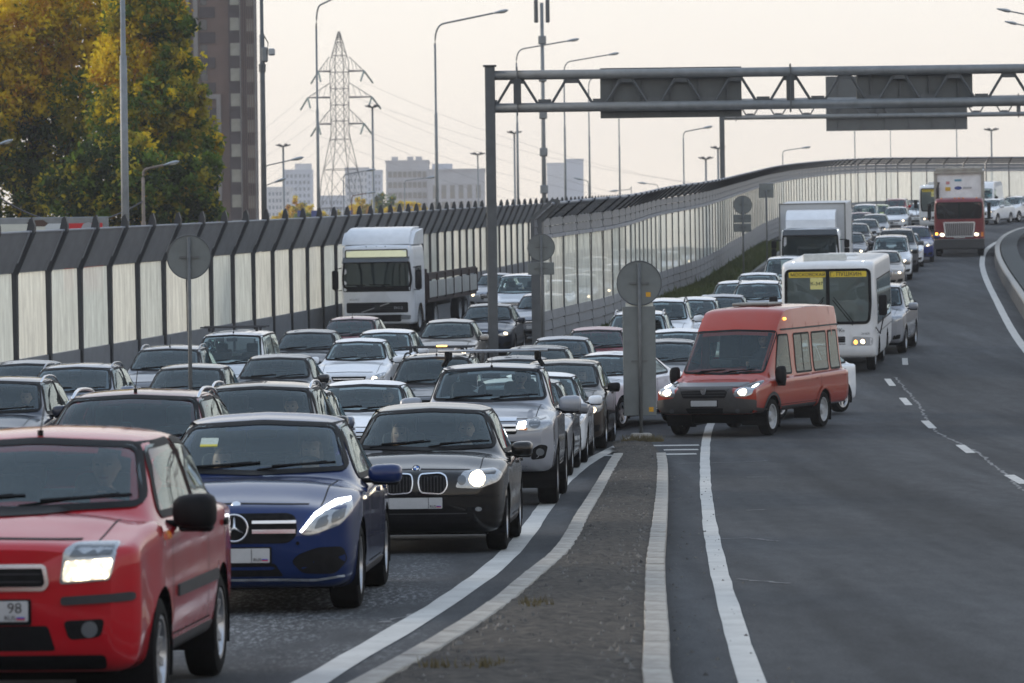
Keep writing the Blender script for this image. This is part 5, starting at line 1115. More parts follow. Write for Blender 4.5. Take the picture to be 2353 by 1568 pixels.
mm_rail = MB().tube([(-S2 / 2, -.50, 4.20), (S2 / 2, -.50, 4.20)], .05, 6).mesh('top_rail', LEDGE, True)
pb = smooth_line([(x, d) for d, x in MID if d >= 108] if MID[2][0] != 108 else MID, 2.0)
pb = smooth_line([(.75, 108.5)] + [(x, d) for d, x in MID if d >= 112], 2.0)
for i, (a, b) in enumerate(zip(pb, pb[1:])):
    Mx, Mp = frame_of(a, b, zr(a[1]), zr(b[1])); obj('post', mm_end if i == 0 else mm_post, wm, matx=Mp)
    for nm, me in [('glass_panel', mm_gl), ('ledge', mm_led), ('top_rail', mm_rail)] + (rows if i < 30 else far_): obj(nm, me, wm, matx=Mx)
# right-hand wall of the ramp
gw = tag(bpy.data.objects.new('guard_wall', None), 'low concrete guard wall with pale coping on the outer bend of the ramp', 'guard wall'); COL.objects.link(gw)
CONC = mat('wall_concrete', (.10, .098, .095), .85, noise=.3, nscale=1.2, bump=.3, bscale=20); COPE = mat('coping', (.34, .33, .31), .8, noise=.3, nscale=2); RIBS = mat('rib_dark', (.05, .062, .066), .7, noise=.3, nscale=2)
gm = MB().prism([(-.16, -.3), (.16, -.3), (.12, .45), (-.08, .45)], -1.24, 1.24, 'YZ').mesh('wall_block', CONC); gc = MB().bev((0, 0, .50), (2.49, .22, .10), .02, 1).mesh('coping', COPE)
gr_ = MB()
for k in range(8): gr_.box((-1.09 + .31 * k, -.55, .50), (.17, .75, .10))
grm = gr_.mesh('drain_ribs', RIBS); tag(gr_, None) if False else None
pb = smooth_line([(x + .72, d) for d, x in RE if 55 < d < 262], 2.5)
for a, b in zip(pb, pb[1:]):
    Mx, Mp = frame_of(a, b, zg(*a), zg(*b))
    for nm, me in (('wall_block', gm), ('coping', gc)): obj(nm, me, gw, matx=Mx)
    if a[1] > 120: tag(obj('drain_ribs', grm, gw, matx=Mx), kind='stuff')
# ------------------------------------------------------------------ gantries, signs, lamp posts
def gantry(d, px, ytop, ylow, x_end, signs, th, label, n_bay, posts=True):
    a = P(px, ylow, d); b = P(px, ytop, d); zl_, zu = a.z, b.z; x0 = a.x; gz = zg(x0, d); x1 = P(x_end, 500, d).x
    r = bpy.data.objects.new('sign_gantry', None); COL.objects.link(r); r.location = (x0, d, gz); tag(r, label, 'gantry'); zl_ -= gz; zu -= gz; W_ = x1 - x0; h = zu - zl_
    MB().bev((0, 0, zu / 2 + .06), (th * 1.05, th * 1.05, zu + .35), .02, 1).build('column', GALVD, r); MB().box((0, 0, zu + .25), (th * 1.4, th * 1.4, .03)).build('column_cap', GALVD, r)
    MB().bev((W_, 0, zu / 2 - 1.5), (th * 1.05, th * 1.05, zu + 3.4), .02, 1).build('column', GALVD, r)
    for z in (zl_, zu): MB().tube([(0, 0, z), (W_, 0, z)], th / 2, 14).build('chord_tube', GALV, r, smooth=True)
    bay = W_ / n_bay
    for k in range(n_bay):
        xa = bay * k
        for (p0, p1) in (((xa + .12 * bay, zl_ + .08), (xa + .5 * bay - .10 * bay, zu - .12)), ((xa + .5 * bay + .10 * bay, zu - .12), (xa + .88 * bay, zl_ + .08))):
            MB().tube([(p0[0], 0, p0[1]), (p1[0], 0, p1[1])], th * .16, 6).build('brace', GALVD, r)
        MB().box((xa + .5 * bay, 0, zu - th * .62), (.24 * bay, .05, th * .55)).build('gusset', GALVD, r); MB().box((xa if k else xa + .07 * bay, 0, zl_ + th * .60), (.24 * bay if k else .12 * bay, .05, th * .5)).build('gusset', GALVD, r)
    for k in range(0, n_bay, 5):
        MB().bev((bay * (k + .5), 0, (zl_ + zu) / 2), (th * .8, th * .6, h), .01, 1).build('splice_post', GALVD, r); MB().box((bay * (k + .5), -th * .1, (zl_ + zu) / 2), (.03, th * 1.1, h + th * 1.6)).build('splice_flange', GALVD, r)
    for sx0, sx1, sy0, sy1, nr in signs:
        A, B_ = P(sx0, sy1, d), P(sx1, sy0, d); c = ((A.x + B_.x) / 2 - x0, .28, (A.z + B_.z) / 2 - gz); ww, hh = B_.x - A.x, B_.z - A.z
        s = MB().bev(c, (ww, .05, hh), .01, 1).build('sign_panel', mat('sign_back', (.085, .095, .10), .45, .35, noise=.12, nscale=2), r)
        for j in range(nr): MB().box((c[0] - ww / 2 + ww * (j + .5) / nr, .20, c[2]), (.05, .08, hh * (.90 if j % 2 == 0 else .97))).build('sign_bracket', GALVD, s)
        MB().box((c[0], .245, c[2] + hh / 2 - .05), (ww, .03, .04)).build('sign_rail', GALVD, s)
    return r
gantry(100, 1126, 173, 248, 2760, [(1380, 1704, 150, 270, 5), (1970, 2236, 146, 248, 4)], .25, 'near grey tubular sign gantry with two sign backs across the road', 13)
gantry(205, 1658, 232, 270, 2700, [(1899, 2222, 170, 300, 6)], .25, 'far sign gantry whose single large sign shows below the near gantry', 16)
SIGNB = mat('sign_grey', (.15, .165, .165), .5, .3, noise=.12, nscale=4); POLE = mat('pole_grey', (.125, .13, .13), .6, .3, noise=.22, nscale=6); STICK = mat('orange_sticker', (.60, .30, .01), .5, noise=.25, nscale=60)
def round_sign(px, py, rad, d, label, plates=(), rect_=None, stickers=(), z_off=0.0):
    c = P(px, py, d); s = FPX / d; x, z0 = c.x, zg(c.x, d) + z_off; r = bpy.data.objects.new('road_sign', None); COL.objects.link(r); r.location = (x, d, z0); tag(r, label, 'road sign'); zc = c.z - z0; R = rad / s; tp = zc + R * .9 if rad else zc
    MB().tube([(0, -.02, 0), (0, -.02, tp)], .034, 10).build('pole', POLE, r, smooth=True)
    if rad:
        k = MB().revolve([(.03, 0), (.03, R * .97), (.02, R), (.035, R), (.05, R * .98), (.05, 0)], axis='Y', n=40).build('sign_disc', SIGNB, r, loc=(0, 0, zc), smooth=False)
        MB().box((0, .005, zc), (R * .9, .02, .035)).build('bracket', POLE, k, loc=(0, 0, -zc)); MB().tube([(R * math.cos(t), .025, zc + R * math.sin(t)) for t in (2 * math.pi * i / 40 for i in range(41))], .010, 5, cap=False).build('sign_rim', GALVD, k, loc=(0, 0, -zc))
    for x0, x1, y0, y1 in plates:
        A, B_ = P(x0, y1, d), P(x1, y0, d); MB().bev(((A.x + B_.x) / 2 - x, .04, (A.z + B_.z) / 2 - z0), (B_.x - A.x, .02, B_.z - A.z), .008, 1).build('sign_plate', SIGNB, r); MB().box(((A.x + B_.x) / 2 - x, .02, (A.z + B_.z) / 2 - z0), ((B_.x - A.x) * .5, .02, .03)).build('bracket', POLE, r)
    for x0, y0 in stickers:
        q = P(x0, y0, d); MB().box((q.x - x, .026, q.z - z0), (.085, .004, .085)).build('sticker', STICK, r)
    return r
tip = G(1470, 1022)
rs = round_sign(1468, 650, 51, tip.y, 'grey back of tall round sign over long plate on island tip', plates=[(1433, 1505, 703, 955)], stickers=[(1489, 676), (1496, 940)], z_off=.12)
MB().bev((0, 0, .02), (.40, .34, .16), .05, 2).build('concrete_foot', KERB, rs); A_ = P(1437, 704, tip.y); MB().box((0, .05, A_.z - rs.location.z + .02), (.50, .012, .10)).build('white_strip', mat('strip_white', (.55, .56, .5), .5), rs)
round_sign(434, 590, 50, 66, 'grey back of large round sign on thin pole among the queued cars')
round_sign(1243, 568, 31, 103, 'grey back of round sign with plate near end of glass wall', plates=[(1213, 1273, 602, 631)])
round_sign(1706, 470, 21, 147, 'small round sign back over two plates on the grass strip', plates=[(1686, 1725, 492, 511), (1686, 1725, 513, 532)])
round_sign(1760, 437, 0, 165, 'dark square sign back high on pole by bend of glass wall', plates=[(1744, 1777, 421, 454)])
LAMPM = mat('lamp_head', (.30, .33, .36), .35, .5, noise=.1); LAMPG = mat('lamp_glass', (.62, .62, .55), .2, coat=.5)
def bez(p0, p1, p2, n=10): return [Vector(p0) * (1 - t) ** 2 + Vector(p1) * 2 * t * (1 - t) + Vector(p2) * t * t for t in (i / n for i in range(n + 1))]
def lamp_post(px, ybot, ytop, arm, d, rad, label, corner=None, mtl=None, group='lamp posts beside the road', head=1.0, gz=None):
    b = P(px, ybot, d); x = b.x; z0 = zl(d) if gz is None else gz; r = bpy.data.objects.new('lamp_post', None); COL.objects.link(r); r.location = (x, d, z0 - .1); tag(r, label, 'lamp post', group)
    zt = P(px, ytop, d).z - z0; zk = zt * .72; MB().tube([(0, 0, 0), (0, 0, zk), (0, 0, zk + .02), (0, 0, zt)], [rad, rad * .82, rad * .6, rad * .55], 10).build('pole', mtl or GALV, r, smooth=True)
    if arm:
        e = P(arm[0], arm[1], d); ex, ez = e.x - x, e.z - z0; cz = ez - (ez - zt) * .42; kx = ex * .16
        pts = bez((0, 0, zt), (0, 0, zt + (ez - zt) * .62), (kx, 0, zt + (ez - zt) * .68), 8) + [Vector((kx + (ex - kx) * t, 0, zt + (ez - zt) * (.68 + .32 * t))) for t in (.3, .6, 1)]
        MB().tube(pts, rad * .45, 8).build('arm', mtl or GALV, r, smooth=True); a = math.atan2((ez - zt) * .32, ex - kx); s = math.copysign(1, ex)
        hl = .75 * head; dx, dz = math.cos(a) * 1, math.sin(a)
        k = MB().revolve([(0, .04), (.12, .08), (.40, .13), (.62, .12), (.75, .03), (.76, 0)], axis='X', n=12); k.v = [(q[0] * head, q[1] * head, q[2] * head * .65) for q in k.v]
        lo = k.build('lamp_head', LAMPM, r, smooth=True, loc=(ex, 0, ez), rot=(0, -a if ex > 0 else math.pi + -a, 0)) if ex > 0 else k.build('lamp_head', LAMPM, r, smooth=True, loc=(ex, 0, ez), rot=(0, math.pi - a, 0))
        g = MB().revolve([(.30, 0), (.34, .09), (.55, .10), (.66, .04), (.67, 0)], axis='X', n=10); g.v = [(q[0] * head, q[1] * head, q[2] * head * .5 - (.05 * head if ex > 0 else -.05 * head)) for q in g.v]; g.build('lamp_glass', LAMPG, lo, smooth=True)
    return r
lamp_post(288, 525, -160, None, 108, .125, 'thick grey lamp pole crossing the yellow tree')
p2_ = lamp_post(607, 515, -200, None, 128, .105, 'tall pole with camera box beside the brown tower block', mtl=GALVD)
q = P(606, 118, 128); rel = q - p2_.location
MB().bev((rel.x + .02, 0, rel.z - .1), (.22, .22, .5), .04, 1).build('equipment_box', GALV, p2_); MB().bev((rel.x + .26, -.05, rel.z - .02), (.22, .3, .22), .03, 1).build('camera', LAMPM, p2_); MB().tube([(rel.x - .1, 0, rel.z), (rel.x - .12, 0, rel.z + .35), (rel.x, 0, rel.z + .6)], .018, 5).build('cable', BLACK, p2_); MB().tube([(rel.x + .12, 0, rel.z), (rel.x + .14, 0, rel.z + .3), (rel.x, 0, rel.z + .55)], .018, 5).build('cable', BLACK, p2_); MB().revolve([(0, .11), (.25, .12), (.27, .1)], c=(0, 0, P(607, 165, 128).z - p2_.location.z), axis='Z', n=12).build('collar', GALVD, p2_)
lamp_post(732, 510, 60, (790, -22), 150, .075, 'grey lamp post curving out of frame beside the pylon')
lamp_post(1004, 478, 95, (1132, 25), 182, .095, 'tall lamp post with long arm left of near gantry column')
lamp_post(1190, 450, 140, (1300, 90), 215, .085, 'lamp post whose arm reaches just above the gantry corner')
lamp_post(1299, 445, 165, (1395, 122), 242, .085, 'lamp post with arm ending left of first sign back')
lamp_post(1355, 445, 200, (1440, 160), 268, .085, 'lamp post standing in front of the near gantry sign edge')
lamp_post(1424, 452, 240, (1500, 205), 295, .085, 'bare lower shaft of lamp post under first sign back')
lamp_post(1571, 425, 312, (1612, 291), 262, .085, 'short arm lamp post between the signs above glass wall', gz=6)
lamp_post(1798, 372, 352, (1840, 337), 300, .07, 'lamp just peeping over the crest of the glass wall', gz=8)
lamp_post(330, 525, 400, (375, 372), 132, .10, 'old concrete street lamp in front of the tree', mtl=mat('old_concrete', (.20, .165, .14), .85, noise=.3, nscale=5), head=.75)
lamp_post(-28, 525, 345, (-6, 325), 126, .06, 'street lamp head poking in at the left frame edge', head=.7)
lamp_post(609, 525, 395, (665, 362), 148, .05, 'low street lamp leaning out from the tall camera pole', head=.75)
lamp_post(612, 525, 430, (628, 414), 175, .045, 'lower street lamp behind the tall camera pole', head=.8)
lamp_post(790, 505, 410, (838, 388), 210, .06, 'dark street lamp in front of the pylon foot', head=.8)
lamp_post(808, 500, 455, (842, 440), 240, .06, 'rusty low lamp behind the pylon foot', mtl=mat('rusty_pole', (.16, .08, .05), .8, noise=.3), head=.8)
lamp_post(930, 490, 420, (978, 405), 260, .06, 'street lamp in front of the grey office block', head=.9)
lamp_post(1450, 440, 425, (1400, 436), 300, .06, 'low lamp bending left behind the dark wall crest', head=.9, gz=6); lamp_post(1352, 440, 425, (1318, 405), 290, .06, 'lamp bending left in front of the pale slab block', head=.9, gz=6); lamp_post(1512, 440, 430, (1465, 416), 300, .06, 'lamp bending left over the glass wall middle', head=.9, gz=6)
for y0, x0, yy in ((0, 2290, 12), (1, 2308, 42)): lamp_post(2470 + 10 * y0, 400, yy + 95, (x0, yy), 120 + 14 * y0, .05, 'upper lamp head reaching in at top right corner' if y0 == 0 else 'lower lamp head reaching in at top right corner', head=.62, gz=1.0)
def mast(px, ybot, ytop, d, rad, label, kind):
    x = P(px, (ybot + ytop) / 2, d).x; z0 = zl(d) if d < 320 else 0; r = bpy.data.objects.new('mast', None); COL.objects.link(r); r.location = (x, d, z0 - .1); tag(r, label, 'mast'); zt = P(px, ytop, d).z - z0
    MB().tube([(0, 0, 0), (0, 0, zt)], [rad, rad * .7], 8).build('pole', GALV, r, smooth=True)
    if kind == 'flood':
        w_ = 8 * d / FPX
        MB().revolve([(0, w_ * .5), (w_ * .15, w_ * 1.2), (w_ * .3, w_ * 1.2), (w_ * .4, w_ * .3)], c=(0, 0, zt - .1), axis='Z', n=12).build('crown_ring', GALVD, r)
        for k in range(6): a = k * math.pi / 3; MB().bev((w_ * 1.7 * math.cos(a), w_ * 1.7 * math.sin(a), zt + w_ * .25), (w_ * .9, w_ * .9, w_ * .35), .02, 1, rz=a, ry=-.35).build('floodlight', GALVD, r)
    else:
        for k in range(5): MB().bev((0, 0, zt * (.3 + .14 * k)), (rad * 3.2, rad * 3.2, .5), .04, 1).build('collar', GALV, r)
        for sx in (-1, 1): MB().bev((sx * .35, 0, zt - .5), (.25, .25, 1.4), .05, 1).build('aerial', GALVD, r)
mast(1247, 445, 2, 232, .15, 'tall telecom mast passing behind the gantry corner', 'tele')
for x, yt, d, l in ((651, 333, 420, 'left of the pylon beside the pale tower'), (856, 243, 400, 'right of the pylon'), (1182, 303, 450, 'behind the near gantry column'), (1098, 353, 600, 'above the low grey annexe'), (1622, 362, 420, 'left of the far gantry column'), (1650, 338, 430, 'just behind the far gantry column'), (2278, 297, 520, 'at the right above the far wall'), (1803, 440, 700, 'hidden low behind the bend')):
    if x != 1803: mast(x, yt + 130, yt, d, .16, 'floodlight mast ' + l, 'flood')
for x, l in ((1964, 'first'), (2046, 'second'), (2198, 'third')): mast(x, 360, 290, 275, .08, 'plain thin post, %s from the left under the far sign' % l, 'none') if False else lamp_post(x, 365, 290, None, 296, .07 if x != 2046 else .05, 'plain thin post, %s from the left under the far sign' % l, gz=10, group='posts under the far sign')
# ------------------------------------------------------------------ pylon and wires
LAT = mat('pylon_steel', (.05, .055, .06), .6, .4, noise=.2, nscale=.5); INS = mat('insulator', (.03, .10, .07), .3, coat=.5)
def pylon(px, d):
    s = FPX / d; top = P(px, 70, d); gx, gy = top.x, d; r = bpy.data.objects.new('transmission_tower', None); COL.objects.link(r); r.location = (gx, gy, 0); tag(r, 'lattice steel power pylon with three cross arms above the wall', 'pylon')
    zof = lambda y: P(px, y, d).z
    prof = [(0.0, 84 / s), (zof(413), 45 / s), (zof(306), 21 / s), (zof(143), 22 / s), (zof(72), 2 / s)]; rot = math.radians(24)
    def w_at(z):
        return interp([(a, b) for a, b in prof], z)
    def cnr(z, k):
        a = rot + math.pi / 4 + k * math.pi / 2; q = w_at(z) * 1.0; return (q * 1.08 * math.cos(a), q * 1.08 * math.sin(a), z)
    for k in range(4): MB().tube([cnr(z, k) for z, _ in prof], .09, 4).build('leg', LAT, r)
    zs = [0]; z = 0
    while z < prof[-1][0] - 1.5:
        z += max(1.6, w_at(z) * 1.75); zs.append(min(z, prof[-1][0] - .2))
    m = MB()
    for a, b in zip(zs, zs[1:]):
        for k in range(4):
            m.tube([cnr(a, k), cnr(b, (k + 1) % 4)], .055, 3, cap=False); m.tube([cnr(a, (k + 1) % 4), cnr(b, k)], .055, 3, cap=False); m.tube([cnr(b, k), cnr(b, (k + 1) % 4)], .07, 3, cap=False)
    tag(m.build('lattice', LAT, r), kind='stuff'); ends = []
    for y, x0, x1 in ((163, 731, 836), (223, 707, 854), (284, 731, 836)):
        zc = zof(y)
        for x in (x0, x1):
            e = P(x, y, d).x - gx; m = MB(); sg = math.copysign(1, e); wv = 25 / s * sg
            for dy in (-1.2, 1.2): m.tube([(wv * .9, dy, zc), (e, 0, zc)], .13, 4)
            m.tube([(wv * .9, 0, zc + 3.0), (e, 0, zc)], .08, 4)
            for t in (.3, .55, .8): m.tube([(wv * .9 + (e - wv * .9) * t, 0, zc), (wv * .9 + (e - wv * .9) * (t - .15), 0, zc + 3.0 * (1 - t + .15))], .05, 3)
            m.build('cross_arm', LAT, r); ends.append((e, zc))
            for sy in (-1, 1): MB().tube([(e, 0, zc), (e + sg * 1.7 if sy > 0 else e - sg * .6, sy * 3, zc - 2.3)], .20, 6).build('insulator', INS, r)
    return r, ends, Vector((gx, gy, 0))
pyl, ends, pbase = pylon(778, 800)
WIRE = mat('wire', (.09, .09, .09), .5)
def wire(a, b, sag, rad, label, n=24):
    pts = [Vector(a).lerp(Vector(b), i / n) - Vector((0, 0, sag * 4 * (i / n) * (1 - i / n))) for i in range(n + 1)]
    return tag(MB().tube(pts, rad, 4, cap=False).build('power_wire', WIRE), label, 'wire', 'power lines hung from the pylon')
nm_ = ['upper left', 'upper right', 'middle left', 'middle right', 'lower left', 'lower right']
for k, (e, zc) in enumerate(ends):
    q = Vector((pbase.x + e, 800, zc - 2.4))
    wire(q, P(2600, 330 + 28 * k, 900), 16, .022, 'thin power wire running right from the %s pylon arm' % nm_[k]); wire(q, P(-300, 640 + 26 * k, 640), 9, .02, 'thin power wire running left from the %s pylon arm' % nm_[k])
# ------------------------------------------------------------------ buildings
def facade(r, name, c, w_, d_, h_, m): return MB().box(c, (w_, d_, h_)).build(name, m, r)
def building(name, px0, px1, ytop, d, depth, label, mats_, rows=None, extra=None, base=0):
    a, b = P(px0, ytop, d), P(px1, ytop, d); w_ = b.x - a.x; h_ = a.z - base; r = bpy.data.objects.new(name, None); COL.objects.link(r); r.location = ((a.x + b.x) / 2, d, base); tag(r, label, 'building')
    MB().box((0, depth / 2, h_ / 2), (w_, depth, h_)).build('wall', mats_[0], r)
    MB().box((0, depth / 2, h_ + .3), (w_ + .5, depth + .5, .6)).build('parapet', mats_[0], r)
    if rows:
        nr, nc, z0, z1, mg, wf, hf = rows; ww = (w_ - 2 * mg) / nc; hh = (z1 - z0) / nr; me = MB().box((0, -.02, 0), (ww * wf, .16, hh * hf)).mesh('window', mats_[1])
        for i in range(nr):
            for j in range(nc): obj('window', me, r, loc=(-w_ / 2 + mg + ww * (j + .5), 0, h_ - z1 + hh * (i + .5) if False else h_ - z0 - hh * (i + .5)))
        meS = MB().box((0, -.06, 0), (w_, .16, hh * (1 - hf) * .5)).mesh('floor_band', mats_[0])
        for i in range(nr): obj('floor_band', meS, r, loc=(0, 0, h_ - z0 - hh * i))
    return r, w_, h_
PALE = mat('pale_wall', (.58, .58, .60), .8, noise=.08, nscale=.1); PALEB = mat('bluish_wall', (.50, .53, .60), .8, noise=.08, nscale=.1); WING = mat('far_glass', (.10, .13, .17), .3); ROSE = mat('rose_wall', (.42, .33, .31), .8, noise=.08, nscale=.1)
OFF = mat('office_wall', (.46, .45, .46), .8, noise=.1, nscale=.2); OFFW = mat('office_glass', (.10, .105, .11), .2, noise=.3, nscale=.3, col2=(.26, .21, .15))
r, w_, h_ = building('apartment_tower', 652, 716, 392, 1900, 14, 'pale stepped apartment tower left of the pylon', (PALEB, WING), (12, 6, 1, 40, .6, .55, .5))
MB().box((2.5, 6, h_ + 1.8), (8, 9, 3.6)).build('roof_house', PALE, r); MB().box((-w_ / 2 - 3.5, 7, h_ * .36), (7.5, 12, h_ * .72)).build('lower_wing', ROSE, r)
building('apartment_tower', 612, 668, 432, 1750, 14, 'low pale housing slab beside the brown tower', (PALE, WING), (8, 6, 1, 26, .6, .55, .5))
building('apartment_tower', 792, 846, 387, 1900, 14, 'pale tower with bluish front right of the pylon', (PALE, WING), (12, 6, 1, 40, .5, .5, .5)); building('apartment_tower', 842, 877, 393, 1850, 14, 'slim bluish tower beside the grey office block', (PALEB, WING), (12, 4, 1, 38, .5, .5, .5))
building('apartment_tower', 735, 790, 452, 1600, 14, 'low blue-grey blocks seen through the pylon legs', (PALEB, WING), (6, 6, 1, 18, .5, .5, .5))
r, w_, h_ = building('office_block', 886, 984, 372, 1350, 18, 'grey office block with rows of windows right of the pylon', (OFF, OFFW), (5, 8, 2.6, 21, .6, .8, .55))
for x in (-4.5, 1, 4): MB().box((x, 6, h_ + 1.1), (2.2, 3, 2.0)).build('roof_plant', OFF, r)
r, w_, h_ = building('office_annexe', 984, 1113, 392, 1330, 18, 'lower grey annexe with tall dark windows beside the gantry column', (OFF, OFFW), (2, 6, 4.5, 16, .8, .55, .8)); MB().box((-5, 6, h_ + 1.2), (7, 8, 2.6)).build('roof_house', PALEB, r)
building('slab_block', 1256, 1302, 376, 2200, 14, 'pale cream half of the distant slab block', (PALE, WING)); building('slab_block', 1300, 1340, 367, 2150, 14, 'blue-grey half of the distant slab block', (PALEB, WING))
# brown tower block
BR = mat('brown_render', (.12, .072, .056), .85, noise=.12, nscale=.6); BRD = mat('dark_brown', (.030, .018, .020), .8, noise=.15, nscale=.6); BEI = mat('beige_frame', (.20, .185, .175), .85, noise=.1, nscale=.6); LOG = mat('loggia_glass', (.17, .175, .15), .15, noise=.3, nscale=.5, coat=.3); DKW = mat('dark_window', (.015, .018, .024), .15)
tb = bpy.data.objects.new('tower_block', None); COL.objects.link(tb); D_ = 450; tl_ = P(400, 300, D_); tag(tb, 'tall brown apartment tower with stacked loggias behind the tree', 'building'); tb.location = (0, D_, 0)
X = lambda px: P(px, 260, D_).x
FL = 58 * D_ / FPX; ztop = 62
MB().box(((X(380) + X(530)) / 2, 6, ztop / 2), (X(530) - X(380), 12, ztop)).build('wall', BR, tb); MB().box(((X(528) + X(588)) / 2, 1.2, ztop / 2), (X(588) - X(528), 4, ztop)).build('corner_bay', BRD, tb)
me_l = MB().box((0, 0, 0), (X(553) - X(532), .25, FL * .50)).mesh('loggia_window', LOG); me_r = MB().box((0, 0, 0), (X(586) - X(570), .25, FL * .50)).mesh('loggia_window', LOG); me_d = MB().box((0, 0, 0), (X(477) - X(462), .2, FL * .42)).mesh('window', DKW); me_b = MB().box((0, 0, 0), (X(496) - X(461), .3, FL * .42)).mesh('spandrel', BRD)
for k in range(-2, 14):
    z = P(545, 300, D_).z + FL * k - FL * 4.93 + .4
    if 0 < z < ztop - 1: obj('loggia_window', me_l, tb, loc=((X(532) + X(553)) / 2, -.85, z)); obj('loggia_window', me_r, tb, loc=((X(570) + X(586)) / 2, -.85, z - .15)); obj('window', me_d, tb, loc=((X(463) + X(477)) / 2, -.05, z)); obj('spandrel', me_b, tb, loc=((X(461) + X(496)) / 2, -.12, z - FL * .5))
for px_ in (555, 559, 564, 569, 574, 579, 584, 588): MB().box((X(px_), -1.0, ztop / 2), (.09, .35, ztop)).build('fin', BEI if px_ in (555, 588) else BR, tb)
z0, z1 = P(490, 455, D_).z, P(490, 222, D_).z
MB().box((X(503), -.3, (z0 + z1) / 2), (X(508) - X(498), .6, z1 - z0)).build('pilaster', BEI, tb); MB().box(((X(455) + X(508)) / 2, -.3, z1), (X(508) - X(455), .55, .55)).build('cornice', BEI, tb); MB().box(((X(455) + X(508)) / 2, -.3, z0), (X(508) - X(455), .55, .55)).build('cornice', BEI, tb)
for a, b in ((430, 437), (447, 457)): MB().box((X((a + b) / 2), -.3, ztop - 9), (X(b) - X(a), .6, 42)).build('pilaster', BEI, tb)
# ------------------------------------------------------------------ trees
BARK = mat('bark', (.035, .028, .022), .95, noise=.4, nscale=4, bump=.8, bscale=12)
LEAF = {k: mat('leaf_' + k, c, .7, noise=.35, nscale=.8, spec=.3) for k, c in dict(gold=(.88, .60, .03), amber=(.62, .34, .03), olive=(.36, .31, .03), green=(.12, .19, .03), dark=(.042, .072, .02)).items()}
for m in LEAF.values():                                             # light comes through the leaves
    n = m.node_tree; b = n.nodes['Principled BSDF']; t = n.nodes.new('ShaderNodeBsdfTranslucent'); x = n.nodes.new('ShaderNodeMixShader'); x.inputs[0].default_value = .6
    n.links.new(b.inputs['Base Color'].links[0].from_socket, t.inputs[0]); n.links.new(b.outputs[0], x.inputs[1]); n.links.new(t.outputs[0], x.inputs[2]); n.links.new(x.outputs[0], n.nodes['Material Output'].inputs[0])
KEYS = list(LEAF)
def tree(name, label, blobs, d, n, size, trunk_px, z0=None, depth=1.0):
    s = FPX / d; base = P(trunk_px, 500, d); gz = zfar(base.x, d) if z0 is None else z0; r = bpy.data.objects.new(name, None); COL.objects.link(r); r.location = (base.x, d, gz - .15); tag(r, label, 'tree'); O = Vector(r.location)
    V = []; F = []; MI = []; C = [(P(x, y, d + (rng.random() - .5) * rad / s * depth), rad / s, pal) for x, y, rad, pal in blobs]; vol = sum(q[1] ** 2 for q in C)
    for c, R, pal in C:
        k = int(n * R * R / vol); ncl = max(4, int(k / 55))
        for _ in range(ncl):
            u = rng.normal(size=3); u /= np.linalg.norm(u); cc = np.array(c - O) + u * R * (.35 + .65 * rng.random() ** .5) * np.array([1, 1, .95]); cr_ = R * (.10 + .16 * rng.random()); key = KEYS.index(pal[int(rng.random() * len(pal))])
            p = cc + rng.normal(size=(55, 3)) * cr_ * .62; a = rng.normal(size=(55, 3)); a /= np.linalg.norm(a, axis=1)[:, None]; b = np.cross(a, rng.normal(size=(55, 3))); b /= np.linalg.norm(b, axis=1)[:, None]; q = size * (.6 + .7 * rng.random(55))[:, None]
            i0 = len(V); V += np.stack([p - a * q * .6, p + b * q * .32, p + a * q * .6, p - b * q * .32], 1).reshape(-1, 3).tolist(); F += [(i0 + 4 * j, i0 + 4 * j + 1, i0 + 4 * j + 2, i0 + 4 * j + 3) for j in range(55)]; MI += [key if rng.random() > .04 else int(rng.random() * 5) for j in range(55)]
    obj('crown', mesh('crown', V, F, mats=[LEAF[k] for k in KEYS], mi=MI), r)
    m = MB(); cz = np.mean([q[0].z for q in C]) - O.z; top = max(q[0].z for q in C) - O.z; tr = max(.10, .022 * top); m.tube([(0, 0, 0), (tr * .3, 0, top * .3), (-tr * .4, tr, top * .6), (0, 0, top * .9)], [tr, tr * .8, tr * .5, tr * .15], 9); m.build('trunk', BARK, r, smooth=True)
    for c, R, _ in C:
        q = c - O; st = Vector((0, 0, max(.8, q.z * .5))); mid = st.lerp(q, .5) + Vector(rng.normal(size=3)) * .25; MB().tube([st, mid, q, q + Vector((0, 0, R * .4))], [tr * .4, tr * .28, tr * .15, .02], 6).build('limb', BARK, r, smooth=True)
    return r
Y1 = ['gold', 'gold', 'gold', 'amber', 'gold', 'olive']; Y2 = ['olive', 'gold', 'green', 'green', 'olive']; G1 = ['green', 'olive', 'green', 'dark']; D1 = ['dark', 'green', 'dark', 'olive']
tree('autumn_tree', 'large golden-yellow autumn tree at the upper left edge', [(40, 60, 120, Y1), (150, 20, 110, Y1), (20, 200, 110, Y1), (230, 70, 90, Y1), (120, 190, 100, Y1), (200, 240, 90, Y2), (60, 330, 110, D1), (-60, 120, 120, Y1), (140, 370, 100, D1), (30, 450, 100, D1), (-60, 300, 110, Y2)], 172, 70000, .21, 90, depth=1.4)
tree('autumn_tree', 'tall olive and green tree against the brown tower', [(330, 40, 85, Y2), (390, 60, 60, G1), (300, 150, 90, Y1), (400, 150, 60, Y2), (370, 230, 80, Y2), (300, 280, 90, Y2), (425, 235, 55, Y2), (430, 310, 65, G1), (370, 340, 80, Y2), (460, 340, 50, Y2), (350, 20, 70, Y1)], 165, 62000, .20, 350, depth=1.4)
tree('autumn_tree', 'dark green lower tree just above the wall at left', [(250, 400, 90, D1), (330, 430, 85, G1), (400, 440, 80, D1), (440, 400, 65, G1), (455, 470, 60, D1), (170, 460, 80, D1), (290, 490, 80, D1), (380, 500, 70, D1), (310, 350, 50, Y2)], 158, 42000, .20, 300, depth=1.2)
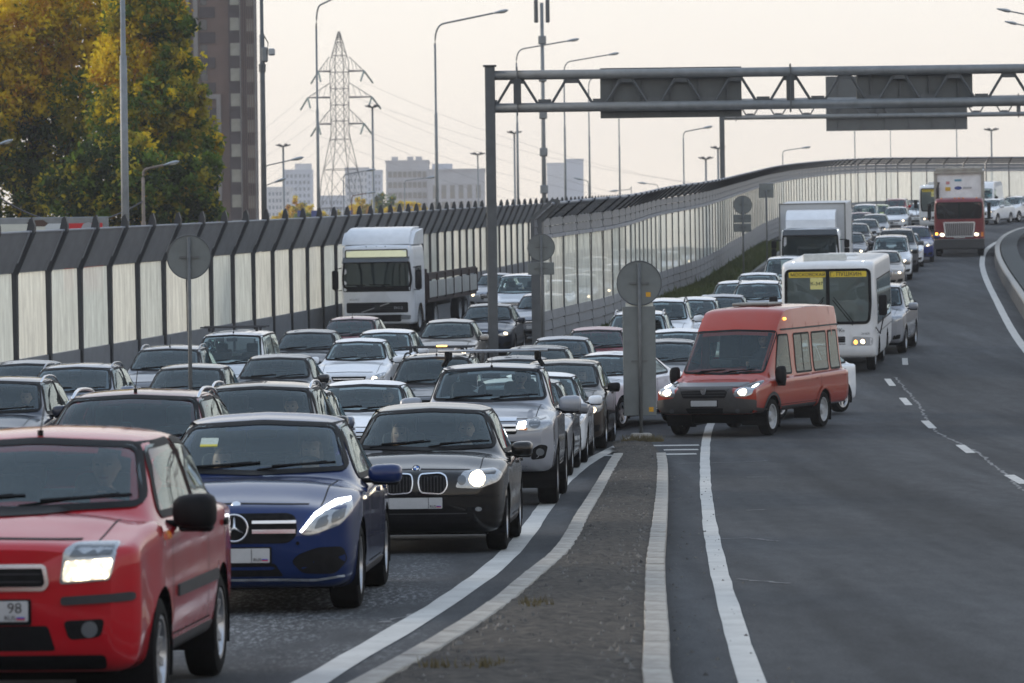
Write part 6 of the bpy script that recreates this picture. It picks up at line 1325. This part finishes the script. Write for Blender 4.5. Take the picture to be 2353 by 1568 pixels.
for k, (x, y, rr, d, pal, l) in enumerate(((672, 478, 26, 520, Y1, 'orange tree left of the pylon foot'), (706, 500, 26, 500, Y2, 'olive tree by the curved lamp post foot'), (648, 505, 20, 480, Y1, 'small yellow tree beside the camera pole'), (760, 505, 26, 500, Y2, 'olive bushes under the pylon'), (832, 478, 28, 560, Y1, 'amber tree right of the pylon foot'), (880, 470, 30, 600, G1, 'green tree in front of the grey office'), (930, 485, 26, 560, Y1, 'yellow tree below the grey office'), (965, 488, 20, 540, Y1, 'small golden tree beside the tall lamp post'), (900, 498, 22, 520, Y1, 'low yellow tree on the wall crest'))):
    tree('autumn_tree', l, [(x, y, rr, pal), (x - rr * .6, y + rr * .5, rr * .8, pal), (x + rr * .6, y + rr * .5, rr * .8, pal), (x, y + rr * 1.3, rr, pal)], d, 2600, .42, x, z0=0)
0 and tree('bush', 'leafy shrub growing at the foot of the glass wall', [(1655, 612, 10, G1), (1668, 606, 9, G1), (1645, 620, 8, Y2)], 151, 900, .14, 1655, z0=zg(8.2, 151))
# billboard behind the wall, drooping cable
bb = P(120, 512, 118); bd = bpy.data.objects.new('billboard', None); COL.objects.link(bd); bd.location = (bb.x, 118, zl(118) - .1); tag(bd, 'white and red advertising hoarding behind the wall at left', 'billboard')
zt_ = P(240, 497, 118).z - bd.location.z; sb = 118 / FPX
MB().bev((-.4, 0, zt_ - 1.2), (258 * sb + .8, .16, 2.4), .02, 1).build('frame', GALV, bd); cw_ = [((-30, 105), (.55, .56, .50)), ((105, 146), (.50, .54, .56)), ((146, 236), (.50, .012, .018))]
for (a, b), c in cw_: MB().box((P((a + b) / 2, 510, 118).x - bb.x, -.10, zt_ - 1.25), ((b - a) * sb, .04, 2.1)).build('poster', mat('poster_%d' % a, c, .5, noise=.06), bd)
MB().add([(P(x, y, 118).x - bb.x, -.125, P(x, y, 118).z - bd.location.z) for x, y in ((62, 512), (80, 506), (100, 505), (112, 513), (104, 520), (70, 520))], [(0, 1, 2, 3, 4, 5)]).build('printed_shape', mat('print_brown', (.06, .03, .02), .6), bd)
MB().add([(P(x, y, 118).x - bb.x, -.125, P(x, y, 118).z - bd.location.z) for x, y in ((186, 526), (192, 514), (205, 510), (216, 516), (220, 526))], [(0, 1, 2, 3, 4)]).build('printed_shape', mat('print_grey', (.30, .31, .33), .6), bd)
for x in (-.9, .9): MB().box((x, .1, 1.5), (.15, .15, 3.4)).build('support', GALVD, bd)
a, b = P(-40, 425, 128), P(330, 460, 132)
pts = [a.lerp(b, i / 20) - Vector((0, 0, 1.0 * 4 * (i / 20) * (1 - i / 20))) for i in range(21)]
tag(MB().tube(pts, .03, 5).build('overhead_cable', WIRE), 'dark cable sagging across the tree from the concrete lamp', 'cable')
for x in (690, 722, 768, 803):
    q = P(x, 490, 470); r = bpy.data.objects.new('road_sign', None); COL.objects.link(r); r.location = (q.x, 470, 0); tag(r, 'tiny distant blue road sign, %s of four from the left near the pylon foot' % {690: 'first', 722: 'second', 768: 'third', 803: 'fourth'}[x], 'road sign', 'distant blue signs near the pylon foot'); MB().tube([(0, 0, 0), (0, 0, q.z)], .06, 5).build('pole', GALVD, r); MB().box((0, -.08, q.z), (.75, .05, .75)).build('sign_plate', mat('sign_blue', (.03, .07, .30), .5, noise=.05), r)
# ------------------------------------------------------------------ air
hz = MB().box((0, 1200, 75), (2400, 2800, 160)).build('haze', None); tag(hz, kind='stuff')
hm = bpy.data.materials.new('haze_air'); hm.use_nodes = True; hn = hm.node_tree; hn.nodes.clear(); ho = hn.nodes.new('ShaderNodeOutputMaterial'); hv = hn.nodes.new('ShaderNodeVolumePrincipled')
hv.inputs['Color'].default_value = (.90, .91, .95, 1); hv.inputs['Density'].default_value = .00028; hv.inputs['Anisotropy'].default_value = .2; hn.links.new(hv.outputs[0], ho.inputs['Volume']); hz.data.materials.append(hm)
# ------------------------------------------------------------------ people
SKIN = mat('skin', (.42, .26, .19), .55, noise=.08, nscale=20); HAIR = mat('hair_dark', (.025, .018, .013), .7, noise=.3, nscale=40); HAIRF = mat('hair_brown', (.09, .05, .025), .7, noise=.3, nscale=40); EYE = mat('eye', (.02, .02, .02), .3); LIP = mat('lip', (.28, .10, .09), .5)
def person_mesh(long_hair=False):
    bm = bmesh.new(); me = bpy.data.meshes.new('skeleton')
    J = [((0, 0, 0), .15), ((0, .02, .16), .145), ((0, .03, .34), .155), ((0, .02, .47), .10), ((0, .0, .56), .055), ((0, -.01, .62), .055)]
    E = [(0, 1), (1, 2), (2, 3), (3, 4), (4, 5)]
    for sx in (1, -1):
        k = len(J); J += [((sx * .17, .03, .44), .075), ((sx * .24, -.03, .26), .055), ((sx * .24, -.16, .17), .048), ((sx * .20, -.34, .26), .038), ((sx * .175, -.42, .30), .032)]; E += [(3, k), (k, k + 1), (k + 1, k + 2), (k + 2, k + 3), (k + 3, k + 4)]
        for f in range(4): j = len(J); J += [((sx * (.185 - .006 * f), -.455 - .004 * f, .325 - .022 * f), .0105), ((sx * (.16 - .004 * f), -.475, .335 - .022 * f), .009)]; E += [(k + 4, j), (j, j + 1)]
        j = len(J); J.append(((sx * .15, -.43, .335), .011)); E.append((k + 4, j))
        k = len(J); J += [((sx * .10, -.06, -.01), .10), ((sx * .13, -.40, .05), .075), ((sx * .13, -.50, -.28), .05)]; E += [(0, k), (k, k + 1), (k + 1, k + 2)]
    me.from_pydata([q for q, _ in J], E, []); o = bpy.data.objects.new('skeleton', me); COL.objects.link(o); md = o.modifiers.new('s', 'SKIN'); 
    for v, (_, r) in zip(me.skin_vertices[0].data, J): v.radius = (r, r)
    me.skin_vertices[0].data[0].use_root = True
    o.modifiers.new('d', 'SUBSURF').levels = 1
    h = bmesh.new(); bmesh.ops.create_uvsphere(h, u_segments=20, v_segments=14, radius=1)
    for v in h.verts:
        x, y, z = v.co; jaw = 1 - .22 * max(0, -z) ; fx = .078 * jaw; fy = .098 * (1 - .12 * max(0, -z))
        c = Vector((x * fx, y * fy - .01 - .012 * max(0, -z) * (y < 0), z * .118))
        if y < 0: c.y -= .022 * math.exp(-((x / .22) ** 2 + ((z + .12) / .22) ** 2)); c.y += .012 * math.exp(-(((abs(x) - .4) / .2) ** 2 + ((z - .08) / .16) ** 2))
        v.co = c + Vector((0, -.02, .725))
    for sx in (1, -1):
        k = bmesh.ops.create_uvsphere(h, u_segments=8, v_segments=6, radius=.026)
        for v in k['verts']: v.co = Vector((v.co.x * .4 + sx * .078, v.co.y * .7 + .0, v.co.z * 1.1 + .72))
    if long_hair:
        k = bmesh.ops.create_uvsphere(h, u_segments=16, v_segments=10, radius=1)
        for v in k['verts']: v.co = Vector((v.co.x * .098, v.co.y * .085 + .035, v.co.z * .17 + .685))
    hm_ = bpy.data.meshes.new('head'); h.to_mesh(hm_); h.free(); dg = bpy.context.evaluated_depsgraph_get(); b = bpy.data.meshes.new_from_object(o.evaluated_get(dg)); bpy.data.objects.remove(o)
    q = MB()
    for mm in (b, hm_): q.add([v.co for v in mm.vertices], [tuple(p.vertices) for p in mm.polygons])
    o2 = bpy.data.objects.new('figure', q.mesh('figure', None)); COL.objects.link(o2); rm = o2.modifiers.new('r', 'REMESH'); rm.mode = 'VOXEL'; rm.voxel_size = .011; sm = o2.modifiers.new('m', 'SMOOTH'); sm.iterations = 2; sm.factor = .4
    bpy.context.view_layer.update(); dg = bpy.context.evaluated_depsgraph_get(); me2 = bpy.data.meshes.new_from_object(o2.evaluated_get(dg)); bpy.data.objects.remove(o2)
    me2.materials.clear()
    for m in (None, SKIN, HAIRF if long_hair else HAIR, EYE, LIP): me2.materials.append(m)
    for p in me2.polygons:
        c = p.center; k = 0
        if c.z > .575 and abs(c.x) < .13: k = 1
        if c.y < -.36 and c.z > .2: k = 1
        if k == 1 and c.z > .6:
            if c.z > .80 or (c.y > .005 and c.z > .66 and abs(c.x) < .072) or c.y > .035: k = 2
            if long_hair and c.z > .55 and (c.y > .0 or abs(c.x) > .070): k = 2
            if c.y < -.085 and abs(abs(c.x) - .032) < .012 and abs(c.z - .735) < .008: k = 3
            if c.y < -.09 and abs(c.x) < .024 and abs(c.z - .662) < .007: k = 4
        p.material_index = k
    me2.polygons.foreach_set('use_smooth', np.ones(len(me2.polygons), dtype=bool)); me2.name = 'person'
    return me2
PM = {False: person_mesh(), True: person_mesh(True)}
def seat(car, kind, label, cloth, left=False, long_hair=False, dz=0.0, dy=0.0, sc=1.0):
    sx, sy, sz = kind.seat; x = -sx if left else sx
    Mw = Matrix.LocRotScale(car.location, car.rotation_euler, None); p = Mw @ Vector((x, sy + dy, sz + dz))
    o = bpy.data.objects.new('person', PM[long_hair]); COL.objects.link(o); o.location = p; o.rotation_euler = car.rotation_euler; o.scale = (sc, sc, sc)
    o.material_slots[0].link = 'OBJECT'; o.material_slots[0].material = mat('cloth_%02x%02x%02x' % tuple(int(c * 255) for c in cloth), cloth, .9, noise=.2, nscale=25); tag(o, label, 'person'); return o
# ------------------------------------------------------------------ the traffic
C = dict(red=(.42, .005, .013), blue=(.005, .020, .095), black=(.007, .0065, .0065), silver=(.30, .315, .35), white=(.80, .82, .85), dark=(.030, .032, .036), grey=(.10, .105, .115), mid=(.20, .21, .23), navy=(.018, .024, .042), maroon=(.12, .012, .020), wine=(.22, .02, .035), brown=(.042, .033, .028), beige=(.33, .30, .27), lime=(.42, .50, .12), copper=(.30, .11, .055), orange=(.32, .032, .014), bluegrey=(.15, .18, .24), deepblue=(.02, .035, .16), rose=(.26, .05, .06))
Q = lambda n: paint(C[n], .05 if n in ('white', 'red', 'orange', 'lime') else .3)
def put(K, xr, d, head, col, label, opts=(), group=None, far=None, yref=2.0, cat=None, name=None):
    return K.spawn(xr - math.sin(head) * yref, d, head, Q(col), label, group, opts, far=(d > 120) if far is None else far, cat=cat, name=name)
put(SEDANB, -3.66, 14.2, .05, 'copper', 'copper car of which only the rear wing shows at bottom left corner')
ford = put(FORD, -2.69, 20.0, .052, 'red', 'bright red upright hatchback with lit headlights at the bottom left', ('lit', 'ant'))
merc = put(MERC, -2.02, 28.7, .035, 'blue', 'deep blue saloon with chrome star in its grille', ('lit',))
bim = put(BIM, -.86, 37.5, .05, 'black', 'black hatchback with twin kidney grille and one round lamp lit', ('lit',))
hil = put(HILUX, -.28, 49.0, .05, 'silver', 'silver pickup with two roof bars behind the black hatchback', ('lit', 'ant'))
f1 = put(SEDANB, .10, 58.2, .06, 'mid', 'grey saloon hidden behind the silver pickup, its silver mirror showing')
f2 = put(SEDAN, .45, 62.6, .06, 'white', 'white saloon between the silver pickup and the brown hatchback')
brn = put(BROWN, .90, 67.7, .085, 'brown', 'dark brown hatchback with one bright lamp beside the island tip', ('lit',))
put(SEDAN, .05, 73.6, .07, 'navy', 'navy car with window visors right behind the silver pickup roof')
put(SEDANB, .54, 79.5, .07, 'dark', 'dark grey saloon whose roof shows above the navy car')
s22 = put(SEDAN, 1.12, 85.0, .075, 'bluegrey', 'blue-grey saloon with black mirrors in front of the maroon car', ('lit',))
put(SEDANB, 2.04, 90.0, .08, 'wine', 'maroon saloon left of the tall sign plate')
put(CROSS, -3.62, 34.6, .055, 'maroon', 'dark red crossover with silver roof rails behind the red hatchback', ('ant',)) 
blk = put(CROSS, -3.10, 45.0, .05, 'black', 'black crossover with chrome roof rails behind the blue saloon')
put(HATCH, -3.22, 51.5, .06, 'bluegrey', 'pale blue-grey car peeping out behind the black crossover')
w14 = put(SEDANB, -2.33, 58.0, .07, 'white', 'white saloon with yellow cloth on dashboard left of silver pickup')
put(CROSSB, -1.40, 68.5, .075, 'grey', 'dark grey crossover with roof rack and amber beacon behind silver pickup', ('rack', 'beacon', 'ant'))
put(SEDAN, -3.50, 85.4, .07, 'white', 'white saloon with both headlamps lit facing from the second lane', ('lit',))
put(SEDANB, -4.78, 76.2, .06, 'dark', 'charcoal saloon in front of the white van with roof rack')
put(HATCH, -6.05, 70.2, .05, 'grey', 'dark grey hatchback behind the thin round-sign pole', ('ant',))
put(CROSSG, -7.15, 78.0, .05, 'mid', 'grey crossover with grey rails close to the wall at left', ('ant',))
put(CROSSG, -7.80, 66.6, .055, 'bluegrey', 'silver-blue wagon with roof rails and side windows reflecting sky')
put(SEDANB, -9.70, 74.5, .05, 'grey', 'dark grey car roof at the far left below the wall')
l_c = put(CROSS, -7.62, 55.0, .05, 'navy', 'navy crossover cut by the left frame edge, big dark mirror')
put(VAN, -6.05, 81.6, .065, 'white', 'white van with roof rack beside the noise wall', ('rack', 'ant'))
put(SEDANB, -4.93, 91.0, .075, 'dark', 'dark grey saloon right of the white van with rack')
put(HATCH, -4.22, 99.5, .09, 'wine', 'dark pink hatchback right in front of the white lorry', ('ant',))
put(VAN, -3.02, 89.8, .085, 'white', 'white high-roofed car in front of the white lorry bumper', ('ant',), far=False) if False else put(HATCH, -3.02, 89.8, .085, 'white', 'white hatchback with dark side window below the lorry bumper')
put(SEDAN, -1.62, 97.2, .09, 'beige', 'beige saloon just left of the near gantry column', ('lit',))
put(SEDANB, -.66, 110.0, .10, 'navy', 'dark saloon with lit lamp directly behind the near gantry column', ('lit',))
put(VAN, .30, 134.0, .14, 'white', 'white van between the gantry column and the glass wall end')
put(HATCH, .95, 119.5, .12, 'silver', 'silver car edge squeezed beside the end post of glass wall')
put(SEDANB, 1.86, 75.2, .43, 'white', 'white saloon turning across the lane behind the tall sign', ('lit',))
put(HATCH, 5.45, 78.2, .60, 'white', 'white taxi with dark squares on its wing behind the orange minibus', ('taxi',))
put(SEDAN, 3.42, 82.6, .09, 'grey', 'grey saloon roof between the tall sign and the minibus')
put(SEDAN, 3.92, 88.6, .09, 'white', 'white saloon roof just above the grey one left of minibus')
put(CROSSG, 3.22, 95.4, .09, 'white', 'white crossover with rails half hidden by the tall sign plate')
put(CROSSB, 4.05, 101.5, .10, 'white', 'white crossover directly right of the sign plate, no rails seen')
put(HATCH, 5.15, 106.5, .10, 'white', 'white hatchback behind the minibus roof at its left')
put(SEDANB, 6.05, 108.6, .11, 'bluegrey', 'blue-grey saloon by the grass above the minibus')
put(CROSSB, 7.55, 107.0, .12, 'white', 'white crossover with black rails left of the route bus') if False else put(CROSSB, 7.42, 113.2, .12, 'white', 'white crossover with black rails left of the route bus')
put(HATCH, 7.05, 118.2, .11, 'white', 'white hatchback left of the black-railed crossover')
put(SEDANB, 8.2, 125.5, .11, 'white', 'white saloon in the queue between route bus and grass')
put(VAN, 9.6, 132.0, .12, 'white', 'white van directly in front of the white box lorry')
put(SEDANB, 14.5, 148.0, .11, 'beige', 'beige-grey saloon with lit lamp just behind the route bus', ('lit',))
put(VAN, 15.8, 157.5, .11, 'white', 'white car with roof rack behind the beige-grey saloon', ('lit', 'rack'))
put(SUV, 16.9, 166.0, .11, 'grey', 'dark off-roader with rails behind the white rack car', ('lit',))
put(HATCH, 17.9, 172.5, .11, 'white', 'sliver of white car beside the dark off-roader', ('lit',))
put(CROSS, 19.0, 178.5, .11, 'deepblue', 'dark blue crossover left of the maroon lorry', ('lit',))
put(SEDAN, 15.7, 176.0, .11, 'grey', 'grey saloon with lit lamp right of the bus behind box lorry', ('lit',))
put(SEDAN, 17.6, 194.0, .11, 'dark', 'dark saloon third from the front in the left queue uphill')
put(SEDANB, 18.9, 203.0, .12, 'grey', 'dark grey saloon uphill behind the dark one')
put(HATCH, 20.5, 214.0, .13, 'mid', 'grey hatchback with one lit lamp uphill in the queue', ('lit',))
put(SEDAN, 20.3, 220.5, .14, 'rose', 'faded red car roof uphill behind the grey hatchback')
put(VAN, 21.2, 227.5, .15, 'white', 'small white van near the top of the left queue')
put(HATCH, 23.4, 242.0, .17, 'lime', 'yellow-green hatchback near the top of the hill')
put(HATCH, 23.7, 234.0, .17, 'white', 'white hatchback with bright lamp near the top of the hill', ('lit',))
put(CROSS, 25.6, 253.0, .22, 'red', 'red off-roader at the crest below the far wall')
put(SEDAN, 26.7, 247.6, .22, 'white', 'white car left of the far bus at the crest', ('lit',))
put(TALL, 33.0, 266.0, .30, 'white', 'tall white van right of the maroon lorry at the crest')
put(CROSSG, 31.3, 248.5, .45, 'white', 'white crossover just right of the maroon lorry', ('lit',))
put(CROSSB, 33.6, 254.5, .55, 'white', 'second white crossover right of the maroon lorry')
put(SEDAN, 35.6, 258.5, .6, 'maroon', 'dark red car at the right frame edge on the crest')
put(TALL, 39.6, 270.0, .7, 'white', 'white van cut by the right frame edge on the crest')
put(SUV, 10.2, 105.2, .20, 'silver', 'silver off-roader half hidden behind the route bus', far=False)
gaz = GAZ.spawn(3.60, 72.0, .42, Q('orange'), 'orange-red minibus with lit lamps turning across the lanes', opts=('lit',))
bus = BUS.spawn(8.02, 97.2, .155, None, 'white route bus with yellow destination strip behind the orange minibus')
BUS.spawn(26.0, 233.0, .2, None, 'distant white bus half hidden by the maroon lorry', name='bus'); BUS.spawn(12.9, 163.0, .15, None, 'white bus side just visible right of the white box lorry')
vol = VOLVO.spawn(-4.50, 129.0, .15, None, 'white articulated lorry with flat bed beside the spiked wall'); vol.scale = (1, 1, .91)
REDT.spawn(21.8, 186.5, .125, None, 'maroon lorry pulling a white container up on the ramp'); BOXT.spawn(11.2, 143.5, .125, None, 'white box lorry with roof deflector beside the grass strip')
gl_ = 'cars queuing behind the glass wall'
for k, (x, d) in enumerate(((1.6, 138), (2.6, 146), (-.6, 150), (3.6, 155), (4.7, 165), (2.0, 160), (6.2, 178), (4.0, 182), (8.0, 196), (6.0, 205), (9.5, 212))): put((SEDAN, HATCH, SEDANB)[k % 3], x, d, .11, ('white', 'grey', 'silver', 'dark')[k % 4], 'car with lit headlamps seen dimly through the glass noise wall', ('lit',), gl_, far=True)
# who sits inside
seat(ford, FORD, 'driver in dark clothes inside the red hatchback', (.02, .02, .022), sc=1.0)
seat(merc, MERC, 'driver with long hair inside the deep blue saloon', (.05, .07, .08), long_hair=True, dz=-.03); seat(merc, MERC, 'passenger low in the deep blue saloon', (.04, .03, .03), left=True, long_hair=True, dz=-.12)
seat(bim, BIM, 'driver in pale top inside the black hatchback', (.30, .29, .28), dz=-.02); seat(bim, BIM, 'fair-haired passenger inside the black hatchback', (.05, .045, .04), left=True, long_hair=True, dz=-.06)
seat(hil, HILUX, 'driver inside the silver pickup', (.06, .06, .07)); seat(brn, BROWN, 'driver inside the dark brown hatchback', (.12, .12, .13), long_hair=True)
seat(blk, CROSS, 'driver inside the black crossover', (.2, .2, .2)); seat(gaz, GAZ, 'driver in dark clothes inside the orange minibus', (.03, .03, .035), dz=.0); seat(bus, BUS, 'driver of the route bus', (.10, .10, .12), dz=.1); seat(bus, BUS, 'passenger in dark pink standing behind the bus windscreen', (.30, .03, .07), left=True, dz=.25, dy=.35); seat(l_c, CROSS, 'driver in the navy crossover at the left edge', (.3, .28, .27)); seat(s22, SEDAN, 'driver inside the blue-grey saloon', (.05, .05, .05)); seat(w14, SEDANB, 'driver inside the white saloon with yellow cloth', (.06, .06, .06))
YV = mat('hi_vis', (.50, .48, .06), .7, noise=.3, nscale=12)
v_ = Matrix.LocRotScale(w14.location, w14.rotation_euler, None) @ Vector((-.45, 1.60, 1.0))
q_ = MB()
for k in range(9): q_.bev((rng.normal() * .09, rng.normal() * .03, abs(rng.normal()) * .03), (.16, .1, .05), .02, 1, rz=rng.random() * 3, ry=rng.normal() * .3)
tag(q_.build('hi_vis_vest', YV, loc=v_), 'crumpled yellow cloth on the dashboard of the white saloon', 'vest')
